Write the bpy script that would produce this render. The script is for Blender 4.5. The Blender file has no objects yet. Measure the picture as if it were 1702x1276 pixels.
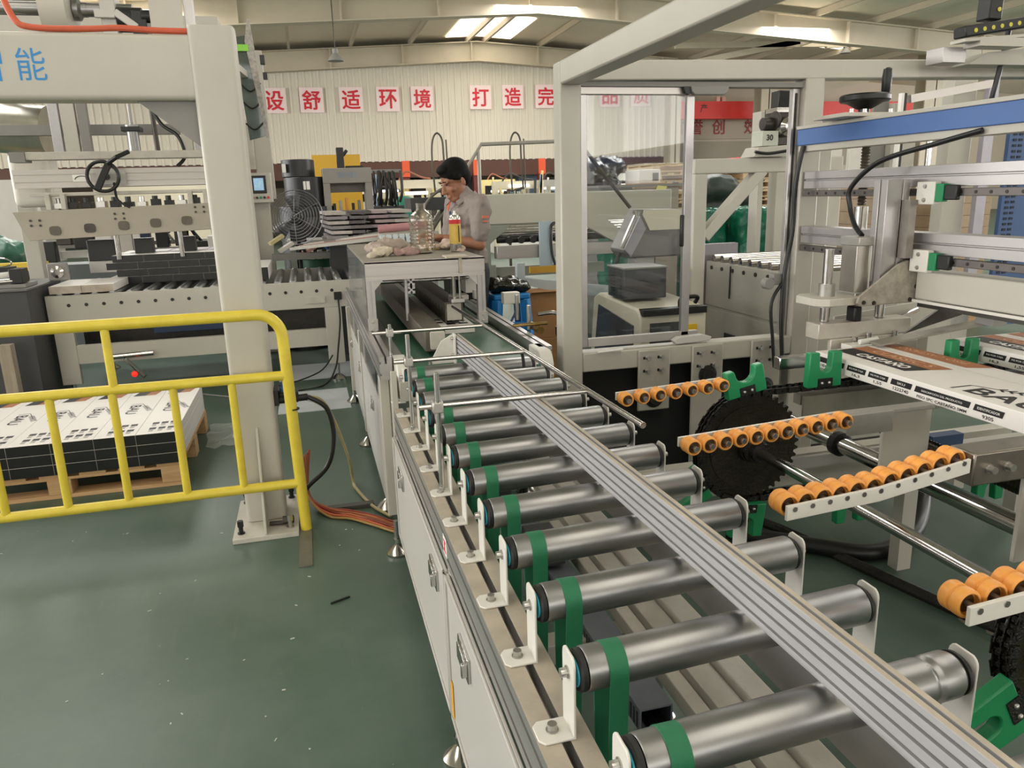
import bpy, bmesh, math, random
from mathutils import Vector, Matrix
random.seed(7)
S = bpy.context.scene
COL = S.collection

# ------------------------------------------------------------------ camera
def make_camera():
    F, roll, pitch, yaw = 1260.0, math.radians(1.7), math.radians(14.207), math.radians(14.605)
    r = Vector((math.cos(yaw), -math.sin(yaw), 0)); h = Vector((math.sin(yaw), math.cos(yaw), 0))
    f = h*math.cos(pitch) + Vector((0, 0, -math.sin(pitch)))
    u = r.cross(f)
    c, s = math.cos(roll), math.sin(roll)
    cx = c*r - s*u; cu = s*r + c*u
    cam = bpy.data.cameras.new('camera'); o = bpy.data.objects.new('camera', cam); COL.objects.link(o)
    cam.sensor_fit = 'HORIZONTAL'; cam.sensor_width = 36.0; cam.lens = F/1702*36
    cam.clip_start = 0.05; cam.clip_end = 200
    m = Matrix((cx, cu, -f)).transposed().to_4x4(); m.translation = Vector((0, 0, 1.45))
    o.matrix_world = m
    S.camera = o
make_camera()

# ------------------------------------------------------------------ world, lights, exposure
def make_light():
    w = bpy.data.worlds.new('world'); S.world = w; w.use_nodes = True
    bg = w.node_tree.nodes['Background']; bg.inputs[0].default_value = (1.0, 0.985, 0.97, 1); bg.inputs[1].default_value = 2.2
    def area(name, loc, sx, sy, power, col=(1, .985, .965), rot=(0, 0, 0)):
        l = bpy.data.lights.new(name, 'AREA'); l.shape = 'RECTANGLE'; l.size = sx; l.size_y = sy; l.energy = power; l.color = col
        o = bpy.data.objects.new(name, l); o.location = loc; o.rotation_euler = rot; COL.objects.link(o)
    # daylight falling through the roof skylight strips
    for (x, y, e) in ((6.3, 3.0, 420), (6.3, 12.0, 420), (6.3, 21.0, 480), (-3.5, 1.0, 380), (-3.5, 9.0, 300), (-3.5, 18.0, 380), (14.0, 7.0, 380), (14.0, 18.0, 420), (1.6, -2.0, 300)):
        area('skylight_lamp', (x, y, 5.75 if abs(x-6.3) > .1 else 6.1), 2.2, 5.0, e*(.25 if y < 6 else 1.9))
    # lamps added at both sides and behind the viewer to brighten the roof
    area('window_lamp', (-19.5, 8, 3.4), 3.4, 26, 7000, (1, .985, .97), (0, math.radians(-112), 0))
    area('window_lamp', (33, 8, 3.4), 3.4, 26, 6500, (1, .985, .97), (0, math.radians(112), 0))
    area('window_lamp', (4, -12.5, 3.4), 30, 3.0, 1300, (1, .985, .97), (math.radians(118), 0, 0))
make_light()
S.view_settings.view_transform = 'Standard'; S.view_settings.look = 'None'
S.view_settings.gamma = 1.0; S.view_settings.use_curve_mapping = False
S.view_settings.exposure = -1.0

# ------------------------------------------------------------------ materials
def lin(c):
    c = c/255.0
    return c/12.92 if c <= .04045 else ((c+.055)/1.055)**2.4
def rgb(h):
    return (lin(int(h[0:2], 16)), lin(int(h[2:4], 16)), lin(int(h[4:6], 16)), 1)
MATS = {}
def mat(name, hexc, rough=.5, metal=0.0, var=.06, scale=6.0, bump=0.0, bscale=60.0, spec=.5, trans=0.0, emis=0.0, hex2=None, stretch=(1, 1, 1), alpha=1.0, coat=0.0):
    if name in MATS: return MATS[name]
    m = bpy.data.materials.new(name); m.use_nodes = True; MATS[name] = m
    nt = m.node_tree; N = nt.nodes; L = nt.links
    b = N['Principled BSDF']; c = rgb(hexc)
    b.inputs['Roughness'].default_value = rough; b.inputs['Metallic'].default_value = metal
    b.inputs['Specular IOR Level'].default_value = spec
    b.inputs['Base Color'].default_value = c
    if coat: b.inputs['Coat Weight'].default_value = coat
    if trans:
        b.inputs['Transmission Weight'].default_value = trans; b.inputs['IOR'].default_value = 1.45
    if alpha < 1: b.inputs['Alpha'].default_value = alpha
    if emis:
        b.inputs['Emission Color'].default_value = c; b.inputs['Emission Strength'].default_value = emis
    if var or bump:
        g = N.new('ShaderNodeNewGeometry'); mp = N.new('ShaderNodeMapping'); mp.inputs['Scale'].default_value = stretch
        L.new(g.outputs['Position'], mp.inputs['Vector'])
    if var:
        n = N.new('ShaderNodeTexNoise'); n.inputs['Scale'].default_value = scale; n.inputs['Detail'].default_value = 5; n.inputs['Roughness'].default_value = .65
        L.new(mp.outputs[0], n.inputs['Vector'])
        mx = N.new('ShaderNodeMix'); mx.data_type = 'RGBA'
        rr = N.new('ShaderNodeMapRange'); rr.inputs['From Min'].default_value = .3; rr.inputs['From Max'].default_value = .7
        L.new(n.outputs['Fac'], rr.inputs['Value']); L.new(rr.outputs[0], mx.inputs['Factor'])
        c2 = rgb(hex2) if hex2 else tuple(min(1, v*(1+var)) for v in c[:3])+(1,)
        c1 = c if hex2 else tuple(v*(1-var) for v in c[:3])+(1,)
        mx.inputs['A'].default_value = c1; mx.inputs['B'].default_value = c2
        L.new(mx.outputs['Result'], b.inputs['Base Color'])
        ro = N.new('ShaderNodeMapRange'); ro.inputs['To Min'].default_value = max(0, rough-.07); ro.inputs['To Max'].default_value = min(1, rough+.07)
        L.new(n.outputs['Fac'], ro.inputs['Value']); L.new(ro.outputs[0], b.inputs['Roughness'])
    if bump:
        n2 = N.new('ShaderNodeTexNoise'); n2.inputs['Scale'].default_value = bscale; n2.inputs['Detail'].default_value = 3
        L.new(mp.outputs[0], n2.inputs['Vector'])
        bp = N.new('ShaderNodeBump'); bp.inputs['Strength'].default_value = bump; bp.inputs['Distance'].default_value = .01
        L.new(n2.outputs['Fac'], bp.inputs['Height']); L.new(bp.outputs[0], b.inputs['Normal'])
    return m

CREAM = mat('cream_paint', 'BAB6AC', .42, 0, .05, 3)
CREAMW = mat('worn_cream_paint', 'B2ADA2', .5, 0, .12, 9, .1, 90, hex2='C8C3B9')
PANEL = mat('pale_grey_panel', 'BDBAB5', .38, 0, .03, 2)
WHITE = mat('white_bracket_paint', 'D6D3CC', .4, 0, .05, 12)
ALU = mat('anodised_aluminium', 'B5B2B1', .34, .75, .05, 30, stretch=(1, .05, 1))
ALUX = mat('anodised_aluminium_cross', 'B9B4B0', .36, .7, .05, 30, stretch=(.05, 1, 1))
ALUG = mat('grey_aluminium', 'B2B1B4', .45, .3, .05, 60, stretch=(1, .03, 1))
DUSTY = mat('dusty_aluminium', 'A99F92', .6, .25, .15, 14, hex2='C2B7A6')
STEEL = mat('roller_steel', '8F9092', .38, 1.0, .10, 5, stretch=(1, 3, 3), hex2='A3A2A0')
CHROME = mat('polished_steel', 'C4C1BE', .16, 1.0, .05, 20)
BOLT = mat('zinc_bolt', 'B8B6B2', .3, .9, .08, 40)
DSTEEL = mat('dark_steel', '4A4743', .45, .7, .2, 20)
GREASE = mat('greasy_chain_black', '17130F', .38, .35, .5, 60, .5, 200)
BLACK = mat('black_plastic', '141414', .42, 0, .1, 12)
RUBBER = mat('black_rubber', '1B1B1C', .6, 0, .1, 12)
GREY = mat('dark_grey_paint', '3E3E40', .5, 0, .08, 4)
MGREY = mat('mid_grey_paint', '85837F', .5, 0, .06, 4)
GREEN = mat('green_plastic', '14804E', .42, 0, .08, 10)
STRAP = mat('green_belt', '1B6B48', .6, 0, .06, 30, .1, 400)
BELT = mat('dark_green_belt', '2C5240', .38, 0, .16, 5, hex2='3E6450')
ORANGE = mat('orange_wheel', 'EBA552', .45, 0, .08, 40, hex2='DF9440')
YELLOW = mat('yellow_paint', 'DCC945', .38, 0, .08, 14, hex2='CFB83A')
CYAN = mat('cyan_plastic', '2FA9BE', .5, 0, .05, 10)
BLUE = mat('blue_paint', '4A6CA6', .45, 0, .05, 4)
DBLUE = mat('dark_blue_paint', '2F466B', .5, 0, .1, 4)
RED = mat('red_paint', 'C8262E', .5, 0, .05, 4)
SIGNRED = mat('sign_red', 'D02234', .55, 0, 0)
SIGNWHITE = mat('sign_board', 'F0D9D6', .6, 0, .03, 2)
WOOD = mat('pallet_wood', 'B08B62', .75, 0, .25, 9, .25, 60, hex2='C9A67C', stretch=(.3, 3, 6))
CARTON = mat('brown_cardboard', 'A87C50', .75, 0, .08, 6)
PRINT = mat('white_carton', 'E2DDD8', .45, 0, .03, 3)
INK = mat('black_print', '141213', .5, 0, 0)
BOXBLACK = mat('black_carton_end', '0B0E0D', .3, 0, .1, 8)
BROWNINK = mat('brown_print', 'A4673E', .5, 0, .05, 6)
WHITEINK = mat('white_print', 'F2EFEA', .5, 0, 0)
BLUEINK = mat('blue_print', '2E86C8', .5, 0, 0)
GWRAP = mat('green_stretch_wrap', '1E7A5C', .22, 0, .3, 5, .8, 14, hex2='0E4E45')
ORHOSE = mat('orange_hose', 'C4583A', .5, 0, .08, 20)
CLEARP = mat('clear_plastic', 'F4F2EC', .08, 0, 0, trans=1.0)
STRUCT = mat('roof_steel_paint', 'C4B9A4', .6, 0, .06, 1)


# ------------------------------------------------------------------ mesh helpers
WL = {}
class MB:
    def __init__(s): s.bm = bmesh.new(); s.mats = []; s.cur = 0
    def use(s, m):
        if m not in s.mats: s.mats.append(m)
        s.cur = s.mats.index(m); return s
    def _f(s, vs):
        try:
            f = s.bm.faces.new(vs); f.material_index = s.cur; return f
        except ValueError: return None
    def box(s, x0, x1, y0, y1, z0, z1):
        v = [s.bm.verts.new((x, y, z)) for x in (x0, x1) for y in (y0, y1) for z in (z0, z1)]
        for q in ((0, 1, 3, 2), (4, 6, 7, 5), (0, 4, 5, 1), (2, 3, 7, 6), (0, 2, 6, 4), (1, 5, 7, 3)): s._f([v[i] for i in q])
        return s
    def rbox(s, c, size, rot):           # box turned by an Euler rotation about its centre
        M = Matrix.Translation(c) @ rot.to_matrix().to_4x4() if hasattr(rot, 'to_matrix') else Matrix.Translation(c) @ rot.to_4x4()
        v = [s.bm.verts.new(M @ Vector((x*size[0]/2, y*size[1]/2, z*size[2]/2))) for x in (-1, 1) for y in (-1, 1) for z in (-1, 1)]
        for q in ((0, 1, 3, 2), (4, 6, 7, 5), (0, 4, 5, 1), (2, 3, 7, 6), (0, 2, 6, 4), (1, 5, 7, 3)): s._f([v[i] for i in q])
        return s
    def bar(s, p0, p1, w, h, up=(0, 0, 1)):   # rectangular bar between two points
        p0 = Vector(p0); p1 = Vector(p1); d = (p1-p0).normalized(); u = Vector(up)
        a = d.cross(u).normalized(); b = a.cross(d)
        v = [s.bm.verts.new(p + a*sa*w/2 + b*sb*h/2) for p in (p0, p1) for sa in (-1, 1) for sb in (-1, 1)]
        for q in ((0, 1, 3, 2), (4, 6, 7, 5), (0, 4, 5, 1), (2, 3, 7, 6), (0, 2, 6, 4), (1, 5, 7, 3)): s._f([v[i] for i in q])
        return s
    def cyl(s, p0, p1, r, n=20, r2=None, cap=True):
        p0 = Vector(p0); p1 = Vector(p1); d = (p1-p0).normalized(); r2 = r if r2 is None else r2
        a = d.orthogonal().normalized(); b = d.cross(a)
        A = [s.bm.verts.new(p0+(a*math.cos(t)+b*math.sin(t))*r) for t in [2*math.pi*i/n for i in range(n)]]
        B = [s.bm.verts.new(p1+(a*math.cos(t)+b*math.sin(t))*r2) for t in [2*math.pi*i/n for i in range(n)]]
        for i in range(n): s._f([A[i], A[(i+1) % n], B[(i+1) % n], B[i]])
        if cap: s._f(A[::-1]); s._f(B)
        return s
    def lathe(s, c, axis, prof, n=24):   # prof: (radius, distance along axis)
        c = Vector(c); d = Vector(axis).normalized(); a = d.orthogonal().normalized(); b = d.cross(a)
        rings = []
        for r, z in prof:
            rings.append([s.bm.verts.new(c+d*z+(a*math.cos(2*math.pi*i/n)+b*math.sin(2*math.pi*i/n))*max(r, 1e-5)) for i in range(n)])
        for R0, R1 in zip(rings, rings[1:]):
            for i in range(n): s._f([R0[i], R0[(i+1) % n], R1[(i+1) % n], R1[i]])
        s._f(rings[0][::-1]); s._f(rings[-1])
        return s
    def prism(s, axis, pts, a, b):       # polygon pushed along an axis: x->(y,z) y->(x,z) z->(x,y)
        def P(p, t): return {'x': (t, p[0], p[1]), 'y': (p[0], t, p[1]), 'z': (p[0], p[1], t)}[axis]
        A = [s.bm.verts.new(P(p, a)) for p in pts]; B = [s.bm.verts.new(P(p, b)) for p in pts]
        n = len(pts)
        for i in range(n): s._f([A[i], A[(i+1) % n], B[(i+1) % n], B[i]])
        s._f(A[::-1]); s._f(B)
        return s
    def tube(s, pts, r, n=10, cl=False):
        pts = [Vector(p) for p in pts]; rings = []; pa = None; N = len(pts)
        for i, p in enumerate(pts):
            if cl: d = pts[(i+1) % N]-pts[i-1]
            else: d = pts[min(i+1, N-1)]-pts[max(i-1, 0)]
            d.normalize()
            if pa is None: a = d.orthogonal().normalized()
            else:
                a = pa - d*pa.dot(d); a.normalize()
            pa = a; b = d.cross(a)
            rr = r[i] if isinstance(r, (list, tuple)) else r
            rings.append([s.bm.verts.new(p+(a*math.cos(2*math.pi*k/n)+b*math.sin(2*math.pi*k/n))*rr) for k in range(n)])
        prs = list(zip(rings, rings[1:])) + ([(rings[-1], rings[0])] if cl else [])
        for R0, R1 in prs:
            for k in range(n): s._f([R0[k], R0[(k+1) % n], R1[(k+1) % n], R1[k]])
        if not cl: s._f(rings[0][::-1]); s._f(rings[-1])
        return s
    def ribbon(s, pts, w, t, x):         # closed flat band in the plane x = const, pts (y,z)
        n = len(pts)
        def off(k, o):
            p = Vector(pts[k]); d = (Vector(pts[(k+1) % n])-Vector(pts[k-1])).normalized(); q = p+Vector((-d.y, d.x))*o
            return q
        R = [[s.bm.verts.new((x+sx*w/2, off(k, o).x, off(k, o).y)) for k in range(n)] for sx, o in ((-1, 0), (1, 0), (1, t), (-1, t))]
        for j in range(4):
            A, B = R[j], R[(j+1) % 4]
            for k in range(n): s._f([A[k], A[(k+1) % n], B[(k+1) % n], B[k]])
        return s
    def sph(s, c, r, sc=(1, 1, 1), n=16):
        M = Matrix.Translation(c) @ Matrix.Diagonal((r*sc[0], r*sc[1], r*sc[2], 1))
        fs = set(s.bm.faces)
        bmesh.ops.create_uvsphere(s.bm, u_segments=n, v_segments=max(6, n//2), radius=1, matrix=M)
        for f in s.bm.faces:
            if f not in fs: f.material_index = s.cur
        return s
    def quad(s, *ps):
        s._f([s.bm.verts.new(p) for p in ps]); return s
    def add(s, me, M):                   # append a mesh datablock
        vs = [s.bm.verts.new(M @ v.co) for v in me.vertices]
        for p in me.polygons: s._f([vs[i] for i in p.vertices])
        return s

def wloc(o):
    return WL.get(o.name, Vector((0, 0, 0)))
def obj(name, mb, m=None, parent=None, bev=0.0, ang=35, smooth=True, seg=2, base=None):
    bm = mb.bm
    bmesh.ops.recalc_face_normals(bm, faces=bm.faces[:])
    off = wloc(parent) if parent else (Vector(base) if base else None)
    if off is None:
        xs = [v.co for v in bm.verts]
        off = Vector(((min(c.x for c in xs)+max(c.x for c in xs))/2, (min(c.y for c in xs)+max(c.y for c in xs))/2, min(c.z for c in xs)))
    bmesh.ops.translate(bm, verts=bm.verts[:], vec=-off)
    me = bpy.data.meshes.new(name); bm.to_mesh(me); bm.free()
    for x in (mb.mats or [m]): me.materials.append(x)
    if smooth and len(me.polygons):
        me.polygons.foreach_set('use_smooth', [True]*len(me.polygons)); me.set_sharp_from_angle(angle=math.radians(ang))
    o = bpy.data.objects.new(name, me); COL.objects.link(o)
    if parent:
        o.parent = parent; WL[o.name] = wloc(parent)
    else:
        o.location = off; WL[o.name] = off
    if bev:
        b = o.modifiers.new('bevel', 'BEVEL'); b.width = bev; b.segments = seg; b.limit_method = 'ANGLE'; b.angle_limit = math.radians(40); b.harden_normals = False
    return o
def tag(o, label, cat, group=None):
    o['label'] = label; o['category'] = cat
    if group: o['group'] = group
    return o
def thing(name, label, cat, loc, group=None):
    o = bpy.data.objects.new(name, None); COL.objects.link(o); o.location = loc; o.empty_display_size = .1
    WL[o.name] = Vector(loc)
    return tag(o, label, cat, group)
def struct(name, mb, m, bev=0.0, smooth=True):
    o = obj(name, mb, m, None, bev, smooth=smooth); o['kind'] = 'structure'; return o
def dup(root, loc, label=None, group=None, rz=None, only=None):
    r = root.copy(); COL.objects.link(r); r.location = loc; WL[r.name] = Vector(loc)
    if rz is not None: r.rotation_euler = (0, 0, rz)
    if label: r['label'] = label
    if group: r['group'] = group
    for ch in list(root.children):
        c = ch.copy(); COL.objects.link(c); c.parent = r
        for g in list(ch.children):
            d = g.copy(); COL.objects.link(d); d.parent = c
    return r
def dup_part(p, dv):
    c = p.copy(); COL.objects.link(c); c.location = p.location + Vector(dv); c.parent = p.parent
    for g in list(p.children):
        d = g.copy(); COL.objects.link(d); d.parent = c
    return c
TXT = {}
def text_mesh(body, bold=0.0):
    k = (body, bold)
    if k in TXT: return TXT[k]
    cu = bpy.data.curves.new('lettering', 'FONT'); cu.body = body; cu.size = 1.0; cu.align_x = 'CENTER'; cu.align_y = 'CENTER'
    cu.offset = bold; cu.resolution_u = 3
    o = bpy.data.objects.new('lettering', cu); COL.objects.link(o)
    bpy.context.view_layer.update()
    dg = bpy.context.evaluated_depsgraph_get(); me = bpy.data.meshes.new_from_object(o.evaluated_get(dg))
    bpy.data.objects.remove(o); TXT[k] = me
    xs = [v.co.x for v in me.vertices] or [0, 1]; ys = [v.co.y for v in me.vertices] or [0, 1]
    me['w'] = max(xs)-min(xs); me['h'] = max(ys)-min(ys); me['cx'] = (max(xs)+min(xs))/2; me['cy'] = (max(ys)+min(ys))/2
    return me
def text(mb, body, c, ux, uy, w=None, h=None, bold=.01):
    """flat letters centred at c, reading along ux with their tops towards uy, fitted to w and/or h"""
    me = text_mesh(body, bold); ux = Vector(ux).normalized(); uy = Vector(uy).normalized(); uz = ux.cross(uy)
    sx = w/me['w'] if w else h/me['h']; sy = h/me['h'] if h else sx
    M = Matrix.Translation(c) @ Matrix((ux*sx, uy*sy, uz)).transposed().to_4x4() @ Matrix.Translation((-me['cx'], -me['cy'], 0))
    return mb.add(me, M)
def smoothpath(pts, n=6):
    pts = [Vector(p) for p in pts]; out = []
    P = [pts[0]]+pts+[pts[-1]]
    for i in range(1, len(P)-2):
        a, b, c, d = P[i-1], P[i], P[i+1], P[i+2]
        for k in range(n):
            t = k/n
            out.append(.5*((2*b)+(c-a)*t+(2*a-5*b+4*c-d)*t*t+(3*b-a-3*c+d)*t**3))
    out.append(pts[-1]); return out
def shcs(mb, p, d, r=.006, l=.008):      # socket head cap screw, base at p, pointing along d
    p = Vector(p); d = Vector(d).normalized()
    mb.cyl(p, p+d*.002, r*1.35, 14); mb.cyl(p+d*.002, p+d*(l+.002), r, 12)
    return mb

# ------------------------------------------------------------------ building shell
def floor_mat():
    m = mat('green_epoxy_floor', '46574B', .34, 0, 0); nt = m.node_tree; N = nt.nodes; L = nt.links; b = N['Principled BSDF']
    g = N.new('ShaderNodeNewGeometry')
    n1 = N.new('ShaderNodeTexNoise'); n1.inputs['Scale'].default_value = 1.3; n1.inputs['Detail'].default_value = 6; n1.inputs['Roughness'].default_value = .7
    n2 = N.new('ShaderNodeTexNoise'); n2.inputs['Scale'].default_value = 11; n2.inputs['Detail'].default_value = 8; n2.inputs['Roughness'].default_value = .75
    v = N.new('ShaderNodeTexVoronoi'); v.inputs['Scale'].default_value = 9
    mp = N.new('ShaderNodeMapping'); mp.inputs['Scale'].default_value = (3, .35, 1); mp.inputs['Rotation'].default_value = (0, 0, .5)
    n3 = N.new('ShaderNodeTexNoise'); n3.inputs['Scale'].default_value = 5; n3.inputs['Detail'].default_value = 6
    L.new(g.outputs['Position'], mp.inputs['Vector']); L.new(mp.outputs[0], n3.inputs['Vector'])
    for n in (n1, n2, v): L.new(g.outputs['Position'], n.inputs['Vector'])
    def rng(src, a, bb):
        r = N.new('ShaderNodeMapRange'); r.inputs['From Min'].default_value = a; r.inputs['From Max'].default_value = bb; L.new(src, r.inputs['Value']); return r.outputs[0]
    def mix(f, a, bb):
        x = N.new('ShaderNodeMix'); x.data_type = 'RGBA'
        if isinstance(f, float): x.inputs['Factor'].default_value = f
        else: L.new(f, x.inputs['Factor'])
        for i, s in (('A', a), ('B', bb)):
            if isinstance(s, tuple): x.inputs[i].default_value = s
            else: L.new(s, x.inputs[i])
        return x.outputs['Result']
    c = mix(rng(n1.outputs['Fac'], .35, .68), rgb('42574A'), rgb('5C6C61'))
    c = mix(rng(n3.outputs['Fac'], .6, .95), c, rgb('656E66'))
    c = mix(rng(n2.outputs['Fac'], .62, .9), c, rgb('7C8178'))
    c = mix(rng(v.outputs['Distance'], .03, .01), c, rgb('8A8C84'))
    L.new(c, b.inputs['Base Color'])
    L.new(rng(n2.outputs['Fac'], .2, .8), b.inputs['Roughness'])
    rr = N.new('ShaderNodeMapRange'); rr.inputs['To Min'].default_value = .3; rr.inputs['To Max'].default_value = .55
    L.new(n1.outputs['Fac'], rr.inputs['Value']); L.new(rr.outputs[0], b.inputs['Roughness'])
    return m
def clad_mat():
    m = mat('ribbed_cladding', 'D9D2C0', .6, 0, 0); nt = m.node_tree; N = nt.nodes; L = nt.links; b = N['Principled BSDF']
    g = N.new('ShaderNodeNewGeometry'); n = N.new('ShaderNodeTexNoise'); n.inputs['Scale'].default_value = .5
    L.new(g.outputs['Position'], n.inputs['Vector'])
    x = N.new('ShaderNodeMix'); x.data_type = 'RGBA'; x.inputs['A'].default_value = rgb('D2CAB8'); x.inputs['B'].default_value = rgb('DDD6C6')
    L.new(n.outputs['Fac'], x.inputs['Factor']); L.new(x.outputs['Result'], b.inputs['Base Color'])
    return m
RIDGE_X, RIDGE_Z, SL = 6.3, 6.72, .06
def roofz(x): return RIDGE_Z - SL*abs(x-RIDGE_X)
def shell():
    mb = MB(); mb.quad((-26, -14, 0), (40, -14, 0), (40, 46, 0), (-26, 46, 0)); struct('floor', mb, floor_mat(), smooth=False)
    # far ribbed gable wall above the opening: trapezoidal ribs as real corrugation
    mb = MB(); x = -16.0; pts = []
    while x < 13.8:
        pts += [(x, 28.0), (x+.13, 28.0), (x+.15, 27.965), (x+.20, 27.965), (x+.22, 28.0)]; x += .235
    for (p, q) in zip(pts, pts[1:]):
        mb.quad((p[0], p[1], 2.6), (q[0], q[1], 2.6), (q[0], q[1], roofz(q[0])-.75), (p[0], p[1], roofz(p[0])-.75))
    struct('wall_far', mb, clad_mat(), smooth=False)
    mb = MB(); mb.box(-16, 14.0, 28.0, 28.2, 2.05, 2.62); struct('trim_1', mb, mat('brown_beam', '5C3A2E', .6, 0, .1, 2))
    # wall beside the right-hand bay, further off, and the hall beyond the opening
    mb = MB(); mb.box(-26, 40, 45.5, 45.8, 0, 7); struct('wall_back', mb, mat('far_hall_wall', '8B7E70', .7, 0, .1, .4))
    mb = MB(); mb.box(14.0, 40, 30, 30.2, 0, 7); struct('wall_right', mb, mat('right_bay_wall', 'C9BEA9', .6, 0, .05, .6))
    # roof sheets, each side of the ridge, with openings for the skylights left as glowing sheets
    mb = MB()
    for sx in (-1, 1):
        xe = RIDGE_X + sx*34
        mb.quad((RIDGE_X, -14, RIDGE_Z), (xe, -14, roofz(xe)), (xe, 46, roofz(xe)), (RIDGE_X, 46, RIDGE_Z))
    struct('ceiling', mb, mat('roof_sheet', 'EBE1CF', .7, 0, .05, .5), smooth=False)
    k = 0
    for (x0, x1, y0, y1) in ((5.2, 7.5, 24.4, 27.6), (5.2, 7.5, 10, 14.5), (5.2, 7.5, 0.5, 5.5), (-4.6, -2.4, -1.5, 3.5), (-4.6, -2.4, 15.5, 20.5), (12.9, 15.1, 4.5, 9.5), (16.4, 18.8, 22.6, 24.6), (.5, 2.7, -4.5, .5)):
        k += 1; mb = MB()
        for a, b in ((x0, x1),) if not (x0 < RIDGE_X < x1) else ((x0, RIDGE_X), (RIDGE_X, x1)):
            mb.quad((a, y0, roofz(a)-.03), (b, y0, roofz(b)-.03), (b, y1, roofz(b)-.03), (a, y1, roofz(a)-.03))
        struct('window_%d' % k, mb, mat('skylight_sheet', 'FFF6E2', .6, 0, 0, emis=5.0), smooth=False)
    # rafters: deep plate girders following the slope, with flanges and stiffeners
    for i, (y, xa, xb) in enumerate(((14.0, -14, 27), (20.5, -14, 27), (27.7, -14, 13.9))):
        mb = MB()
        for s0, s1 in ((xa, RIDGE_X), (RIDGE_X, xb)):
            for (d0, d1, hw) in ((.22, .80, .012), (.80, .83, .16), (.19, .22, .16)):
                a0, a1 = roofz(s0), roofz(s1)
                vs = [mb.bm.verts.new((xx, yy, zz-dd)) for (xx, zz) in ((s0, a0), (s1, a1)) for yy in (y-hw, y+hw) for dd in (d0, d1)]
                for q in ((0, 1, 3, 2), (4, 6, 7, 5), (0, 4, 5, 1), (2, 3, 7, 6), (0, 2, 6, 4), (1, 5, 7, 3)): mb._f([vs[j] for j in q])
        x = xa+.9
        while x < xb:
            mb.box(x-.02, x+.02, y-.14, y+.14, roofz(x)-.80, roofz(x)-.2); x += 2.4
        o = struct('beam', mb, STRUCT, smooth=False); o.name = 'roof_beam'
    for x in [-10, -8, -6, -4, -2, 0, 2, 4, 6.0, 6.6, 8.6, 10.6, 12.6, 14.6, 16.6, 18.6, 20.6]:
        mb = MB(); z = roofz(x); mb.box(x-.04, x+.04, -10, 28, z-.19, z-.02)
        o = struct('beam', mb, STRUCT, smooth=False); o.name = 'roof_purlin'
    mb = MB(); mb.box(-26, 40, -13.6, -13.4, 0, 1.6); mb.box(-26, 40, -13.6, -13.4, 4.8, 6.8)
    for k in range(12): mb.box(-26+5.6*k, -25.2+5.6*k, -13.6, -13.4, 1.6, 4.8)
    struct('wall_front', mb, MATS['right_bay_wall'])
    for k in range(11):
        mb = MB(); x = -25.2+5.6*k; mb.quad((x, -13.5, 1.6), (x+4.8, -13.5, 1.6), (x+4.8, -13.5, 4.8), (x, -13.5, 4.8)); struct('window_%d' % (10+k), mb, mat('daylight_pane', 'FFFBF4', .5, 0, 0, emis=4.0), smooth=False)
shell()


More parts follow.
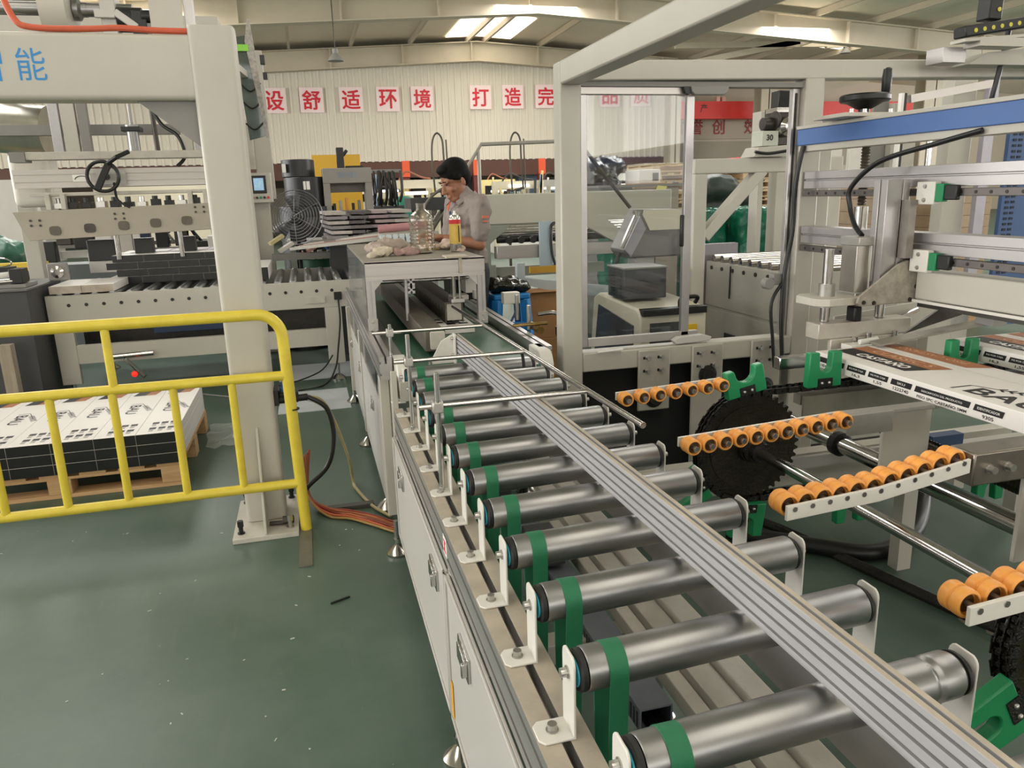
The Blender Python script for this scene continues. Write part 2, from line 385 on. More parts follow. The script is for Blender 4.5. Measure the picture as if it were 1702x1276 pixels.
# ------------------------------------------------------------------ near roller conveyor
def rail_profile(x0, w, z0, z1, side):
    # aluminium section: two grooves on the outer side, one slot on top
    s = side
    def X(d): return x0 + s*d
    h = z1-z0
    return [(X(0), z0), (X(0), z0+.2*h), (X(.008), z0+.2*h), (X(.008), z0+.3*h), (X(0), z0+.3*h), (X(0), z0+.7*h), (X(.008), z0+.7*h), (X(.008), z0+.8*h), (X(0), z0+.8*h), (X(0), z1),
            (X(w*.41), z1), (X(w*.41), z1-.03), (X(w*.59), z1-.03), (X(w*.59), z1), (X(w), z1), (X(w), z0)]
def roller_conveyor():
    t = thing('roller_conveyor', 'roller conveyor with steel rollers, green drive belts and white brackets, nearest the viewer', 'conveyor', (.565, 1.2, 0))
    mb = MB(); mb.prism('y', rail_profile(.265, .084, .55, .65, 1), -.5, 2.84); r = obj('side_rail', mb.use(ALU), None, t)
    # dusty top strips beside the slot
    mb = MB(); mb.box(.2655, .2995, -.5, 2.84, .65, .6515); obj('top_strip', mb, DUSTY, t); mb = MB(); mb.box(.3145, .3485, -.5, 2.84, .65, .6515); obj('top_strip', mb, DUSTY, t)
    mb = MB(); mb.prism('y', rail_profile(.875, .084, .52, .62, -1), -.5, 2.84); obj('side_rail', mb.use(ALU), None, t)
    # doors hung under the left rail
    for (y0, y1, hs) in ((1.70, 2.83, (2.60, 1.87)), (.62, 1.685, (1.46, .9)), (-.5, .60, ())):
        mb = MB(); mb.box(.256, .264, y0, y1, .135, .545)
        mb.box(.250, .2565, y0, y1, .535, .545); mb.box(.250, .2565, y0, y1, .135, .142); mb.box(.250, .2565, y0, y0+.008, .135, .545); mb.box(.250, .2565, y1-.008, y1, .135, .545)
        d = obj('door', mb, PANEL, t, .002)
        for y in hs:
            mb = MB(); mb.prism('x', [(y-.055, .425), (y+.055, .425), (y+.055, .485), (y-.055, .485)], .2485, .2565)
            mb.prism('x', [(y-.04, .435), (y+.04, .435), (y+.04, .475), (y-.04, .475)], .243, .2495)
            mb.box(.236, .25, y-.052, y-.04, .44, .474)
            obj('handle', mb, CHROME, d, .002)
    mb = MB(); mb.box(.2525, .2545, 1.655, 1.685, .15, .25); obj('warning_label', mb, mat('yellow_label', 'E2A92C', .5, 0, 0), t)
    mb = MB(); mb.box(.2632, .2645, 1.70, 1.745, .575, .625); mb.use(RED); mb.box(.2626, .2633, 1.708, 1.737, .584, .590); mb.box(.2626, .2633, 1.708, 1.737, .610, .616); mb.box(.2626, .2633, 1.716, 1.73, .59, .61)
    o = obj('rating_plate', mb, None, t); o.data.materials.clear(); o.data.materials.append(WHITEINK); o.data.materials.append(RED)
    for f in o.data.polygons: f.material_index = 0 if f.index < 6 else 1
    # feet
    for (x, y) in ((.27, 1.69), (.25, 2.93), (.84, 1.69), (.84, 2.9), (.27, .3), (.84, .3)):
        mb = MB(); mb.lathe((x, y, 0), (0, 0, 1), [(.045, 0), (.047, .012), (.040, .02), (.018, .04), (.010, .045), (.010, .15)]); mb.cyl((x, y, .055), (x, y, .072), .016, 6)
        obj('levelling_foot', mb, CHROME, t)
    for (x, y) in ((.285, 1.69), (.285, 2.80), (.84, 1.69), (.84, 2.8), (.285, .3), (.84, .3)):
        mb = MB(); mb.box(x-.02, x+.02, y-.02, y+.02, .14, .55); obj('leg', mb, CREAM, t, .004)
    # rollers
    ys = [.745+.199*i for i in range(-3, 12)]
    zc, sk = .752, .03
    first = None
    def roller(y):
        a = Vector((.340, y, zc)); b = Vector((.852, y+sk, zc)); d = (b-a).normalized()
        mb = MB(); L = (b-a).length
        mb.lathe(a, d, [(.026, .0), (.0325, .0015), (.034, .004), (.034, L-.004), (.0325, L-.0015), (.026, L)], 36)
        r = obj('roller', mb, STEEL, t)
        mb = MB(); mb.lathe(a-d*.012, d, [(.012, 0), (.029, .001), (.0325, .004), (.0325, .0115)], 28); obj('end_cap', mb, RUBBER, r)
        mb = MB(); mb.lathe(b, d, [(.0325, 0), (.0325, .004), (.028, .010), (.012, .011)], 28); obj('end_cap', mb, RUBBER, r)
        mb = MB(); mb.lathe(a-d*.0135, d, [(.0225, 0), (.0235, .002), (.0235, .006)], 24); obj('bearing_seal', mb, CYAN, r)
        return r
    def bracket(y, x, s):
        mb = MB(); h = .026
        arc = [(y+math.copysign(h-.016, math.cos(q))+.016*math.cos(q), .772+.016*math.sin(q)) for q in [math.pi*k/8 for k in range(9) if k != 4]] + [(y-h, .770)]
        mb.prism('x', [(y-h, .656), (y+h, .656), (y+h, .770)] + arc if s < 0 else [(y-h, .626), (y+h, .626), (y+h, .770)] + arc, x-.002, x+.002)
        zb = .652 if s < 0 else .622
        mb.prism('z', [(x+s*.002*-1, y-h), (x+s*.046, y-h), (x+s*.055, y-h+.01), (x+s*.055, y+h-.01), (x+s*.046, y+h), (x+s*.002*-1, y+h)], zb, zb+.004)
        b = obj('bracket', mb, WHITE, t, .0012)
        mb = MB(); shcs(mb, (x+s*.028, y, zb+.004), (0, 0, 1), .0075, .010); obj('bolt', mb, BOLT, b)
        mb = MB(); shcs(mb, (x-.002, y, zc), (-1, 0, 0), .0075, .010); mb.cyl((x-.001, y, zc), (x+.018*(-s if s < 0 else -1), y, zc), .006, 10)
        obj('bolt', mb, BOLT, b)
        return b
    def strap(y):
        R, r2, z2 = .0345, .018, .44
        pts = [(y+math.cos(a)*R, zc+math.sin(a)*R) for a in [math.pi*k/14 - .04 for k in range(15)]]
        pts += [(y+math.cos(a)*r2, z2+math.sin(a)*r2) for a in [math.pi+math.pi*k/8 for k in range(9)]]
        mb = MB(); mb.ribbon(pts[::-1], .030, .0022, .388); return obj('drive_belt', mb, STRAP, t)
    r0, b0, c0, s0 = roller(ys[0]), bracket(ys[0], .321, -1), bracket(ys[0]+sk, .870, -1), strap(ys[0])
    for y in ys[1:]:
        dv = (0, y-ys[0], 0)
        dup_part(r0, dv); dup_part(b0, dv); dup_part(c0, dv)
        if abs(y-2.536) > .05: dup_part(s0, dv)
    # one roller has a pressed groove near its free end
    for ch in [c for c in t.children if c.name.startswith('roller') and abs(c.location.y-(.745-ys[0])) < .01]:
        a = Vector((.340, ys[0], zc)); b = Vector((.852, ys[0]+sk, zc)); d = (b-a).normalized(); L = (b-a).length
        mb = MB(); mb.lathe(a, d, [(.026, .0), (.0325, .0015), (.034, .004), (.034, L-.062), (.0335, L-.058), (.0305, L-.053), (.0305, L-.050), (.0335, L-.045), (.034, L-.041), (.034, L-.010), (.030, L-.002), (.026, L)], 36)
        g = obj('roller', mb, STEEL, t); ch.data = g.data; bpy.data.objects.remove(g)
    # line shaft, cross members and cable duct under the rollers
    mb = MB(); mb.cyl((.388, -.4, .44), (.388, 2.9, .44), .0165, 16); obj('line_shaft', mb, DSTEEL, t)
    mb = MB(); mb.box(.80, .86, -.4, 2.8, .36, .42); obj('frame_beam', mb, CREAMW, t, .004)
    mb = MB(); mb.box(.685, .72, -.4, 2.2, .36, .40); obj('frame_beam', mb, CREAMW, t, .003)
    mb = MB(); mb.box(.735, .795, -.4, 2.5, .30, .405); obj('frame_beam', mb, CREAMW, t, .003)
    for y in (.35, 1.05, 1.62, 2.35):
        mb = MB(); mb.box(.33, .86, y-.03, y+.03, .30, .355); obj('cross_member', mb, CREAM, t, .003)
    mb = MB(); mb.box(.592, .66, 1.27, 2.25, .38, .384); mb.box(.588, .592, 1.27, 2.25, .33, .384); mb.box(.66, .664, 1.27, 2.25, .33, .384); mb.box(.592, .66, 1.27, 2.25, .33, .333)
    o = obj('cable_duct', mb, mat('slate_duct', '6C7078', .5, 0, .1, 20), t)
    mb = MB()
    for k in range(60): mb.box(.5868, .588, 1.28+k*.016, 1.287+k*.016, .335, .372); mb.box(.664, .6652, 1.28+k*.016, 1.287+k*.016, .335, .372)
    obj('duct_slots', mb, BLACK, o)
    mb = MB()
    for k in range(9): mb.tube(smoothpath([(.61+.005*k, 2.2, .34+.003*(k % 4)), (.61+.005*k, 1.3, .34+.003*(k % 4)), (.60+.008*k, 1.2, .33), (.58+.012*k, 1.12, .28), (.60+.004*k, 1.08, .12), (.5, .9, .02)], 4), .0035, 6)
    obj('cable_bundle', mb, BLACK, t)
    mb = MB(); mb.box(.55, .64, 1.9, 2.05, .40, .47); mb.box(.52, .6, 2.35, 2.5, .38, .5); obj('drive_motor', mb, GREY, t, .004)
    # junction plate and corner post where the belt section meets the rollers
    mb = MB(); mb.box(.262, .285, 2.84, 2.846, .35, .80); mb.box(.30, .37, 2.90, 2.904, .66, .74); obj('end_plate', mb, CREAM, t, .002)
    return t
roller_conveyor()

def guide_beam():
    t = thing('guide_rail', 'long grooved aluminium guide beam laid over the steel rollers', 'guide rail', (.59, 1.7, .80))
    # section in its own frame, lofted between two ends (it runs slightly askew)
    def sec(x, y):
        pts = [(0, 0)]
        for z in (.013, .032, .051, .068):
            pts += [(0, z-.0026), (.010, z-.0026), (.010, z+.0026), (0, z+.0026)]
        pts = [(0, 0), (-.001, .002)] + pts[1:] + [(0, .079), (.001, .08), (.008, .08), (.008, .073), (.014, .073), (.014, .08), (.021, .08), (.022, .079), (.022, 0)]
        return [(x+a, y, .80+b) for a, b in pts]
    mb = MB(); A = [mb.bm.verts.new(p) for p in sec(.559, 3.09)]; B = [mb.bm.verts.new(p) for p in sec(.630, 0.0)]
    n = len(A)
    for i in range(n): mb._f([A[i], A[(i+1) % n], B[(i+1) % n], B[i]])
    mb._f(A[::-1]); mb._f(B)
    obj('beam', mb, ALUG, t)
    mb = MB()
    for (d, w, z0) in ((.0, .008, .8802), (.0141, .0081, .8802)):
        mb.quad((.559+d, 3.09, z0), (.559+d+w, 3.09, z0), (.63+d+w, 0, z0), (.63+d, 0, z0))
    obj('top_lip', mb, DUSTY, t)
    mb = MB(); mb.prism('y', [(.445, .765), (.557, .765), (.557, .885), (.545, .885), (.50, .86)], 3.06, 3.066); mb.box(.549, .557, 3.03, 3.066, .765, .89)
    pl = obj('end_bracket', mb, WHITE, t, .001)
    mb = MB(); shcs(mb, (.549, 3.05, .87), (-1, 0, 0)); shcs(mb, (.549, 3.05, .80), (-1, 0, 0)); shcs(mb, (.45, 3.063, .765), (0, 0, 1), .008, .012); obj('bolt', mb, BOLT, pl)
    mb = MB(); mb.bar((.60, 1.46, .70), (.60, 1.46, .80), .03, .02); mb.bar((.625, .3, .70), (.625, .3, .80), .03, .02); obj('support_bracket', mb, ALU, t)
    return t
guide_beam()

def rod_guide():
    t = thing('rod_guide', 'side guide of round steel rods clamped across the rollers', 'guide rail', (.55, 2.4, .65))
    mb = MB(); mb.cyl((.748, 1.62, .892), (.690, 3.8, .892), .0085, 14); obj('long_rod', mb, CHROME, t, .001)
    for (y, x0, x1) in ((1.97, .252, .742), (2.57, .252, .728), (3.17, .228, .712)):
        mb = MB(); mb.cyl((x0, y, .893), (x1, y, .893), .0075, 14); c = obj('cross_rod', mb, CHROME, t, .001)
        mb = MB(); mb.box(.286, .316, y-.024, y+.014, .877, .909); obj('clamp', mb, ALUX, c, .004)
        zb = .652 if y < 3 else .80
        mb = MB(); mb.cyl((.301, y-.016, zb), (.301, y-.016, .99 if y < 3 else .93), .0075, 14); obj('upright_rod', mb, CHROME, t, .001)
    mb = MB(); mb.tube(smoothpath([(.718, 2.60, .885), (.722, 2.60, .86), (.722, 2.59, .83)], 4), .006, 8); obj('end_stud', mb, BLACK, t)
    return t
rod_guide()

def safety_barrier():
    t = thing('safety_barrier', 'yellow tubular steel safety barrier standing on the floor', 'barrier', (-1.2, 3.3, 0))
    r = .024; Y = 3.3
    top = [(-2.6, Y, .985), (-.235, Y, .985)]
    arc = [(-.235+.10*math.sin(a), Y, .885+.10*math.cos(a)) for a in [math.pi/2*k/8 for k in range(1, 9)]]
    mb = MB(); mb.tube(top+arc+[(-.128, Y, .5), (-.118, Y, 0.002)], r, 16); obj('frame_tube', mb, YELLOW, t)
    for z in (.718, .226):
        mb = MB(); mb.cyl((-2.6, Y, z), (-.13, Y, z), .021, 16); obj('rail', mb, YELLOW, t)
    for x in (-.81, -1.68):
        mb = MB(); mb.cyl((x, Y, .718), (x, Y, .975), .0165, 14); obj('baluster', mb, YELLOW, t)
    for k in range(9):
        x = -.36-.23*k
        mb = MB(); mb.cyl((x, Y, .226), (x, Y, .718), .0165, 14); obj('baluster', mb, YELLOW, t)
    mb = MB(); mb.cyl((-.120, Y, .565), (-.120, Y, .570), .0247, 16); obj('tape_mark', mb, BLACK, t)
    mb = MB(); mb.box(-.15, -.095, 2.93, 3.31, .0005, .006); obj('foot_plate', mb, mat('bare_steel_strip', '77756C', .5, .5, .15, 12), t)
safety_barrier()


# ------------------------------------------------------------------ belt conveyor with cabinet doors, and the hood over it
SMOKE = mat('smoked_acrylic', '4A4B4C', .15, 0, .1, 3)
FOOTM = CHROME
def belt_conveyor():
    t = thing('belt_conveyor', 'green belt conveyor on a white cabinet, running under the aluminium hood', 'conveyor', (.6, 4.4, 0))
    mb = MB(); c, r = (3.05, .705), .045
    pts = [(5.6, .75)] + [(c[0]-r*math.sin(a), c[1]+r*math.cos(a)) for a in [math.pi*k/12 for k in range(13)]] + [(5.6, .66)]
    mb.prism('x', pts, .372, .925); obj('belt', mb, BELT, t)
    mb = MB(); mb.prism('y', rail_profile(.246, .052, .70, .80, 1), 3.12, 5.75); obj('side_rail', mb.use(ALU), None, t)
    mb = MB(); mb.prism('y', rail_profile(1.0, .06, .70, .79, -1), 3.12, 4.75); obj('side_rail', mb.use(ALU), None, t)
    for x in (.335, .945):
        mb = MB(); mb.prism('x', [(3.02, .66), (3.16, .66), (3.20, .70), (3.20, .79), (3.05, .79), (3.02, .775), (3.00, .74), (3.0, .68)], x-.03, x+.025)
        b = obj('bearing_block', mb, WHITE, t, .006)
        mb = MB(); shcs(mb, (x, 3.002, .715), (0, -1, 0), .007, .006); obj('bolt', mb, BOLT, b)
    mb = MB(); mb.box(.298, .372, 3.14, 5.6, .70, .745); obj('slide_bed', mb, MGREY, t)
    mb = MB(); mb.box(.244, .286, 3.19, 3.25, .06, .70); obj('corner_post', mb, CREAM, t, .004)
    mb = MB(); mb.box(.288, .296, 2.97, 3.19, .30, .74); obj('end_plate', mb, CREAM, t, .002)
    ys = [3.26, 4.10, 4.96, 5.75]
    for k in range(3):
        y0, y1 = ys[k]+.01, ys[k+1]-.01
        mb = MB(); mb.box(.246, .254, y0, y1, .09, .555); d = obj('door', mb, PANEL, t, .002)
        mb = MB(); y = (y0+y1)/2; mb.box(.238, .247, y-.05, y+.05, .43, .485); mb.box(.230, .24, y-.045, y-.03, .44, .475); obj('handle', mb, CHROME, d, .002)
        mb = MB(); mb.box(.25, .254, y0+.02, y1-.02, .575, .69); obj('window_panel', mb, SMOKE, t)
        mb = MB(); mb.box(.245, .257, y1-.005, y1+.025, .555, .70); obj('post', mb, PANEL, t)
    mb = MB(); mb.box(.2455, .257, 3.26, 5.75, .553, .577); obj('post_rail', mb, PANEL, t)
    for (x, y) in ((.262, 3.42), (.25, 4.42), (.235, 5.45), (.95, 3.4), (.95, 4.5)):
        mb = MB(); mb.lathe((x, y, 0), (0, 0, 1), [(.055, 0), (.057, .014), (.048, .024), (.02, .05), (.012, .055), (.012, .10)]); obj('levelling_foot', mb, CHROME, t)
        mb = MB(); mb.box(x-.012, x+.05, y-.025, y+.025, .09, .70); obj('leg', mb, CREAM, t, .003)
    mb = MB(); mb.box(.96, .99, 3.3, 4.7, .12, .70); obj('back_panel', mb, PANEL, t)
    # pressing bars inside
    mb = MB(); mb.box(.463, .556, 3.27, 5.35, .775, .868); o = obj('press_bar', mb, mat('dusty_dark_steel', '5F584E', .6, .3, .25, 14), t, .006)
    mb = MB(); mb.prism('y', [(.490, .785), (.547, .785), (.552, .79), (.552, .86), (.547, .865), (.490, .865), (.485, .86), (.485, .79)], 3.262, 3.275); obj('end_face', mb, CREAMW, o, .003)
    mb = MB(); mb.box(.66, .665, 3.86, 5.4, .80, .905); mb.box(.665, .755, 3.86, 5.4, .90, .905); mb.box(.75, .755, 3.86, 5.4, .80, .905); o = obj('channel_bar', mb, MATS['dusty_dark_steel'], t)
    mb = MB()
    for k in range(14): mb.cyl((.6585, 3.95+k*.1, .86), (.661, 3.95+k*.1, .86), .010, 12)
    obj('bar_holes', mb, BLACK, o)
    mb = MB(); mb.box(.67, .748, 3.87, 3.88, .81, .897); obj('end_face', mb, CREAMW, o)
    mb = MB(); mb.box(.71, .80, 3.92, 4.02, .906, .93); obj('clamp_block', mb, CREAMW, o, .003)
    mb = MB(); mb.box(.80, .86, 4.0, 4.12, .93, 1.0); mb.box(.83, .87, 3.92, 3.97, .905, .95); obj('sensor_box', mb, WHITE, t, .004)
    # pneumatic fittings on the right flank
    mb = MB(); mb.box(.985, 1.075, 3.90, 3.96, .87, .93); obj('valve_plate', mb, WHITE, t, .003)
    mb = MB(); mb.cyl((1.03, 3.80, .80), (1.03, 3.80, .93), .010, 12); obj('fitting_post', mb, BOLT, t)
    mb = MB(); mb.cyl((1.02, 3.55, .79), (1.02, 3.55, .91), .010, 12); obj('fitting_post', mb, BOLT, t)
    mb = MB(); mb.cyl((.93, 3.52, .82), (1.10, 3.50, .825), .008, 10); mb.cyl((1.05, 3.45, .80), (1.05, 3.62, .80), .018, 12); obj('air_valve', mb, mat('brass_valve', '8C7340', .35, .8, .2, 30), t)
    mb = MB(); mb.tube(smoothpath([(1.07, 3.56, .86), (1.15, 3.55, .865), (1.18, 3.54, .84), (1.18, 3.54, .80)], 4), .010, 10); obj('elbow_pipe', mb, CHROME, t)
    mb = MB(); mb.lathe((1.18, 3.54, .80), (0, 0, -1), [(.012, 0), (.026, .005), (.026, .04), (.018, .06), (.010, .065)]); mb.tube(smoothpath([(1.18, 3.54, .74), (1.17, 3.52, .6), (1.12, 3.5, .4), (1.02, 3.5, .3)], 4), .008, 8); obj('cable_gland', mb, BLACK, t)
    mb = MB(); mb.tube(smoothpath([(1.03, 3.93, .90), (1.05, 3.90, .84), (1.0, 3.85, .77)], 5), .006, 8); obj('air_tube', mb, DBLUE, t)
    return t
belt_conveyor()

def hood():
    t = thing('machine_hood', 'aluminium framed machine hood with a flat grey top used as a table', 'machine hood', (.56, 4.5, .80))
    X0, X1, Y0, Y1 = .262, .862, 3.79, 5.33
    mb = MB(); mb.box(X0, X1, Y0, Y1, 1.128, 1.135); obj('top_panel', mb, mat('worn_grey_top', '8C857A', .55, .1, .12, 5), t)
    mb = MB(); mb.prism('x', [(3.79, 1.045), (3.79, 1.062), (3.798, 1.062), (3.798, 1.070), (3.79, 1.070), (3.79, 1.105), (3.798, 1.105), (3.798, 1.113), (3.79, 1.113), (3.79, 1.137), (3.83, 1.137), (3.83, 1.045)], X0, X1)
    obj('front_beam', mb, ALUX, t)
    for x in (X0, X1-.04):
        mb = MB(); mb.box(x, x+.04, 3.83, Y1, 1.05, 1.128); obj('side_beam', mb, ALU, t, .002)
        for y in (3.79, 5.29):
            mb = MB(); mb.prism('z', [(x, y), (x+.015, y), (x+.015, y+.007), (x+.025, y+.007), (x+.025, y), (x+.04, y), (x+.04, y+.04), (x, y+.04)], .803, 1.045); obj('post', mb, ALU, t)
        s = 1 if x < .5 else -1; xi = x+.04 if s > 0 else x
        mb = MB(); mb.prism('y', [(xi, 1.045), (xi+s*.045, 1.045), (xi, .995)], 3.80, 3.82); obj('corner_gusset', mb, ALUX, t)
        mb = MB(); mb.box(x-.004, x+.044, 3.772, 3.79, .80, .86); shcs(mb, (x+.02, 3.772, .845), (0, -1, 0)); shcs(mb, (x+.02, 3.772, .815), (0, -1, 0)); obj('foot_bracket', mb, ALUX, t, .002)
    mb = MB(); mb.box(.258, .261, 3.80, 5.33, .81, 1.125); obj('side_panel', mb, mat('clear_grey_acrylic', '8F8F8C', .1, 0, .25, 5, alpha=.55), t)
    # hanging profile with its open end towards the viewer
    mb = MB()
    def star(cx, cz, w):
        p = []
        for k in range(4):
            a = math.pi/2*k; R = lambda u, v: (cx+u*math.cos(a)-v*math.sin(a), cz+u*math.sin(a)+v*math.cos(a))
            p += [R(w, -w), R(w, -w*.3), R(w*.55, -w*.3), R(w*.3, -w*.12), R(w*.3, w*.12), R(w*.55, w*.3), R(w, w*.3)]
        return p
    for cz in (1.022, .982): mb.prism('y', star(.492, cz, .019), 3.86, 5.3)
    obj('hanging_profile', mb, ALU, t)
    mb = MB(); mb.cyl((.463, 3.84, .83), (.463, 3.84, 1.05), .009, 12); obj('hanging_rod', mb, ALU, t)
    for z, y in ((1.01, 4.05), (1.02, 4.5)):
        mb = MB(); mb.cyl((.30, y, z), (.83, y, z), .012, 12); obj('cross_shaft', mb, CHROME, t)
    for x, y in ((.715, 3.88), (.738, 3.84)):
        mb = MB(); mb.cyl((x, y, .92), (x, y, 1.05 if x < .72 else 1.14), .0095 if x < .72 else .006, 12); obj('guide_rod', mb, CHROME, t)
    mb = MB(); mb.box(.69, .76, 3.83, 3.93, .905, .925); obj('rod_foot', mb, ALUX, t, .002)
    mb = MB(); mb.box(.665, .78, 3.775, 3.90, 1.1375, 1.147); mb.box(.728, .745, 3.782, 3.789, 1.06, 1.138); obj('front_clip', mb, DUSTY, t, .002)
    # crumpled film hanging inside on the left
    return t
hood()

def carton_printed(name, x0, x1, y0, y1, z0, z1, label, dark_ends=True):
    pass
def belt_carton():
    t = thing('plank_carton', 'white printed carton on the green belt between the pressing bars', 'carton', (.62, 4.3, .752))
    mb = MB(); mb.box(.566, .655, 3.80, 5.0, .752, .80); mb.box(.655, .80, 3.80, 5.0, .752, .79); obj('carton_body', mb, PRINT, t, .001)
    mb = MB()
    for k in range(3):
        for j in range(2): mb.box(.60+.066*k, .648+.066*k, 3.86+.09*j, 3.90+.09*j, .8003 if k == 0 else .7903, .8008 if k == 0 else .7908)
    obj('printed_label', mb, INK, t)
    return t
belt_carton()

# ------------------------------------------------------------------ remeshed soft shapes (rags, person)
def capsule(mb, p0, p1, r0, r1, n=14):
    p0 = Vector(p0); p1 = Vector(p1); d = p1-p0; L = d.length
    prof = [(r0*math.sin(a), -r0*math.cos(a)) for a in [math.pi/2*k/5 for k in range(6)]] + [(r1*math.cos(a), L+r1*math.sin(a)) for a in [math.pi/2*k/5 for k in range(6)]]
    mb.lathe(p0, d, prof, n)
def ellip(mb, c, rx, ry, rz, rot=None, n=20):
    M = Matrix.Translation(c) @ (rot.to_4x4() if rot else Matrix.Identity(4)) @ Matrix.Diagonal((rx, ry, rz, 1))
    bmesh.ops.create_uvsphere(mb.bm, u_segments=n, v_segments=n//2+2, radius=1, matrix=M)
def blob(name, mb, m, parent, voxel=.008, smooth=4, base=None, disp=0):
    o = obj(name, mb, m, parent, base=base)
    md = o.modifiers.new('r', 'REMESH'); md.mode = 'VOXEL'; md.voxel_size = voxel
    sm = o.modifiers.new('s', 'SMOOTH'); sm.iterations = smooth; sm.factor = .5
    if disp:
        tx = bpy.data.textures.new('folds', 'CLOUDS'); tx.noise_scale = disp[1]; dm = o.modifiers.new('d', 'DISPLACE'); dm.texture = tx; dm.strength = disp[0]; dm.texture_coords = 'GLOBAL'; dm.mid_level = .5
    bpy.context.view_layer.update()
    me = bpy.data.meshes.new_from_object(o.evaluated_get(bpy.context.evaluated_depsgraph_get()))
    o.modifiers.clear(); o.data = me
    me.polygons.foreach_set('use_smooth', [True]*len(me.polygons))
    if not me.materials: me.materials.append(m)
    return o

def hood_items():
    def rag(name, label, m, lumps, base):
        mb = MB()
        for (x, y, z, rx, ry, rz, a) in lumps: ellip(mb, (x, y, z), rx, ry, rz, Matrix.Rotation(a, 3, 'Z'))
        o = blob(name, mb, m, None, .007, 3, base=base, disp=(.05, .045)); tag(o, label, 'rag', 'rags on the hood'); o['group'] = 'rags on the hood'
        return o
    rag('cleaning_rag', 'crumpled greyish pink rag heaped on the left of the hood top', mat('pink_grey_cloth', 'A3958A', .9, 0, .12, 14), [(.38, 4.36, 1.165, .06, .09, .035, .3), (.46, 4.40, 1.175, .09, .07, .04, -.3), (.40, 4.30, 1.155, .05, .05, .025, 0), (.55, 4.42, 1.158, .06, .06, .025, .4)], (.42, 4.36, 1.135))
    rag('cleaning_rag', 'cream rag lying at the front left of the heap on the hood', mat('cream_cloth', 'BDB39F', .9, 0, .1, 14), [(.395, 4.16, 1.158, .055, .05, .028, .2), (.35, 4.10, 1.147, .05, .035, .015, .5)], (.39, 4.13, 1.135))
    rag('cleaning_rag', 'small dusty pink rag in front of the clear jug', mat('dusty_pink_cloth', '9C817A', .9, 0, .12, 14), [(.49, 4.14, 1.155, .05, .045, .026, 0), (.545, 4.17, 1.150, .05, .035, .02, .5)], (.50, 4.14, 1.135))
    rag('cleaning_rag', 'peach cloth lying flat behind the spray can', mat('peach_cloth', 'B5A092', .9, 0, .1, 14), [(.80, 4.45, 1.155, .045, .11, .03, .1), (.83, 4.25, 1.143, .03, .09, .015, -.2), (.70, 4.5, 1.15, .06, .06, .02, 0)], (.80, 4.4, 1.135))
    # clear jug
    t = thing('plastic_jug', 'clear ribbed plastic jug standing on the hood', 'jug', (.615, 4.22, 1.136))
    prof = [(.05, 0), (.066, .008), (.070, .03)]
    for k in range(7): prof += [(.070, .04+.02*k), (.064, .05+.02*k)]
    prof += [(.066, .185), (.055, .21), (.032, .228), (.026, .235), (.026, .262), (.028, .262), (.028, .268)]
    inner = [(max(r-.0025, .004), z+.003 if z == 0 else z) for r, z in prof][::-1]
    mb = MB(); mb.lathe((.615, 4.22, 1.1365), (0, 0, 1), prof + inner, 28); obj('jug_body', mb, CLEARP, t)
    # spray can
    t = thing('spray_can', 'yellow and red spray can on the hood, in front of the worker', 'spray can', (.80, 4.22, 1.136))
    c = (.80, 4.22, 1.1365)
    mb = MB(); mb.lathe(c, (0, 0, 1), [(.028, 0), (.0315, .003), (.0325, .006), (.0325, .178), (.031, .185), (.022, .198), (.020, .20)], 26); b = obj('can_body', mb, mat('tin_metal', 'C9C7C2', .25, .9, .05, 20), t)
    mb = MB(); mb.lathe(c, (0, 0, 1), [(.0327, .045), (.0327, .152)], 26); obj('label_yellow', mb, mat('can_yellow', 'C9A94B', .4, 0, .1, 30), b)
    mb = MB(); mb.lathe(c, (0, 0, 1), [(.0328, .152), (.0328, .176)], 26); obj('label_red', mb, RED, b)
    mb = MB()
    for k in range(5): mb.box(.79, .803, 4.1868, 4.1872, 1.1465+.006*k, 1.1495+.006*k)
    mb.box(.812, .817, 4.188, 4.1895, 1.19, 1.28); obj('label_print', mb, INK, b)
    mb = MB(); mb.lathe((.80, 4.22, 1.3365), (0, 0, 1), [(.012, 0), (.010, .008), (.007, .010), (.007, .022), (.001, .023)], 16); obj('nozzle', mb, WHITEINK, t)
    t = thing('hand_tool', 'small pliers with brass jaws lying behind the jug', 'tool', (.70, 4.36, 1.136))
    mb = MB(); mb.bar((.66, 4.38, 1.143), (.73, 4.35, 1.145), .012, .012); obj('tool_body', mb, MATS['brass_valve'], t, .002)
    mb = MB(); mb.bar((.73, 4.35, 1.145), (.78, 4.33, 1.144), .018, .008); obj('tool_jaw', mb, DSTEEL, t, .002)
hood_items()

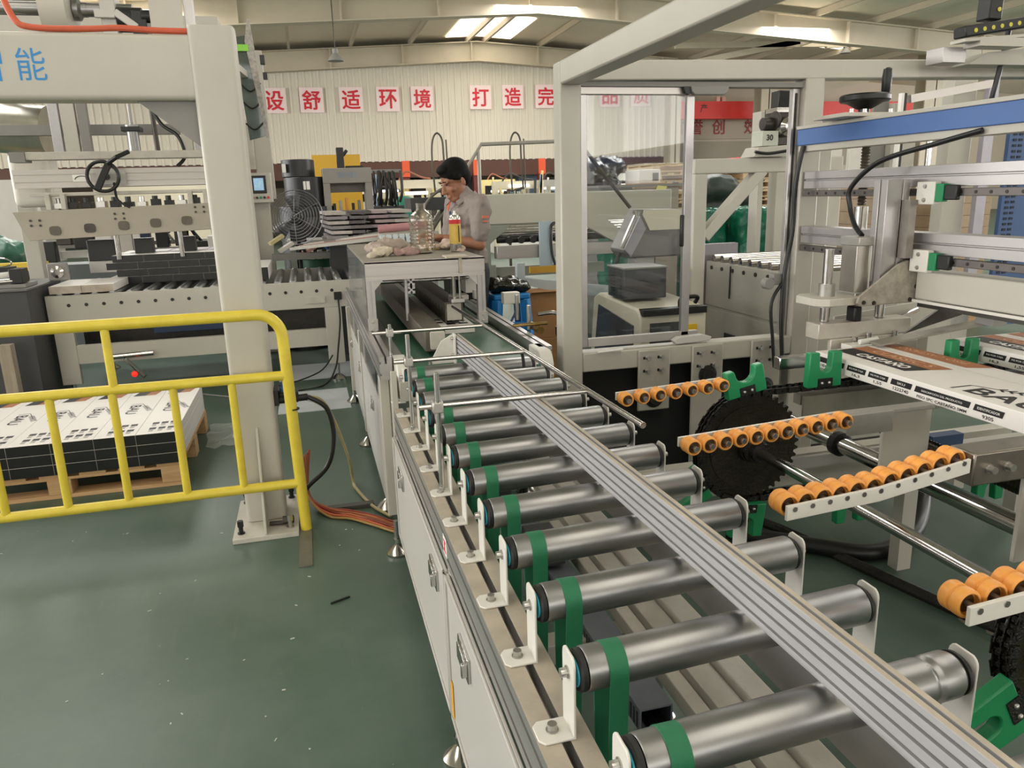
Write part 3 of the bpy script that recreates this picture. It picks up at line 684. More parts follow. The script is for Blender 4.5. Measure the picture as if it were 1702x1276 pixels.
def person():
    t = thing('person', 'person with short black hair in grey work shirt, looking down', 'person', (1.09, 5.25, 0))
    f = Vector((-.965, -.26, 0)).normalized(); l = Vector((0, 0, 1)).cross(f); O = Vector((1.085, 5.25, 0))
    def W(a, b, z): return O + f*a + l*b + Vector((0, 0, z))
    skin = mat('skin', '9A6A52', .55, 0, .05, 20); hair = mat('black_hair', '0A0908', .75, 0, .2, 200, spec=.2)
    R = Matrix((f, l, Vector((0, 0, 1)))).transposed()
    tilt = R @ Matrix.Rotation(.42, 3, 'Y')          # head bowed forward
    HC = W(.075, 0, 1.53)
    def Hd(a, b, c): return HC + tilt @ (Vector((a, b, c))*1.1)
    mb = MB()
    # legs, pelvis, trunk
    for s in (-1, 1):
        capsule(mb, W(0, s*.095, .92), W(.02, s*.10, .50), .085, .058); capsule(mb, W(.02, s*.10, .50), W(-.01, s*.10, .09), .056, .038)
        ellip(mb, W(.05, s*.10, .045), .12, .045, .04, R)
        # arms
    ellip(mb, W(0, 0, .98), .105, .165, .11, R); ellip(mb, W(.01, 0, 1.13), .10, .145, .13, R); ellip(mb, W(.015, 0, 1.29), .105, .165, .12, R)
    capsule(mb, W(0, -.15, 1.385), W(0, .15, 1.385), .055, .055); capsule(mb, W(.0, 0, 1.36), W(.05, 0, 1.46), .062, .056)
    arms = {}
    for s in (-1, 1):
        sh = W(.0, s*.195, 1.375); el = W(.035, s*.235, 1.115) if s > 0 else W(.03, s*.225, 1.115)
        wr = W(.235, s*.13, 1.165)
        capsule(mb, sh, el, .052, .040); capsule(mb, el, wr, .041, .026)
        d = (wr-el).normalized(); pc = wr+d*.045; side = l*(-s)
        ellip(mb, pc, .05, .036, .019, R)
        for k, (off, ln) in enumerate(((-.028, .068), (-.009, .078), (.010, .073), (.028, .058))):
            a = wr + d*.08 + side*off*1.0; b2 = a + (d*.8+Vector((0, 0, -.45))).normalized()*ln*.55; c2 = b2 + (d*.3+Vector((0, 0, -.9))).normalized()*ln*.45
            capsule(mb, a, b2, .0088, .0082, 8); capsule(mb, b2, c2, .0082, .007, 8)
        a = wr+d*.03+side*.032; b2 = a+(d*.6+side*.7-Vector((0, 0, .2))).normalized()*.038; capsule(mb, a, b2, .0105, .0095, 8); capsule(mb, b2, b2+(d*.9-Vector((0, 0, .3))).normalized()*.03, .0095, .008, 8)
        arms[s] = (sh, el, wr)
    # head: skull, jaw, face
    ellip(mb, Hd(-.005, 0, .045), .098, .078, .092, tilt); ellip(mb, Hd(.022, 0, -.03), .076, .064, .085, tilt); ellip(mb, Hd(.045, 0, -.085), .045, .045, .032, tilt)
    capsule(mb, Hd(.088, 0, .012), Hd(.108, 0, -.028), .010, .015, 10); ellip(mb, Hd(.098, 0, -.032), .016, .019, .011, tilt)
    for s in (-1, 1):
        ellip(mb, Hd(.078, s*.032, .028), .018, .03, .010, tilt)        # brow
        ellip(mb, Hd(.062, s*.045, -.02), .022, .022, .022, tilt)       # cheekbone
        ellip(mb, Hd(-.008, s*.083, -.005), .016, .009, .031, tilt)     # ear
    ellip(mb, Hd(.085, 0, -.062), .012, .026, .006, tilt); ellip(mb, Hd(.083, 0, -.075), .012, .022, .006, tilt)
    body = blob('body', mb, skin, t, .0058, 3)
    mb = MB()
    for s in (-1, 1): ellip(mb, Hd(.083, s*.031, .012), .006, .015, .0045, tilt)
    obj('eyes', mb, BLACK, body)
    mb = MB(); ellip(mb, Hd(.0925, 0, -.0685), .006, .024, .0016, tilt); obj('mouth', mb, mat('lip', '6E3F36', .5, 0, 0), body)
    mb = MB()
    for s in (-1, 1): mb.tube([Hd(.092, s*.014, .032), Hd(.094, s*.033, .037), Hd(.084, s*.05, .032)], .0035, 6)
    obj('eyebrows', mb, hair, body)
    mb = MB(); ellip(mb, Hd(-.014, 0, .060), .106, .090, .092, tilt); ellip(mb, Hd(-.046, 0, .015), .068, .078, .072, tilt); ellip(mb, Hd(.048, 0, .098), .046, .06, .034, tilt)
    for s in (-1, 1): ellip(mb, Hd(.01, s*.076, .04), .024, .012, .03, tilt)
    obj2 = blob('hair', mb, hair, t, .007, 2)
    # shirt
    mb = MB(); shirt = mat('grey_shirt', '8C827D', .85, 0, .08, 10, .25, 30)
    ellip(mb, W(.005, 0, 1.02), .125, .185, .14, R); ellip(mb, W(.015, 0, 1.15), .122, .172, .14, R); ellip(mb, W(.015, 0, 1.29), .125, .186, .125, R)
    capsule(mb, W(0, -.15, 1.38), W(0, .15, 1.38), .07, .07)
    for s in (-1, 1):
        sh, el, wr = arms[s]; capsule(mb, sh, sh+(el-sh)*.72, .070, .066)
    capsule(mb, W(-.01, 0, 1.38), W(.02, 0, 1.43), .082, .072)
    shirt_o = blob('shirt', mb, shirt, t, .008, 2, disp=(.032, .075))
    mb = MB()
    for s in (-1, 1):
        p = [W(-.05, s*.03, 1.462), W(-.02, s*.075, 1.455), W(.045, s*.075, 1.435), W(.105, s*.045, 1.395), W(.125, s*.055, 1.355), W(.11, s*.09, 1.37), W(.05, s*.10, 1.41), W(-.03, s*.095, 1.43), W(-.075, s*.03, 1.435)]
        vs = [mb.bm.verts.new(q) for q in p]; 
        for i in range(4): mb._f([vs[i], vs[i+1], vs[7-i], vs[8-i]])
        ws = [mb.bm.verts.new(q + Vector((0, 0, .006))) for q in p]
        for i in range(4): mb._f([ws[i], ws[8-i], ws[7-i], ws[i+1]])
        for i in range(9): mb._f([vs[i], ws[i], ws[(i+1) % 9], vs[(i+1) % 9]])
    obj('collar', mb, shirt, shirt_o)
    orng = mat('orange_cloth', 'D8572C', .8, 0, .05, 20)
    mb = MB(); mb.use(orng); mb.prism('y', [(0, 0), (.045, .035), (.02, -.03)], 0, .004)
    for v in mb.bm.verts: v.co = W(.142-.10*(v.co.z), v.co.x-.01, 1.365+v.co.z) + f*v.co.y
    obj('neck_flap', mb, None, shirt_o)
    mb = MB(); mb.rbox(W(.145, .075, 1.27), (.012, .08, .09), R); obj('pocket', mb, shirt, shirt_o, .003)
    mb = MB(); mb.rbox(W(.158, .06, 1.325), (.003, .03, .022), R); obj('badge', mb, mat('navy_badge', '2A3350', .7, 0, 0), shirt_o)
    sh, el, wr = arms[1]
    mb = MB(); q = sh+(el-sh)*.30; mb.rbox(q+l*.076, (.05, .006, .016), R); mb.rbox(q+l*.074+Vector((0, 0, -.03)), (.04, .006, .010), R); obj('sleeve_patch', mb, mat('coral_patch', 'D07A60', .8, 0, 0), shirt_o)
    mb = MB(); mb.rbox(W(.128, .05, 1.10), (.004, .03, .06), R); obj('name_tag', mb, WHITEINK, shirt_o)
    # trousers and shoes
    mb = MB(); ellip(mb, W(0, 0, .95), .125, .18, .10, R)
    for s in (-1, 1): capsule(mb, W(0, s*.095, .92), W(.02, s*.10, .50), .10, .075); capsule(mb, W(.02, s*.10, .50), W(-.01, s*.10, .10), .075, .06)
    blob('trousers', mb, mat('dark_trousers', '2E2F34', .85, 0, .1, 10), t, .012, 3)
    mb = MB()
    for s in (-1, 1): ellip(mb, W(.05, s*.10, .05), .135, .055, .055, R)
    o = blob('shoes', mb, BLACK, t, .012, 3)
person()

# ------------------------------------------------------------------ stacking gantry on the left
def gantry():
    t = thing('stacking_gantry', 'cream gantry with a thick square column and a lettered cross beam', 'machine frame', (-.29, 3.49, 0))
    def rsq(x0, x1, y0, y1, r, n=5):
        p = []
        for cx, cy, a0 in ((x1-r, y0+r, -90), (x1-r, y1-r, 0), (x0+r, y1-r, 90), (x0+r, y0+r, 180)):
            p += [(cx+r*math.cos(math.radians(a0+90*k/n)), cy+r*math.sin(math.radians(a0+90*k/n))) for k in range(n+1)]
        return p
    mb = MB(); mb.prism('z', rsq(-.378, -.205, 3.41, 3.583, .022), .022, 2.118); c = obj('column', mb, CREAM, t, .004)
    mb = MB(); mb.box(-.428, -.150, 3.24, 3.70, 0, .022); p = obj('base_plate', mb, CREAMW, t, .002)
    for (x, y) in ((-.395, 3.30), (-.185, 3.30), (-.395, 3.66), (-.185, 3.66)):
        mb = MB(); mb.cyl((x, y, .022), (x, y, .028), .016, 14); mb.cyl((x, y, .028), (x, y, .075), .010, 12); mb.cyl((x, y, .055), (x, y, .082), .014, 6); obj('anchor_bolt', mb, BLACK if x < -.3 or y > 3.5 else BOLT, p)
    mb = MB(); mb.prism('x', [(3.412, .022), (3.25, .022), (3.25, .04), (3.395, .47), (3.412, .47)], -.294, -.284); obj('gusset_rib', mb, CREAM, c, .002)
    mb = MB(); mb.cyl((-.275, 3.34, .035), (-.20, 3.33, .036), .010, 10); mb.cyl((-.215, 3.325, .05), (-.17, 3.32, .052), .018, 10); obj('floor_clamp', mb, DSTEEL, t)
    mb = MB(); mb.prism('x', rsq(3.425, 3.57, 1.842, 2.085, .02), -3.2, -.376); b = obj('cross_beam', mb, CREAM, t, .002)
    mb = MB(); text(mb, '能', (-.942, 3.424, 1.968), (1, 0, 0), (0, 0, 1), h=.115, w=.098, bold=.0); text(mb, '智', (-1.085, 3.424, 1.965), (1, 0, 0), (0, 0, 1), h=.115, w=.095, bold=.0)
    obj('lettering', mb, BLUEINK, b)
    mb = MB(); mb.prism('y', [(-.376, 1.842), (-.60, 1.842), (-.376, 1.66)], 3.47, 3.48); obj('corner_gusset', mb, MGREY, t)
    # carriage standing on the beam
    t2 = thing('beam_carriage', 'motor carriage with drum and cream plate on top of the lettered beam', 'machine carriage', (-.8, 3.8, 2.10))
    mb = MB(); mb.cyl((-1.6, 3.9, 2.26), (-.64, 3.9, 2.26), .028, 16); obj('shaft', mb, STEEL, t2)
    mb = MB(); mb.lathe((-.985, 3.9, 2.26), (1, 0, 0), [(.10, 0), (.125, .004), (.125, .105), (.10, .11)], 30); obj('drum', mb, CREAM, t2)
    mb = MB(); mb.lathe((-.87, 3.9, 2.26), (1, 0, 0), [(.045, 0), (.045, .02), (.03, .03), (.03, .05)], 20); obj('collar', mb, STEEL, t2)
    mb = MB(); mb.box(-.76, -.70, 3.84, 3.96, 2.12, 2.40); mb.bar((-.70, 3.83, 2.24), (-.62, 3.83, 2.18), .03, .03); mb.box(-.78, -.70, 3.815, 3.835, 2.215, 2.245); obj('mount_bracket', mb, PANEL, t2, .003)
    mb = MB(); mb.cyl((-.70, 3.88, 2.22), (-.60, 3.88, 2.22), .05, 18); mb.box(-.64, -.58, 3.83, 3.95, 2.13, 2.25); mb.cyl((-.60, 3.85, 2.23), (-.54, 3.85, 2.23), .026, 14); obj('motor', mb, BLACK, t2, .003)
    mb = MB(); mb.prism('y', [(-.56, 2.09), (-.395, 2.09), (-.395, 2.14), (-.43, 2.17), (-.43, 2.6), (-.56, 2.6)], 3.80, 3.81); obj('end_plate', mb, CREAM, t2)
    mb = MB(); mb.box(-.425, -.385, 3.83, 3.87, 2.09, 2.7); obj('guide_post', mb, ALU, t2, .002)
    mb = MB(); mb.box(-1.1, -.40, 3.86, 3.94, 2.09, 2.12); obj('carriage_base', mb, DSTEEL, t2)
    mb = MB(); mb.tube(smoothpath([(-1.03, 3.50, 2.4), (-1.02, 3.48, 2.25), (-.98, 3.45, 2.13), (-.92, 3.44, 2.10), (-.75, 3.44, 2.098), (-.62, 3.44, 2.104), (-.5, 3.44, 2.098), (-.378, 3.44, 2.097)], 6), .0115, 10)
    tag(obj('air_hose', mb, ORHOSE), 'orange air hose lying along the top of the lettered beam', 'hose')
    # clear guard panel behind the column
    t3 = thing('guard_panel', 'clear plastic guard panel with a dark edge beside the top of the column', 'guard panel', (-.16, 4.2, 1.74))
    mb = MB(); mb.prism('y', [(-.205, 2.2), (-.185, 2.3), (-.172, 2.3), (-.135, 1.76), (-.148, 1.75)], 4.195, 4.205); obj('edge_strip', mb, mat('mottled_metal_edge', '8B8680', .4, .7, .4, 60), t3)
    mb = MB(); mb.prism('y', [(-.26, 2.22), (-.195, 2.23), (-.15, 1.76), (-.23, 1.74)], 4.21, 4.218); obj('pane', mb, mat('tinted_green_glass', '55635E', .05, 0, .3, 6, alpha=.8), t3)
    mb = MB(); mb.box(-.142, -.12, 4.2, 4.24, 2.10, 2.14); obj('hinge', mb, BLACK, t3); mb = MB(); mb.box(-.135, -.115, 4.2, 4.24, 2.03, 2.06); obj('hinge', mb, BLACK, t3)
    mb = MB(); mb.bar((-.29, 3.57, 2.05), (-.22, 4.22, 2.05), .03, .03); obj('mount_arm', mb, CREAM, t3)
    mb = MB(); mb.box(-.245, -.19, 4.19, 4.20, 2.155, 2.185); obj('green_marker', mb, mat('lime_plastic', '8BD24A', .5, 0, 0), t3)
    for z in (1.82, 1.92, 2.0):
        mb = MB(); mb.tube(smoothpath([(-.24, 4.2, z), (-.2, 4.2, z-.03), (-.15, 4.2, z+.01)], 4), .004, 6); obj('wire', mb, BLACK, t3)
gantry()

def press():
    t = thing('stacking_press', 'press head with aluminium bar, handwheel and slotted plate over the left conveyor', 'machine', (-1.4, 6.6, 0))
    for x in (-2.30, -.50):
        mb = MB(); mb.box(x-.06, x+.06, 7.50, 7.62, 0, 2.9); obj('frame_post', mb, CREAM, t, .006)
    mb = MB(); mb.box(-2.3, -.5, 7.16, 7.24, 2.0, 2.08); obj('rear_beam', mb, MGREY, t)
    mb = MB(); mb.box(-2.3, -.5, 6.6, 7.62, 2.62, 2.8); obj('top_beam', mb, CREAM, t)
    for (x, m, w) in ((-1.80, ALUG, .035), (-1.70, CREAM, .05), (-1.6, MGREY, .035), (-.86, CREAM, .04), (-.78, ALUG, .025)):
        mb = MB(); mb.box(x-w, x+w, 6.88, 6.94, 1.80, 2.7); obj('slide_post', mb, m, t, .003)
    mb = MB(); mb.lathe((-1.26, 6.9, 1.82), (0, 0, 1), [(.045, 0), (.045, .19), (.055, .195), (.055, .23), (.014, .235), (.014, .6)], 18); obj('air_cylinder', mb, mat('cylinder_grey', '8B8A87', .3, .6, .1, 10), t)
    mb = MB(); mb.box(-1.33, -1.19, 6.83, 6.97, 2.0, 2.035); obj('cylinder_collar', mb, BLACK, t, .004)
    mb = MB(); mb.cyl((-1.08, 6.85, 1.8), (-1.10, 6.85, 2.62), .018, 12); obj('lift_rod', mb, DSTEEL, t)
    mb = MB(); mb.tube(smoothpath([(-1.12, 6.8, 2.6), (-1.10, 6.8, 2.25), (-1.02, 6.75, 2.05), (-.90, 6.7, 1.95), (-.86, 6.65, 1.80), (-.92, 6.62, 1.72)], 6), .014, 8); obj('cable', mb, BLACK, t)
    mb = MB(); mb.box(-1.92, -.62, 6.46, 6.6, 1.775, 1.83); obj('upper_bar', mb, CREAMW, t, .004)
    mb = MB(); mb.box(-2.02, -1.92, 6.45, 6.6, 1.76, 1.83); obj('bar_end', mb, MGREY, t)
    z0, z1 = 1.575, 1.705
    mb = MB(); mb.prism('x', [(6.42, z0), (6.42, z0+.035), (6.43, z0+.035), (6.43, z0+.043), (6.42, z0+.043), (6.42, z1-.043), (6.43, z1-.043), (6.43, z1-.035), (6.42, z1-.035), (6.42, z1), (6.50, z1), (6.50, z0)], -2.01, -.70); obj('profile_bar', mb, ALUX, t)
    mb = MB(); mb.prism('x', [(6.42, z0), (6.42, z0+.04), (6.43, z0+.04), (6.43, z0+.05), (6.42, z0+.05), (6.42, z1), (6.50, z1), (6.50, z0)], -.68, -.5); obj('profile_bar', mb, ALUX, t)
    mb = MB(); mb.box(-1.62, -1.50, 6.415, 6.42, 1.615, 1.665); o = obj('scale_plate', mb, WHITEINK, t)
    mb = MB(); mb.tube([(-1.56+.045*math.cos(a), 6.413, 1.63+.025*math.sin(a)) for a in [math.pi*k/10 for k in range(11)]], .0025, 6); obj('scale_print', mb, INK, o)
    mb = MB(); mb.box(-1.46, -1.26, 6.405, 6.42, 1.59, 1.695); obj('gear_plate', mb, PANEL, t)
    C = Vector((-1.39, 6.30, 1.645))
    mb = MB(); mb.tube([C+Vector((.105*math.cos(a), 0, .105*math.sin(a))) for a in [2*math.pi*k/32 for k in range(32)]], .013, 10, cl=True); w = obj('handwheel', mb, BLACK, t)
    mb = MB(); mb.bar(C+Vector((-.05, 0, -.09)), C+Vector((.05, 0, .09)), .045, .03, (0, 1, 0)); mb.cyl(C, C+Vector((.0, .12, 0)), .025, 12); obj('wheel_spoke', mb, BLACK, w, .004)
    mb = MB(); mb.tube([C+Vector((.05, -.02, .09)), C+Vector((.12, -.06, .13)), C+Vector((.2, -.02, .17))], .016, 8); obj('crank_grip', mb, BLACK, w)
    mb = MB(); mb.tube(smoothpath([(-1.34, 6.38, 1.60), (-1.33, 6.34, 1.5), (-1.30, 6.30, 1.46), (-1.24, 6.3, 1.42)], 5), .009, 8); obj('cable', mb, BLACK, t)
    mb = MB(); mb.box(-1.92, -.62, 6.40, 6.55, 1.515, 1.54); obj('lower_bar', mb, CREAMW, t, .003)
    for x in (-1.80, -1.70, -.83, -.72):
        mb = MB(); mb.box(x-.012, x+.02, 6.36, 6.42, 1.42, 1.53); obj('hanger', mb, CREAMW, t, .002)
    random.seed(3)
    for k in range(11):
        x = -1.74+.094*k; mb = MB(); mb.box(x-.03, x+.03, 6.40, 6.5, 1.425, 1.46+.02*random.random()); mb.cyl((x, 6.42, 1.45), (x, 6.42, 1.50), .02, 10); obj('valve', mb, BLACK if k % 3 else BOLT, t, .002)
    # slotted plate
    mb = MB()
    def ell(cx, cz, a, n=14): return [(cx+a*1.15*math.copysign(abs(math.cos(u))**.6, math.cos(u)), cz+a*math.copysign(abs(math.sin(u))**.6, math.sin(u))) for u in [2*math.pi*k/n for k in range(n)]]
    mb.prism('y', [(-2.02, 1.412), (-1.94, 1.205), (-.5, 1.245), (-.5, 1.44)], 6.30, 6.312); o = obj('slotted_plate', mb, mat('plate_grey', 'A49C8E', .5, .1, .05, 5), t, .003)
    for k, x in enumerate((-1.76, -1.53, -1.30, -1.08, -.86)):
        mb = MB(); mb.prism('y', ell(x, 1.272+.01*k, .033), 6.292, 6.302); obj('slot', mb, mat('slot_brown', '5E574E', .6, 0, .15, 12) if k != 1 else DSTEEL, o)
    for (x, z) in ((-1.88, 1.33), (-1.32, 1.36), (-.76, 1.39)):
        for dx in (-.03, .03):
            for dz in (-.018, .018):
                mb = MB(); mb.cyl((x+dx, 6.293, z+dz), (x+dx, 6.302, z+dz), .009, 8); obj('bolt', mb, DSTEEL, o)
    # parts under the plate
    for (x, w) in ((-1.62, .10), (-1.30, .07), (-.95, .05)):
        mb = MB(); mb.box(x-w, x+w, 6.9, 7.0, 1.0, 1.17); obj('actuator', mb, BLACK, t, .004)
    for x in (-1.45, -.98):
        mb = MB(); mb.cyl((x, 6.7, 1.02), (x, 6.7, 1.24), .02, 12); obj('plunger', mb, CHROME, t)
    mb = MB(); mb.box(-1.75, -1.2, 7.0, 7.1, .90, 1.05); obj('rear_profile', mb, ALUX, t)
    # plastic tank and duct
    mb = MB(); mb.box(-2.14, -1.86, 6.75, 7.05, 1.44, 1.85); tag(obj('plastic_tank', mb, mat('milky_plastic', 'D5D0C6', .45, 0, .04, 3), None, .05, seg=4), 'milky white plastic tank hanging at the left end of the press', 'tank')
    mb = MB(); mb.cyl((-3.2, 7.6, 2.16), (-1.98, 7.4, 2.05), .20, 26); tag(obj('metal_duct', mb, mat('brushed_duct', 'A8A498', .3, .8, .12, 5), None), 'brushed round metal duct at the far left under the beam', 'duct')
press()

# ------------------------------------------------------------------ cartons
def carton_base(name, label, group, loc, W=.196, L=1.04, T=.055, ends=True):
    """long carton reaching back along +Y; far-left corner logic: x 0..W, y 0..L"""
    x, y, z = loc
    t = thing(name, label, 'carton', (x+W/2, y+L/2, z), group)
    mb = MB(); mb.use(PRINT); mb.box(x, x+W, y, y+L, z, z+T)
    b = obj('carton_body', mb, None, t, .0015)
    if ends:
        mb = MB(); mb.box(x+.0006, x+W-.0006, y-.0008, y, z+.0004, z+T-.0008); obj('black_end', mb, BOXBLACK, t)
    return t
def logo(mb, c, s, ux, uy, word='BAU'):
    c = Vector(c); ux = Vector(ux); uy = Vector(uy); zz = Vector((0, 0, 0))
    mb.use(INK); text(mb, word, c, ux, uy, h=s*.30, w=s*.95, bold=.02)
    mb.use(INK)
    def strip(p, q, w):
        p = Vector(p); q = Vector(q); d = (q-p).normalized(); n = Vector((-d.y, d.x))*w/2
        mb.quad(*[c+ux*v.x+uy*v.y for v in (p-n, q-n, q+n, p+n)])
    strip((-s*.62, -s*.16), (-s*.62, s*.14), s*.03); strip((-s*.62, s*.14), (s*.05, s*.40), s*.018)
    for k in range(7):
        u = -s*.35+s*.09*k; v = s*(.25+.035*k)
        strip((u, v), (u+s*.04, v+s*.09), s*.03); strip((u+s*.03, v), (u+s*.10, v-s*.05), s*.03)
def pallet_cartons():
    X = [-1.925+.1975*k for k in range(6)]
    root = None
    words = ['far left', 'second from left', 'third from left', 'third from right', 'second from right', 'rightmost']
    lay = ['bottom', 'middle', 'top']
    W, L, T = .196, 1.04, .055
    for j in range(3):
        for i, x in enumerate(X):
            z = .131+.0565*j; lab = 'white carton, %s in the %s layer on the wooden pallet' % (words[i], lay[j])
            loc = (x+W/2, 4.08+L/2, z)
            if root is None:
                root = carton_base('plank_carton', lab, 'cartons on the wooden pallet', (x, 4.08, z))
                mb = MB(); zz = z+T+.0006
                for r in range(2):
                    for k in range(3): mb.use(INK); mb.box(x+.05+.045*k, x+.083+.045*k, 4.16+.10*r, 4.195+.10*r, zz-.0005, zz)
                    for k in range(3):
                        for q in range(3): mb.box(x+.052+.045*k, x+.074+.045*k, 4.148+.10*r-.012*q, 4.151+.10*r-.012*q, zz-.0005, zz)
                logo(mb, (x+.085, 4.62, zz), .20, (0, -1, 0), (1, 0, 0))
                mb.use(INK); mb.quad((x+.02, 4.95, zz), (x+.09, 4.95, zz), (x+.12, 5.08, zz), (x+.05, 5.08, zz)); mb.use(BROWNINK); mb.quad((x+.09, 4.95, zz), (x+.15, 4.95, zz), (x+.18, 5.08, zz), (x+.12, 5.08, zz))
                obj('print', mb, None, root)
            else: dup(root, loc, lab)
    t = thing('wooden_pallet', 'wooden pallet under the white plank cartons, behind the yellow barrier', 'pallet', (-1.34, 4.6, 0))
    for y in (4.09, 4.55, 5.02):
        mb = MB(); mb.box(-1.96, -.735, y, y+.11, 0, .02); obj('bottom_board', mb, WOOD, t, .002)
        for x in (-1.96, -1.38, -.845):
            mb = MB(); mb.box(x, x+.11, y, y+.11, .02, .098); obj('block', mb, WOOD, t, .003)
        mb = MB(); mb.box(-1.96, -.735, y, y+.11, .098, .113); obj('stringer', mb, WOOD, t, .002)
    for k in range(7):
        x = -1.96+.183*k; mb = MB(); mb.box(x, x+.125, 4.09, 5.13, .113, .13); obj('deck_board', mb, WOOD, t, .002)
    mb = MB(); random.seed(5)
    P = [[Vector((-.70+.05*i+random.uniform(-.012, .012), 4.62+.055*j+random.uniform(-.01, .01), .01+.05*math.sin(math.pi*j/9)*random.random()+.025*random.random())) for j in range(10)] for i in range(6)]
    for a in range(5):
        for b in range(9): mb._f([mb.bm.verts.new(v) for v in (P[a][b], P[a+1][b], P[a+1][b+1], P[a][b+1])])
    tag(obj('plastic_film', mb, mat('clear_film', 'E8EAE8', .06, 0, 0, alpha=.22), smooth=False), 'crumpled clear plastic film on the floor at the pallet corner', 'film')
pallet_cartons()

def left_conveyor():
    t = thing('gravity_conveyor', 'cream framed roller conveyor carrying black ended cartons on the left', 'conveyor', (-.75, 6.8, 0))
    for y in (6.2, 7.42):
        mb = MB(); mb.box(-1.88, .40, y, y+.03, .60, .81); p = obj('side_plate', mb, CREAM, t, .003)
        if y < 7:
            for k in range(19): mb = MB(); x = -1.73+.118*k; mb.cyl((x, y-.003, .735), (x, y+.002, .735), .013, 10); obj('bolt_hole', mb, BLACK, p)
    for x in (-1.86, .09):
        for y in (6.2, 7.40):
            mb = MB(); mb.box(x, x+.13, y, y+.05, .14, .60); obj('leg', mb, CREAM, t, .003)
            mb = MB(); mb.lathe((x+.065, y+.03, 0), (0, 0, 1), [(.06, 0), (.06, .012), (.045, .025), (.016, .05), (.016, .15)]); obj('levelling_foot', mb, CHROME, t)
    mb = MB(); mb.box(-1.75, .10, 6.21, 6.26, .29, .43); obj('lower_rail', mb, CREAM, t, .003)
    mb = MB(); mb.box(-1.75, .10, 7.38, 7.43, .29, .43); obj('lower_rail', mb, CREAM, t, .003)
    first = None
    for k in range(19):
        x = -1.79+.118*k
        if first is None:
            mb = MB(); mb.lathe((x, 6.235, .79), (0, 1, 0), [(.015, 0), (.030, .001), (.032, .006), (.032, 1.17), (.03, 1.176)], 20); first = obj('roller', mb, STEEL, t)
        else: dup_part(first, (.118*k, 0, 0))
    mb = MB(); mb.box(-1.24, -.45, 6.5, 7.3, .44, .54); obj('drawer', mb, DBLUE, t, .003)
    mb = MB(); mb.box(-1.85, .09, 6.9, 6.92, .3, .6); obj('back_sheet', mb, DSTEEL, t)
    mb = MB(); mb.box(-.05, .10, 6.19, 6.2, .64, .69); obj('socket_plate', mb, CREAMW, t)
    mb = MB(); mb.box(.17, .23, 6.17, 6.2, .66, .72); o = obj('power_plug', mb, BLACK, t, .004)
    mb = MB(); mb.tube(smoothpath([(.20, 6.17, .67), (.20, 6.14, .5), (.17, 6.12, .3), (.13, 6.1, .12), (.02, 6.0, .01), (-.3, 5.9, .008)], 5), .007, 8); obj('power_cable', mb, BLACK, t)
    for (p) in ([(-.5, 6.3, .008), (-.3, 6.05, .03), (0, 6.1, .1), (.12, 6.15, .22)], [(-.9, 6.1, .008), (-.5, 5.8, .008), (-.1, 5.6, .008), (.05, 5.2, .008)], [(-.5, 6.3, .2), (-.45, 6.1, .1), (-.42, 6.05, .008), (-.6, 5.7, .008)]):
        mb = MB(); mb.tube(smoothpath(p, 6), .006, 6); obj('loose_cable', mb, BLACK if p[0][0] > -.8 else MGREY, t)
    t = thing('air_cylinder', 'small air cylinder with a red tip under the left conveyor', 'cylinder', (-1.35, 6.15, .15))
    mb = MB(); mb.cyl((-1.50, 6.17, .335), (-1.20, 6.17, .345), .02, 14); obj('cylinder_body', mb, CHROME, t)
    mb = MB(); mb.cyl((-1.40, 6.15, .32), (-1.27, 6.1, .18), .016, 12); obj('rod', mb, CLEARP, t)
    mb = MB(); mb.sph((-1.34, 6.10, .205), .022); obj('red_lamp', mb, mat('red_lamp', 'FF2A20', .4, 0, 0, emis=2.0), t)
    # cartons on it
    ends = ['left', 'right']
    a = carton_base('plank_carton', 'glossy topped carton with black end, left one of the front pair on the left conveyor', 'cartons on the left conveyor', (-1.84, 6.19, .823), W=.212, L=.52)
    a.children[0].data.materials[0] = mat('glossy_printed_lid', 'A08F80', .18, 0, .3, 5, hex2='C9BFB4')
    dup(a, (-1.84+.215+.106, 6.19+.26, .823), 'glossy topped carton with black end, right one of the front pair on the left conveyor')
    r = None
    for j in range(4):
        off = (0, .05, -.02, .03)[j]
        for i in range(4):
            lab = 'black ended carton in the conveyor stack, %s, %s' % (('far left', 'second from left', 'third from left', 'far right')[i], ('bottom row', 'second row up', 'third row up', 'top row')[j])
            x = -1.54+.232*i+off; z = .823+.0565*j
            if r is None: r = carton_base('plank_carton', lab, 'cartons on the left conveyor', (x, 6.72, z), W=.230, L=.66)
            else: dup(r, (x+.115, 6.72+.33, z), lab)
    carton = carton_base('plank_carton', 'single white carton with black end right of the column', 'cartons on the left conveyor', (-.56, 6.42, .823), W=.24, L=.8, T=.10)
    # folded film over the stack
    mb = MB()
    for k in range(6): mb.box(-1.42+.15*k, -1.28+.15*k, 6.95, 7.3, 1.0490, 1.0535+.002*(k % 2))
    tag(obj('plastic_sheet', mb, mat('white_film', 'C9C4CC', .3, 0, .2, 12), None), 'pale plastic sheets lying on the tall carton stack', 'sheet')
    # dark cabinet at the far left with a clamp mechanism
    t = thing('control_cabinet', 'dark grey floor cabinet at the left end of the roller conveyor', 'cabinet', (-2.2, 6.1, 0))
    mb = MB(); mb.box(-2.55, -1.895, 5.9, 6.7, .04, .885); obj('cabinet_body', mb, GREY, t, .006)
    mb = MB(); mb.box(-2.58, -1.88, 5.88, 6.72, .885, .90); obj('cabinet_top', mb, mat('grey_top', '5A5957', .5, 0, .08, 5), t, .003)
    mb = MB(); mb.box(-2.5, -1.95, 5.95, 6.65, 0, .04); obj('plinth', mb, BLACK, t)
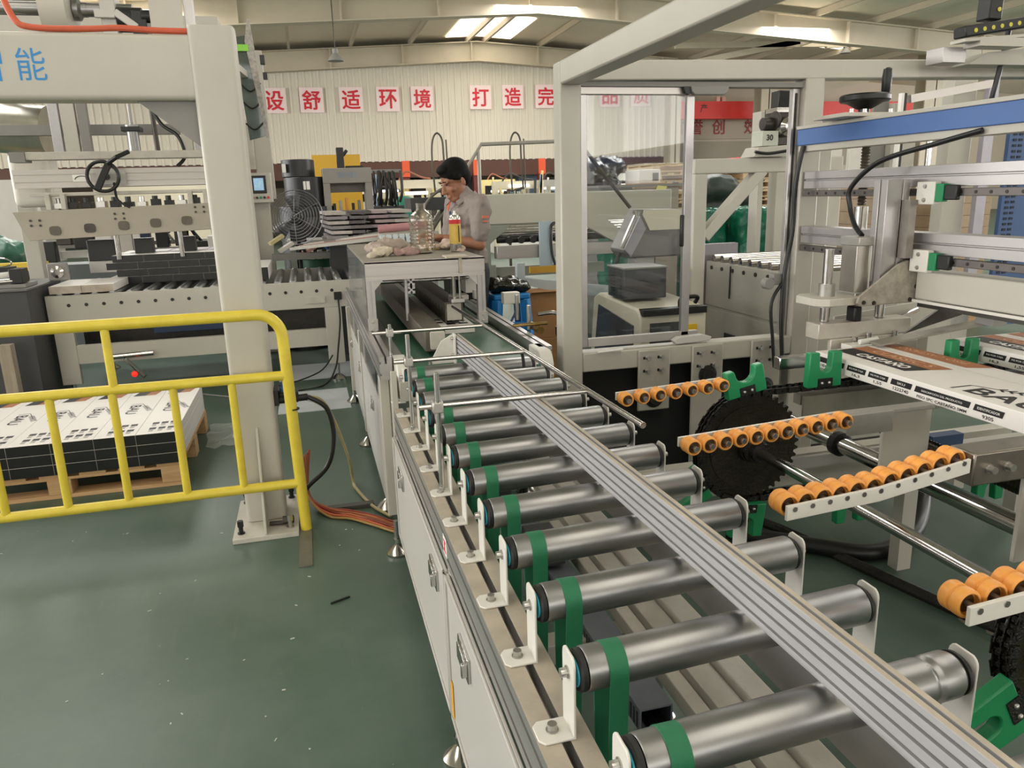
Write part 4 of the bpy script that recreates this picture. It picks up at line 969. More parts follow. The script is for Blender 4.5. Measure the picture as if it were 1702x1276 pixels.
    t = thing('clamp_mechanism', 'air clamp mechanism on top of the dark cabinet', 'mechanism', (-2.1, 6.1, .90))
    mb = MB(); mb.box(-2.25, -1.92, 6.0, 6.25, .901, .925); obj('clamp_base', mb, MGREY, t, .002)
    mb = MB(); mb.cyl((-2.22, 6.05, .97), (-1.98, 6.12, .985), .028, 16); obj('clamp_cylinder', mb, WHITE, t)
    mb = MB(); mb.cyl((-2.26, 5.98, .94), (-1.95, 6.05, .95), .018, 12); obj('clamp_rod', mb, CHROME, t)
    mb = MB(); mb.box(-2.02, -1.94, 6.02, 6.16, .93, 1.03); mb.box(-2.15, -2.02, 6.1, 6.2, 1.0, 1.04); obj('clamp_head', mb, BLACK, t, .004)
    mb = MB(); mb.tube([(-2.06+.06*math.cos(a), 6.05, 1.075+.03*math.sin(a)) for a in [2*math.pi*k/16 for k in range(16)]], .006, 6, cl=True); obj('clamp_loop', mb, CHROME, t)
    t = thing('bearing_unit', 'square flange bearing standing on the conveyor end beside the dark cabinet', 'bearing', (-1.82, 6.45, .90))
    mb = MB(); mb.box(-1.90, -1.76, 6.43, 6.47, .901, 1.03); obj('flange', mb, MGREY, t, .008)
    mb = MB(); mb.lathe((-1.83, 6.43, .965), (0, -1, 0), [(.045, 0), (.045, .012), (.022, .02), (.022, .025)], 20); obj('bearing_ring', mb, CHROME, t)
    mb = MB(); mb.box(-2.06, -1.985, 5.70, 5.78, 0, .55); tag(obj('wooden_post', mb, mat('grey_wood', '8E8272', .8, 0, .2, 8, hex2='A69A88', stretch=(4, 4, .5))), 'weathered wooden post in front of the dark cabinet', 'post')
left_conveyor()

def hmi_and_floor():
    t = thing('operator_panel', 'cream operator panel on a post with a lit touch screen, behind the column', 'control panel', (-.37, 7.75, 0))
    mb = MB(); mb.box(-.465, -.305, 7.62, 7.78, 0, 1.45); obj('post', mb, CREAM, t, .004)
    mb = MB(); mb.box(-.39, -.24, 7.68, 7.79, 1.45, 2.75); obj('mast', mb, CREAM, t, .004)
    mb = MB(); mb.box(-.50, -.265, 7.50, 7.72, 1.42, 1.685); b = obj('panel_box', mb, CREAM, t, .006)
    mb = MB(); mb.box(-.44, -.31, 7.488, 7.50, 1.503, 1.66); s = obj('screen_frame', mb, BLACK, b, .004)
    mb = MB(); mb.box(-.418, -.332, 7.484, 7.488, 1.53, 1.638); obj('screen', mb, mat('lit_screen', '9FC4D8', .3, 0, .35, 40, emis=.9, hex2='6C8CC0'), s)
    for k, c in enumerate((RED, BLACK, GREEN, BLACK, RED)):
        mb = MB(); mb.cyl((-.435+.033*k, 7.50, 1.466), (-.435+.033*k, 7.485, 1.466), .011, 10); obj('push_button', mb, c, b)
    mb = MB(); mb.box(-.54, -.39, 7.62, 7.72, 1.72, 2.15); mb2 = obj('side_box', mb, CREAMW, t, .005)
    # floor hoses, air unit on the column
    t = thing('air_filter_unit', 'blue capped air filter regulator on the right side of the column', 'air regulator', (-.16, 3.5, .42))
    mb = MB(); mb.box(-.205, -.185, 3.44, 3.56, .55, .62); obj('mount', mb, BLACK, t)
    mb = MB(); mb.box(-.185, -.10, 3.47, 3.53, .55, .60); mb.cyl((-.19, 3.46, .57), (-.06, 3.50, .565), .016, 12); obj('regulator_body', mb, BLACK, t, .005)
    mb = MB(); mb.lathe((-.155, 3.50, .60), (0, 0, 1), [(.024, 0), (.024, .02), (.020, .024), (.020, .045), (.012, .05)], 16); obj('blue_cap', mb, BLUE, t)
    mb = MB(); mb.cyl((-.135, 3.50, .40), (-.135, 3.50, .55), .020, 14); obj('filter_bowl', mb, MGREY, t)
    def hose(lab, pts, r, m, name='floor_hose'):
        mb = MB(); mb.tube(smoothpath(pts, 8), r, 8); tag(obj(name, mb, m), lab, 'hose')
    hose('black hose looping from the air filter down to the floor', [(-.06, 3.50, .565), (.02, 3.5, .50), (.04, 3.5, .36), (.0, 3.5, .22), (-.10, 3.52, .12), (-.14, 3.55, .05)], .011, BLACK)
    hose('clear yellowish hose running from the air filter across the floor to the white cabinet', [(-.06, 3.51, .565), (.02, 3.55, .50), (.10, 3.7, .20), (.12, 3.80, .02), (.13, 3.7, .012), (.19, 3.45, .012), (.26, 3.30, .012)], .008, mat('clear_hose', 'A89A6E', .3, 0, .1, 20))
    random.seed(11); cols = ['9B7A45', 'B0562F', '7B2A20', 'B86A3A', '8F5A3C', 'A25B35', '6E5A3C', '9A3F2A']
    for k in range(8):
        o = random.uniform(-.02, .02)
        hose('thin %s cable in the bundle lying from the column base to the white cabinet' % ['tan', 'rust', 'dark red', 'light orange', 'brown', 'orange', 'olive', 'red brown'][k],
             [(-.15+.01*k, 3.62, .20+.01*k), (-.10, 3.52+.01*k, .06), (-.02, 3.40+.012*k+o, .012+.006*(k % 3)), (.08, 3.33+.012*k, .012+.006*(k % 2)), (.18, 3.22+.015*k, .012+.005*(k % 3)), (.27, 3.12+.016*k+o, .012), (.40, 3.05+.016*k, .012)], .0055, mat('cable_%d' % k, cols[k], .5, 0, .05, 30), 'floor_cable')
    mb = MB(); mb.box(-.05, .2, 3.46, 3.50, .0, .02); tag(obj('floor_batten', mb, mat('dark_batten', '4A4742', .6, 0, .2, 10)), 'flat dark batten on the floor behind the cable bundle', 'batten')
    for k, (x, y, a, L) in enumerate(((.08, 6.6, .2, .8), (-.05, 5.6, .1, .5))):
        mb = MB(); mb.box(x-L/2, x+L/2, y-.3, y+.3, .0, .004); tag(obj('floor_sheet', mb, mat('white_sheet', 'C3C8CC', .4, 0, .1, 6)), ['white sheet lying on the floor further back under the conveyor leg', 'white sheet lying on the floor nearer the white cabinet'][k], 'sheet')
hmi_and_floor()
def floor_scraps():
    random.seed(8); mb = MB()
    for k in range(46):
        x, y = random.uniform(-1.5, .15), random.uniform(1.2, 3.6)
        mb.rbox((x, y, .0015), (random.uniform(.003, .014), random.uniform(.002, .006), .002), Matrix.Rotation(random.uniform(0, 3.1), 3, 'Z'))
    o = tag(obj('floor_scraps', mb, mat('pale_scrap', 'B9BBB2', .6, 0, 0)), 'small pale scraps scattered over the green floor in front of the barrier', 'scraps'); o['kind'] = 'stuff'
    mb = MB(); mb.bar((-.035, 2.60, .004), (.035, 2.63, .004), .006, .006); tag(obj('dark_stick', mb, BLACK), 'short dark stick lying on the floor left of the cabinet', 'stick')
floor_scraps()

# ------------------------------------------------------------------ cream machine frame on the right with sliding glass doors
GLASS = mat('door_glass', 'EAEEF0', .02, 0, 0, trans=1.0, spec=.5)
GLASS.node_tree.nodes['Principled BSDF'].inputs['IOR'].default_value = 1.45
def machine_frame():
    t = thing('safety_enclosure', 'large cream steel machine frame with a sliding glass door, right of the roller conveyor', 'machine frame', (1.7, 3.15, 0))
    Y0, Y1 = 3.10, 3.19
    FR = mat('frame_paint', 'B4B0A6', .36, .05, .05, 4)
    mb = MB(); mb.box(1.044, 1.137, Y0, Y1, .05, 1.955); obj('post', mb, FR, t, .007)
    mb = MB(); mb.box(1.044, 1.137, -1.2, Y0, 1.865, 1.955); obj('top_beam', mb, FR, t, .007)
    mb = MB(); mb.bar((1.137, 3.145, 1.920), (3.9, 3.145, 1.958), .085, .080); obj('top_beam', mb, FR, t, .006)
    mb = MB(); mb.box(2.19, 2.285, Y0, Y1, .05, 1.90); obj('post', mb, FR, t, .007)
    mb = MB(); mb.box(1.137, 2.19, Y0, Y1, .66, .747); obj('lower_beam', mb, FR, t, .006)
    mb = MB(); mb.box(2.285, 2.36, 3.12, 3.19, .05, 1.62); obj('side_post', mb, CREAM, t, .006)
    for (x, y) in ((1.09, 3.145), (2.24, 3.145)):
        mb = MB(); mb.box(x-.06, x+.06, y-.06, y+.06, 0, .05); obj('foot_block', mb, DSTEEL, t)
    mb = MB(); mb.box(1.15, 2.18, 3.165, 3.175, .06, .655); obj('shade_panel', mb, mat('shade_black', '0C0D0D', .8, 0, .1, 6), t)  # black panel added to stand for the shaded floor below the beam
    # adjusting plates bolted on the lower beam
    for (x0, x1, z0) in ((1.397, 1.555, .455), (1.665, 1.825, .10), (1.972, 2.13, .45)):
        mb = MB(); mb.box(x0, x1, 3.086, 3.10, z0, .742); p = obj('adjusting_plate', mb, mat('plate_zinc', 'ACA89E', .45, .3, .1, 10), t, .006)
        for dx in (.045, .115):
            for z in (.705, .645):
                mb = MB(); mb.box(x0+dx-.022, x0+dx+.006, 3.084, 3.087, z-.006, z+.006); obj('slot', mb, BLACK, p)
                mb = MB(); shcs(mb, (x0+dx, 3.086, z), (0, -1, 0), .0095, .016); obj('bolt', mb, BOLT, p)
        if z0 > .2 or True:
            mb = MB(); mb.lathe(((x0+x1)/2, 3.086, .515 if z0 != .10 else .60), (0, -1, 0), [(.045, 0), (.045, .006), (.03, .010), (.028, .014)], 22); obj('bearing', mb, GREASE, p)
    # door
    d = []
    mb = MB(); mb.box(1.14, 1.64, 3.135, 3.165, 1.832, 1.862); f = obj('door_rail', mb, ALUX, t, .002)
    mb = MB(); mb.box(1.632, 1.67, 3.14, 3.165, .765, 1.832); obj('door_stile', mb, ALU, t, .002)
    mb = MB(); mb.box(1.14, 1.175, 3.14, 3.165, .765, 1.832); obj('door_stile', mb, ALU, t, .002)
    mb = MB(); mb.box(1.176, 1.72, 3.14, 3.165, .765, .803); obj('door_rail', mb, ALUX, t, .002)
    mb = MB(); mb.box(1.176, 1.632, 3.150, 3.154, .803, 1.832); obj('glass_pane', mb, GLASS, t)
    mb = MB(); mb.box(1.137, 2.19, 3.12, 3.18, 1.862, 1.882); obj('door_track', mb, MGREY, t)
    mb = MB(); mb.prism('y', [(1.60, 1.862), (1.61, 1.835), (1.63, 1.83), (1.63, 1.862)], 3.11, 3.13); obj('track_end', mb, BLACK, t)
    mb = MB(); mb.prism('y', [(1.63, 1.862), (1.635, 1.84), (1.65, 1.828), (1.79, 1.828), (1.805, 1.84), (1.81, 1.862)], 3.10, 3.13); obj('roller_cover', mb, MGREY, t, .003)
    mb = MB(); mb.prism('y', [(1.575, .77), (1.59, .752), (1.76, .757), (1.77, .775), (1.72, .79), (1.60, .785)], 3.10, 3.135); obj('roller_cover', mb, PANEL, t, .003)
    mb = MB(); mb.box(1.615, 1.632, 3.13, 3.15, 1.19, 1.33); obj('door_grip', mb, BLACK, t, .006)
    mb = MB(); mb.box(2.150, 2.188, 3.14, 3.165, .715, 1.86); o = obj('fixed_stile', mb, ALU, t, .002)
    mb = MB(); mb.box(2.163, 2.172, 3.136, 3.14, .73, 1.84); obj('seal', mb, BLACK, o)
    mb = MB(); mb.bar((1.20, 3.09, .752), (1.32, 3.085, .757), .016, .006); obj('tie_strip', mb, WHITEINK, t)
    return t
machine_frame()

# ------------------------------------------------------------------ chain conveyors with green pushers
def ushape(c, ang, y0, y1, w=.125, h=.122, nw=.022, nd=.07):
    c = Vector((c[0], c[1])); a = math.radians(ang); v = Vector((math.cos(a), math.sin(a))); u = Vector((v.y, -v.x))
    zb = h-nd+nw
    arc = [(nw*math.cos(t), zb-nw*math.sin(t)) for t in [math.pi*k/10 for k in range(0, 11)]]
    p = [(-w/2-.004, 0), (w/2+.004, 0), (w/2, h), (nw+.003, h)] + arc + [(-nw-.003, h), (-w/2, h)]
    mb = MB(); mb.prism('y', [tuple(c+u*q[0]+v*q[1]) for q in p], y0, y1); return mb, u, v, c
def chain_conveyor(yc, lab, bracks, xr=3.2, full=True):
    R, cx, cz = .186, 1.41, .575
    t = thing('chain_conveyor', lab, 'chain conveyor', (cx, yc, 0))
    mb = MB(); n = 44; pts = []
    for k in range(n*4):
        a = 2*math.pi*k/(n*4); r = R + (.008 if k % 4 in (0, 1) else -.006); pts.append((cx+r*math.cos(a), cz+r*math.sin(a)))
    mb.prism('y', pts, yc-.008, yc+.008); mb.lathe((cx, yc-.008, cz), (0, -1, 0), [(.15, 0), (.15, .003), (.145, .003), (.10, .004), (.05, .006), (.05, .03)], 40)
    s = obj('sprocket', mb, mat('worn_sprocket', '2E2920', .42, .6, .45, 18, .3, 120), t)
    # roller chain
    Rc = R+.006; path = []
    L = xr-cx; step = .0254
    k = 0
    while k*step < L: path.append((xr-k*step, cz+Rc)); k += 1
    na = int(math.pi*Rc/step)
    path += [(cx+Rc*math.cos(a), cz+Rc*math.sin(a)) for a in [math.pi/2+math.pi*j/na for j in range(na+1)]]
    k = 1
    while k*step < L: path.append((cx+k*step, cz-Rc)); k += 1
    mb = MB()
    for i in range(len(path)-1):
        p, q = Vector(path[i]), Vector(path[i+1]); d = (q-p).normalized(); nn = Vector((-d.y, d.x))
        mb.cyl((p.x, yc-.024, p.y), (p.x, yc+.024, p.y), .0075, 7)
        off = .016 if i % 2 else .021
        for sy in (-1, 0, 1):
            y = yc+sy*off; w = .0105
            vs = [mb.bm.verts.new((r.x, y+dy, r.y)) for r in (p-d*.006-nn*w, q+d*.006-nn*w, q+d*.006+nn*w, p-d*.006+nn*w) for dy in (-.0015, .0015)]
            for f in ((0, 2, 4, 6), (7, 5, 3, 1), (0, 1, 3, 2), (2, 3, 5, 4), (4, 5, 7, 6), (6, 7, 1, 0)): mb._f([vs[j] for j in f])
    obj('drive_chain', mb, GREASE, t, smooth=False)
    mb = MB(); mb.box(1.60, xr, yc-.01, yc+.03, .705, .742); obj('chain_track', mb, mat('track_steel', '8A867B', .5, .4, .15, 10), t)
    mb = MB(); mb.box(1.60, xr, yc-.03, yc-.02, .64, .74); obj('track_side', mb, MATS['track_steel'], t)
    for x in (2.1, 3.0):
        mb = MB(); mb.box(x-.03, x+.03, yc-.02, yc+.03, 0, .70); obj('track_leg', mb, CREAM, t)
    for (x, z, a) in bracks:
        mb, u, v, c = ushape((x, z), a, yc-.047, yc-.017, *((.138, .094, .036, .048) if a == 101 else ())); b = obj('pusher_block', mb, GREEN, t, .004)
        mb = MB(); q = c+u*0+v*.016
        e = [q+u*-.028-v*.014, q+u*.028-v*.014, q+u*.028+v*.016, q-u*.028+v*.016]
        mb.prism('y', [tuple(k) for k in e], yc-.050, yc-.046)
        mp = obj('mount_tab', mb, GREASE, b)
        for s_ in (-1, 1):
            r = q+u*.014*s_; mb = MB(); mb.sph((r.x, yc-.051, r.y), .006, n=10); obj('rivet', mb, BOLT, mp)
    return t
chain_conveyor(2.2, 'greasy black chain and sprocket carrying green pushers, behind the long orange wheel bar', [(1.665, .772, 90), (2.24, .772, 90), (1.372, .772, 101), (1.225, .485, 208), (1.40, .378, 265), (1.82, .372, 270), (2.44, .372, 270)])
chain_conveyor(1.0, 'second greasy chain with green pushers at the right edge, nearest the viewer', [(1.225, .485, 208), (1.44, .380, 268), (1.9, .372, 270)], xr=2.6)
def shafts():
    t = thing('drive_shaft', 'long polished drive shaft joining the two chain sprockets', 'shaft', (1.41, 1.6, .555))
    mb = MB(); mb.cyl((1.41, .6, .575), (1.41, 2.30, .575), .019, 20); obj('shaft_bar', mb, CHROME, t)
    mb = MB(); mb.lathe((1.41, 2.17, .575), (0, -1, 0), [(.045, 0), (.045, .02), (.032, .024), (.032, .05)], 22); obj('hub', mb, GREASE, t)
    mb = MB(); mb.cyl((2.12, 1.05, .45), (2.12, 1.25, .45), .04, 18); obj('hub', mb, DSTEEL, t)
    t = thing('drive_shaft', 'thicker steel shaft with a sleeve, right of and below the plank carton', 'shaft', (1.85, 1.7, .48))
    mb = MB(); mb.cyl((1.85, 1.32, .505), (1.85, 2.75, .505), .031, 22); obj('shaft_bar', mb, CHROME, t)
    mb = MB(); mb.lathe((1.85, 1.34, .505), (0, -1, 0), [(.034, -.03), (.052, 0), (.052, .16), (.040, .17)], 24); obj('sleeve', mb, mat('worn_sleeve', '6F675B', .5, .5, .2, 18), t)
    mb = MB(); mb.lathe((1.85, 2.30, .505), (0, -1, 0), [(.045, 0), (.045, .03), (.035, .035)], 24); obj('flange', mb, GREASE, t)
    t = thing('screw_shaft', 'black threaded adjusting screw behind the steel bar of the third wheel bar', 'screw', (1.72, 1.6, .64))
    mb = MB(); P = [(1.755, 1.95-.55*k/110, .675-.02*k/110) for k in range(111)]
    mb.lathe((1.755, 1.98, .675), (0, -1, -.03), [((.017 if k % 2 else .0225), .0055*k) for k in range(100)], 16); obj('screw_thread', mb, mat('oily_thread', '35312B', .25, .9, .3, 60), t)
    # low crosswise frame members and small gear
    t = thing('support_trestle', 'low cream frame rails under the chain conveyors', 'machine frame', (1.9, 2.4, 0))
    for (y, z) in ((2.42, .30), (2.75, .22)):
        mb = MB(); mb.box(1.20, 3.2, y, y+.07, z, z+.07); obj('rail', mb, CREAM, t, .004)
    for x in (1.3, 2.9):
        mb = MB(); mb.box(x, x+.06, 2.43, 2.49, 0, .30); obj('leg', mb, CREAM, t); mb = MB(); mb.box(x, x+.06, 2.76, 2.82, 0, .22); obj('leg', mb, CREAM, t)
    mb = MB(); mb.box(1.55, 2.25, 2.40, 2.42, .375, .42); obj('linear_guide', mb, ALUX, t); mb = MB(); mb.box(2.35, 2.50, 2.36, 2.41, .39, .45); obj('sensor', mb, DBLUE, t)
    # black hose and dirty strip on the floor
    mb = MB(); mb.tube(smoothpath([(1.60, 2.62, .04), (1.86, 2.40, .035), (2.05, 2.28, .035), (2.30, 2.36, .04), (2.52, 2.55, .10), (2.60, 2.70, .30)], 8), .033, 12)
    tag(obj('rubber_hose', mb, BLACK), 'thick black hose curving over the floor below the long shaft', 'hose')
    mb = MB(); mb.tube(smoothpath([(1.72, 2.92, .012), (1.85, 2.62, .014), (1.93, 2.30, .014), (2.0, 2.02, .014), (2.06, 1.80, .014), (2.2, 1.4, .012)], 8), .022, 8)
    tag(obj('cable_cover', mb, mat('dirty_black', '16150F', .7, 0, .4, 40, .6, 60)), 'dirty black cable cover along the floor under the shafts', 'cable cover')
    mb = MB(); random.seed(2)
    for (x, y, r) in ((2.06, 1.83, .035), (2.10, 1.72, .05), (2.05, 1.9, .02)):
        vs = [mb.bm.verts.new((x+r*1.2*random.uniform(.7, 1.2)*math.cos(a), y+r*random.uniform(.7, 1.3)*math.sin(a), .0012)) for a in [2*math.pi*k/14 for k in range(14)]]; mb._f(vs)
    o = obj('paint_chips', mb, mat('bare_concrete', '8B8475', .8, 0, .15, 20)); tag(o, 'bare concrete patches where the floor paint has chipped beside the cable cover', 'floor patch'); o['kind'] = 'stuff'
shafts()

# ------------------------------------------------------------------ skate wheel bars between chain and rollers
def wheel_bar(lab, p0, p1, n, front, bend=None, block=True):
    """double orange wheels on a flat bar; front=True puts the bar on the viewer's side"""
    p0 = Vector(p0); p1 = Vector(p1); t = thing('skate_wheel_bar', lab, 'wheel conveyor', (p0.x, p0.y, 0), 'orange wheel bars')
    def at(s):
        if bend is None: return p0.lerp(p1, s)
        sb, pb = bend; pb = Vector(pb)
        return p0.lerp(pb, s/sb) if s < sb else pb.lerp(p1, (s-sb)/(1-sb))
    sgn = -1 if front else 1
    yb = .036*sgn
    pts = [at(0), at(1)] if bend is None else [at(0), Vector(bend[1]), at(1)]
    dz0, dz1 = (-.024, .008) if front else (-.012, .014)
    ext = Vector((.018, 0, 0))
    up = [(p.x - (ext.x if i == 0 else -ext.x*(i == len(pts)-1)), p.z+dz1) for i, p in enumerate(pts)]
    dn = [(p.x - (ext.x if i == 0 else -ext.x*(i == len(pts)-1)), p.z+dz0) for i, p in enumerate(pts)]
    mb = MB(); mb.prism('y', up + dn[::-1], p0.y+yb-.004, p0.y+yb+.004); bar = obj('bar', mb, WHITE, t, .001)
    r0 = None
    for i in range(n):
        c = at(i/(n-1))
        if r0 is None:
            kf = 1.13 if front else 1.0
            mb = MB(); mb.lathe(c, (0, 1, 0), [(q_*kf, w_) for q_, w_ in [(.008, -.012), (.0165, -.012), (.0165, -.021), (.018, -.0215), (.0205, -.020), (.0218, -.017), (.0218, -.004), (.0195, -.001), (.0195, .001), (.0218, .004), (.0218, .017), (.0205, .020), (.018, .0215), (.0165, .021), (.0165, .012), (.008, .012)]], 26)
            r0 = obj('skate_wheel', mb, ORANGE, t)
            mb = MB(); mb.lathe(c, (0, -1, 0), [(.0162, .0125), (.0155, .0135), (.007, .0135)], 20); obj('bearing', mb, mat('wheel_bearing', '4A3218', .5, .3, .3, 60), r0)
            a = c + Vector((0, -.034 if not front else -.0415, 0)); b = c + Vector((0, yb+.008 if not front else .03, 0))
            mb = MB(); mb.cyl(a, b, .0055, 10); mb.cyl(a, a+Vector((0, .010 if not front else .0015, 0)), .0078 if not front else .006, 6)
            if front: mb.cyl(b, b-Vector((0, .008, 0)), .0088, 6)
            obj('axle_bolt', mb, BOLT, r0); c0 = c
        else: dup_part(r0, c-c0)
    return t
wheel_bar('short bar of orange wheels furthest back, below the bolted plates', (.936, 2.165, .80), (1.275, 2.165, .815), 7, False)
wheel_bar('long bar of orange wheels in front of the black sprocket', (.915, 1.69, .798), (1.370, 1.69, .819), 11, False)
wheel_bar('bent bar of orange wheels with its white flat bar facing the viewer', (.918, 1.29, .802), (1.335, 1.29, .850), 11, True, bend=(.5, (1.125, 1.29, .815)))
wheel_bar('nearest bar of orange wheels, at the right edge of the picture', (.952, .87, .802), (1.36, .87, .83), 9, True)
def wheel_bar_mounts():
    t = thing('bar_mount', 'grey steel mount with white plate holding the long orange wheel bar', 'mount', (1.55, 1.75, 0))
    mb = MB(); mb.box(1.40, 1.70, 1.712, 1.752, .812, .825); obj('angle_bar', mb, mat('zinc_plate', 'A7A59E', .4, .6, .1, 12), t, .002)
    mb = MB(); mb.box(1.405, 1.55, 1.70, 1.712, .765, .825); obj('face_plate', mb, mat('zinc_plate', 'A7A59E', .4, .6, .1, 12), t, .001)
    mb = MB(); mb.box(1.555, 1.72, 1.742, 1.752, .60, .812); obj('web_plate', mb, CREAM, t, .002)
    t = thing('bar_mount', 'brushed steel tube with two socket screws holding the bent orange wheel bar', 'mount', (1.55, 1.3, 0))
    mb = MB(); mb.box(1.362, 2.1, 1.25, 1.32, .792, .868); b = obj('square_tube', mb, mat('brushed_tube', '8C867C', .3, .8, .15, 14), t, .004)
    for x in (1.405, 1.455):
        mb = MB(); shcs(mb, (x, 1.25, .83), (0, -1, 0), .0085, .014); obj('bolt', mb, BOLT, b)
    mb = MB(); mb.box(1.535, 1.75, 1.27, 1.282, .57, .79); obj('web_plate', mb, CREAM, t, .002)
    mb = MB(); mb.box(2.0, 2.08, 1.25, 1.32, 0, .79); obj('rear_post', mb, CREAM, t)
wheel_bar_mounts()

# ------------------------------------------------------------------ printed cartons lying across the chains
def printed_carton(lab):
    X0, W, T, z0 = 1.745, .345, .055, .805; yf, L = 2.32, 1.20
    t = thing('plank_carton', lab, 'carton', (X0+W/2, yf-L/2, z0), 'cartons on the chains')
    mb = MB(); mb.box(X0, X0+W, yf-L, yf, z0, z0+T); obj('carton_body', mb, PRINT, t, .002)
    zz = z0+T+.0007; u = (0, -1, 0); v = (1, 0, 0)
    bar = MB(); bar.use(INK); xs = X0-.0006
    segs = [(2.312, 2.16, '', ''), (2.150, 2.054, 'KG POR CAJA', '16,3'), (2.046, 1.952, 'M2 POR CAJA', '1,55'), (1.944, 1.852, 'SKU', '1222740'), (1.844, 1.636, 'DESCRIPCIÓN DEL PRODUCTO', 'PISO SPC CASTAÑO 5MM'), (1.628, 1.527, 'IDENTIFICADOR', '9305')]
    for a, b, h, val in segs:
        sl = .006
        bar.use(INK); bar.quad((xs, a, .827), (xs, b+sl, .827), (xs, b, .846), (xs, a-sl, .846))
        if h:
            bar.use(WHITEINK); text(bar, h, (xs-.0006, (a+b)/2, .8365), u, (0, 0, 1), w=min((a-b)*.72, .011*len(h)), h=.007, bold=.0)
            bar.use(INK); text(bar, val, (xs, (a+b)/2, .8165), u, (0, 0, 1), w=min((a-b)*.92, .0092*len(val)), h=.0105, bold=.02)
    bar.use(INK); text(bar, '18X122MM', (xs, 2.235, .8165), u, (0, 0, 1), w=.10, h=.0095, bold=.02)
    obj('side_print', bar, None, t, smooth=False)
    mb = MB(); mb.use(INK); mb.quad((1.815, 2.30, zz), (1.805, 1.955, zz), (1.888, 1.935, zz), (1.895, 2.31, zz))
    mb.use(BROWNINK); mb.quad((1.895, 2.31, zz), (1.888, 1.935, zz), (1.955, 1.915, zz), (1.962, 2.315, zz))
    mb.quad((2.018, 2.31, zz), (2.010, 1.92, zz), (2.088, 1.885, zz), (2.088, 2.31, zz))
    mb.use(WHITEINK); text(mb, 'CASTAÑO', (1.85, 2.10, zz+.0006), u, v, w=.235, h=.050, bold=.03)
    mb.use(mat('pale_brown_print', 'D9A882', .5, 0, 0)); text(mb, 'CLASSIC 5', (1.925, 2.10, zz+.0006), u, v, w=.27, h=.036); text(mb, 'PISO CASTAÑO', (2.052, 2.11, zz+.0006), (0, 1, 0), (-1, 0, 0), w=.30, h=.036)
    logo(mb, (1.815, 1.585, zz), .25, u, v)
    obj('top_print', mb, None, t, smooth=False)
    mb = MB(); mb.box(1.981, 1.983, yf-L+.002, yf-.002, zz-.0006, zz-.0002); obj('flap_seam', mb, mat('seam_shade', 'C2BCB5', .6, 0, 0), t)
    return t
c = printed_carton('printed white carton lettered CASTAÑO, nearest one on the chain conveyor')
dup(c, (1.745+.575+.1725, 2.32-.6, .805), 'second printed carton on the chains, mostly hidden at the right edge')

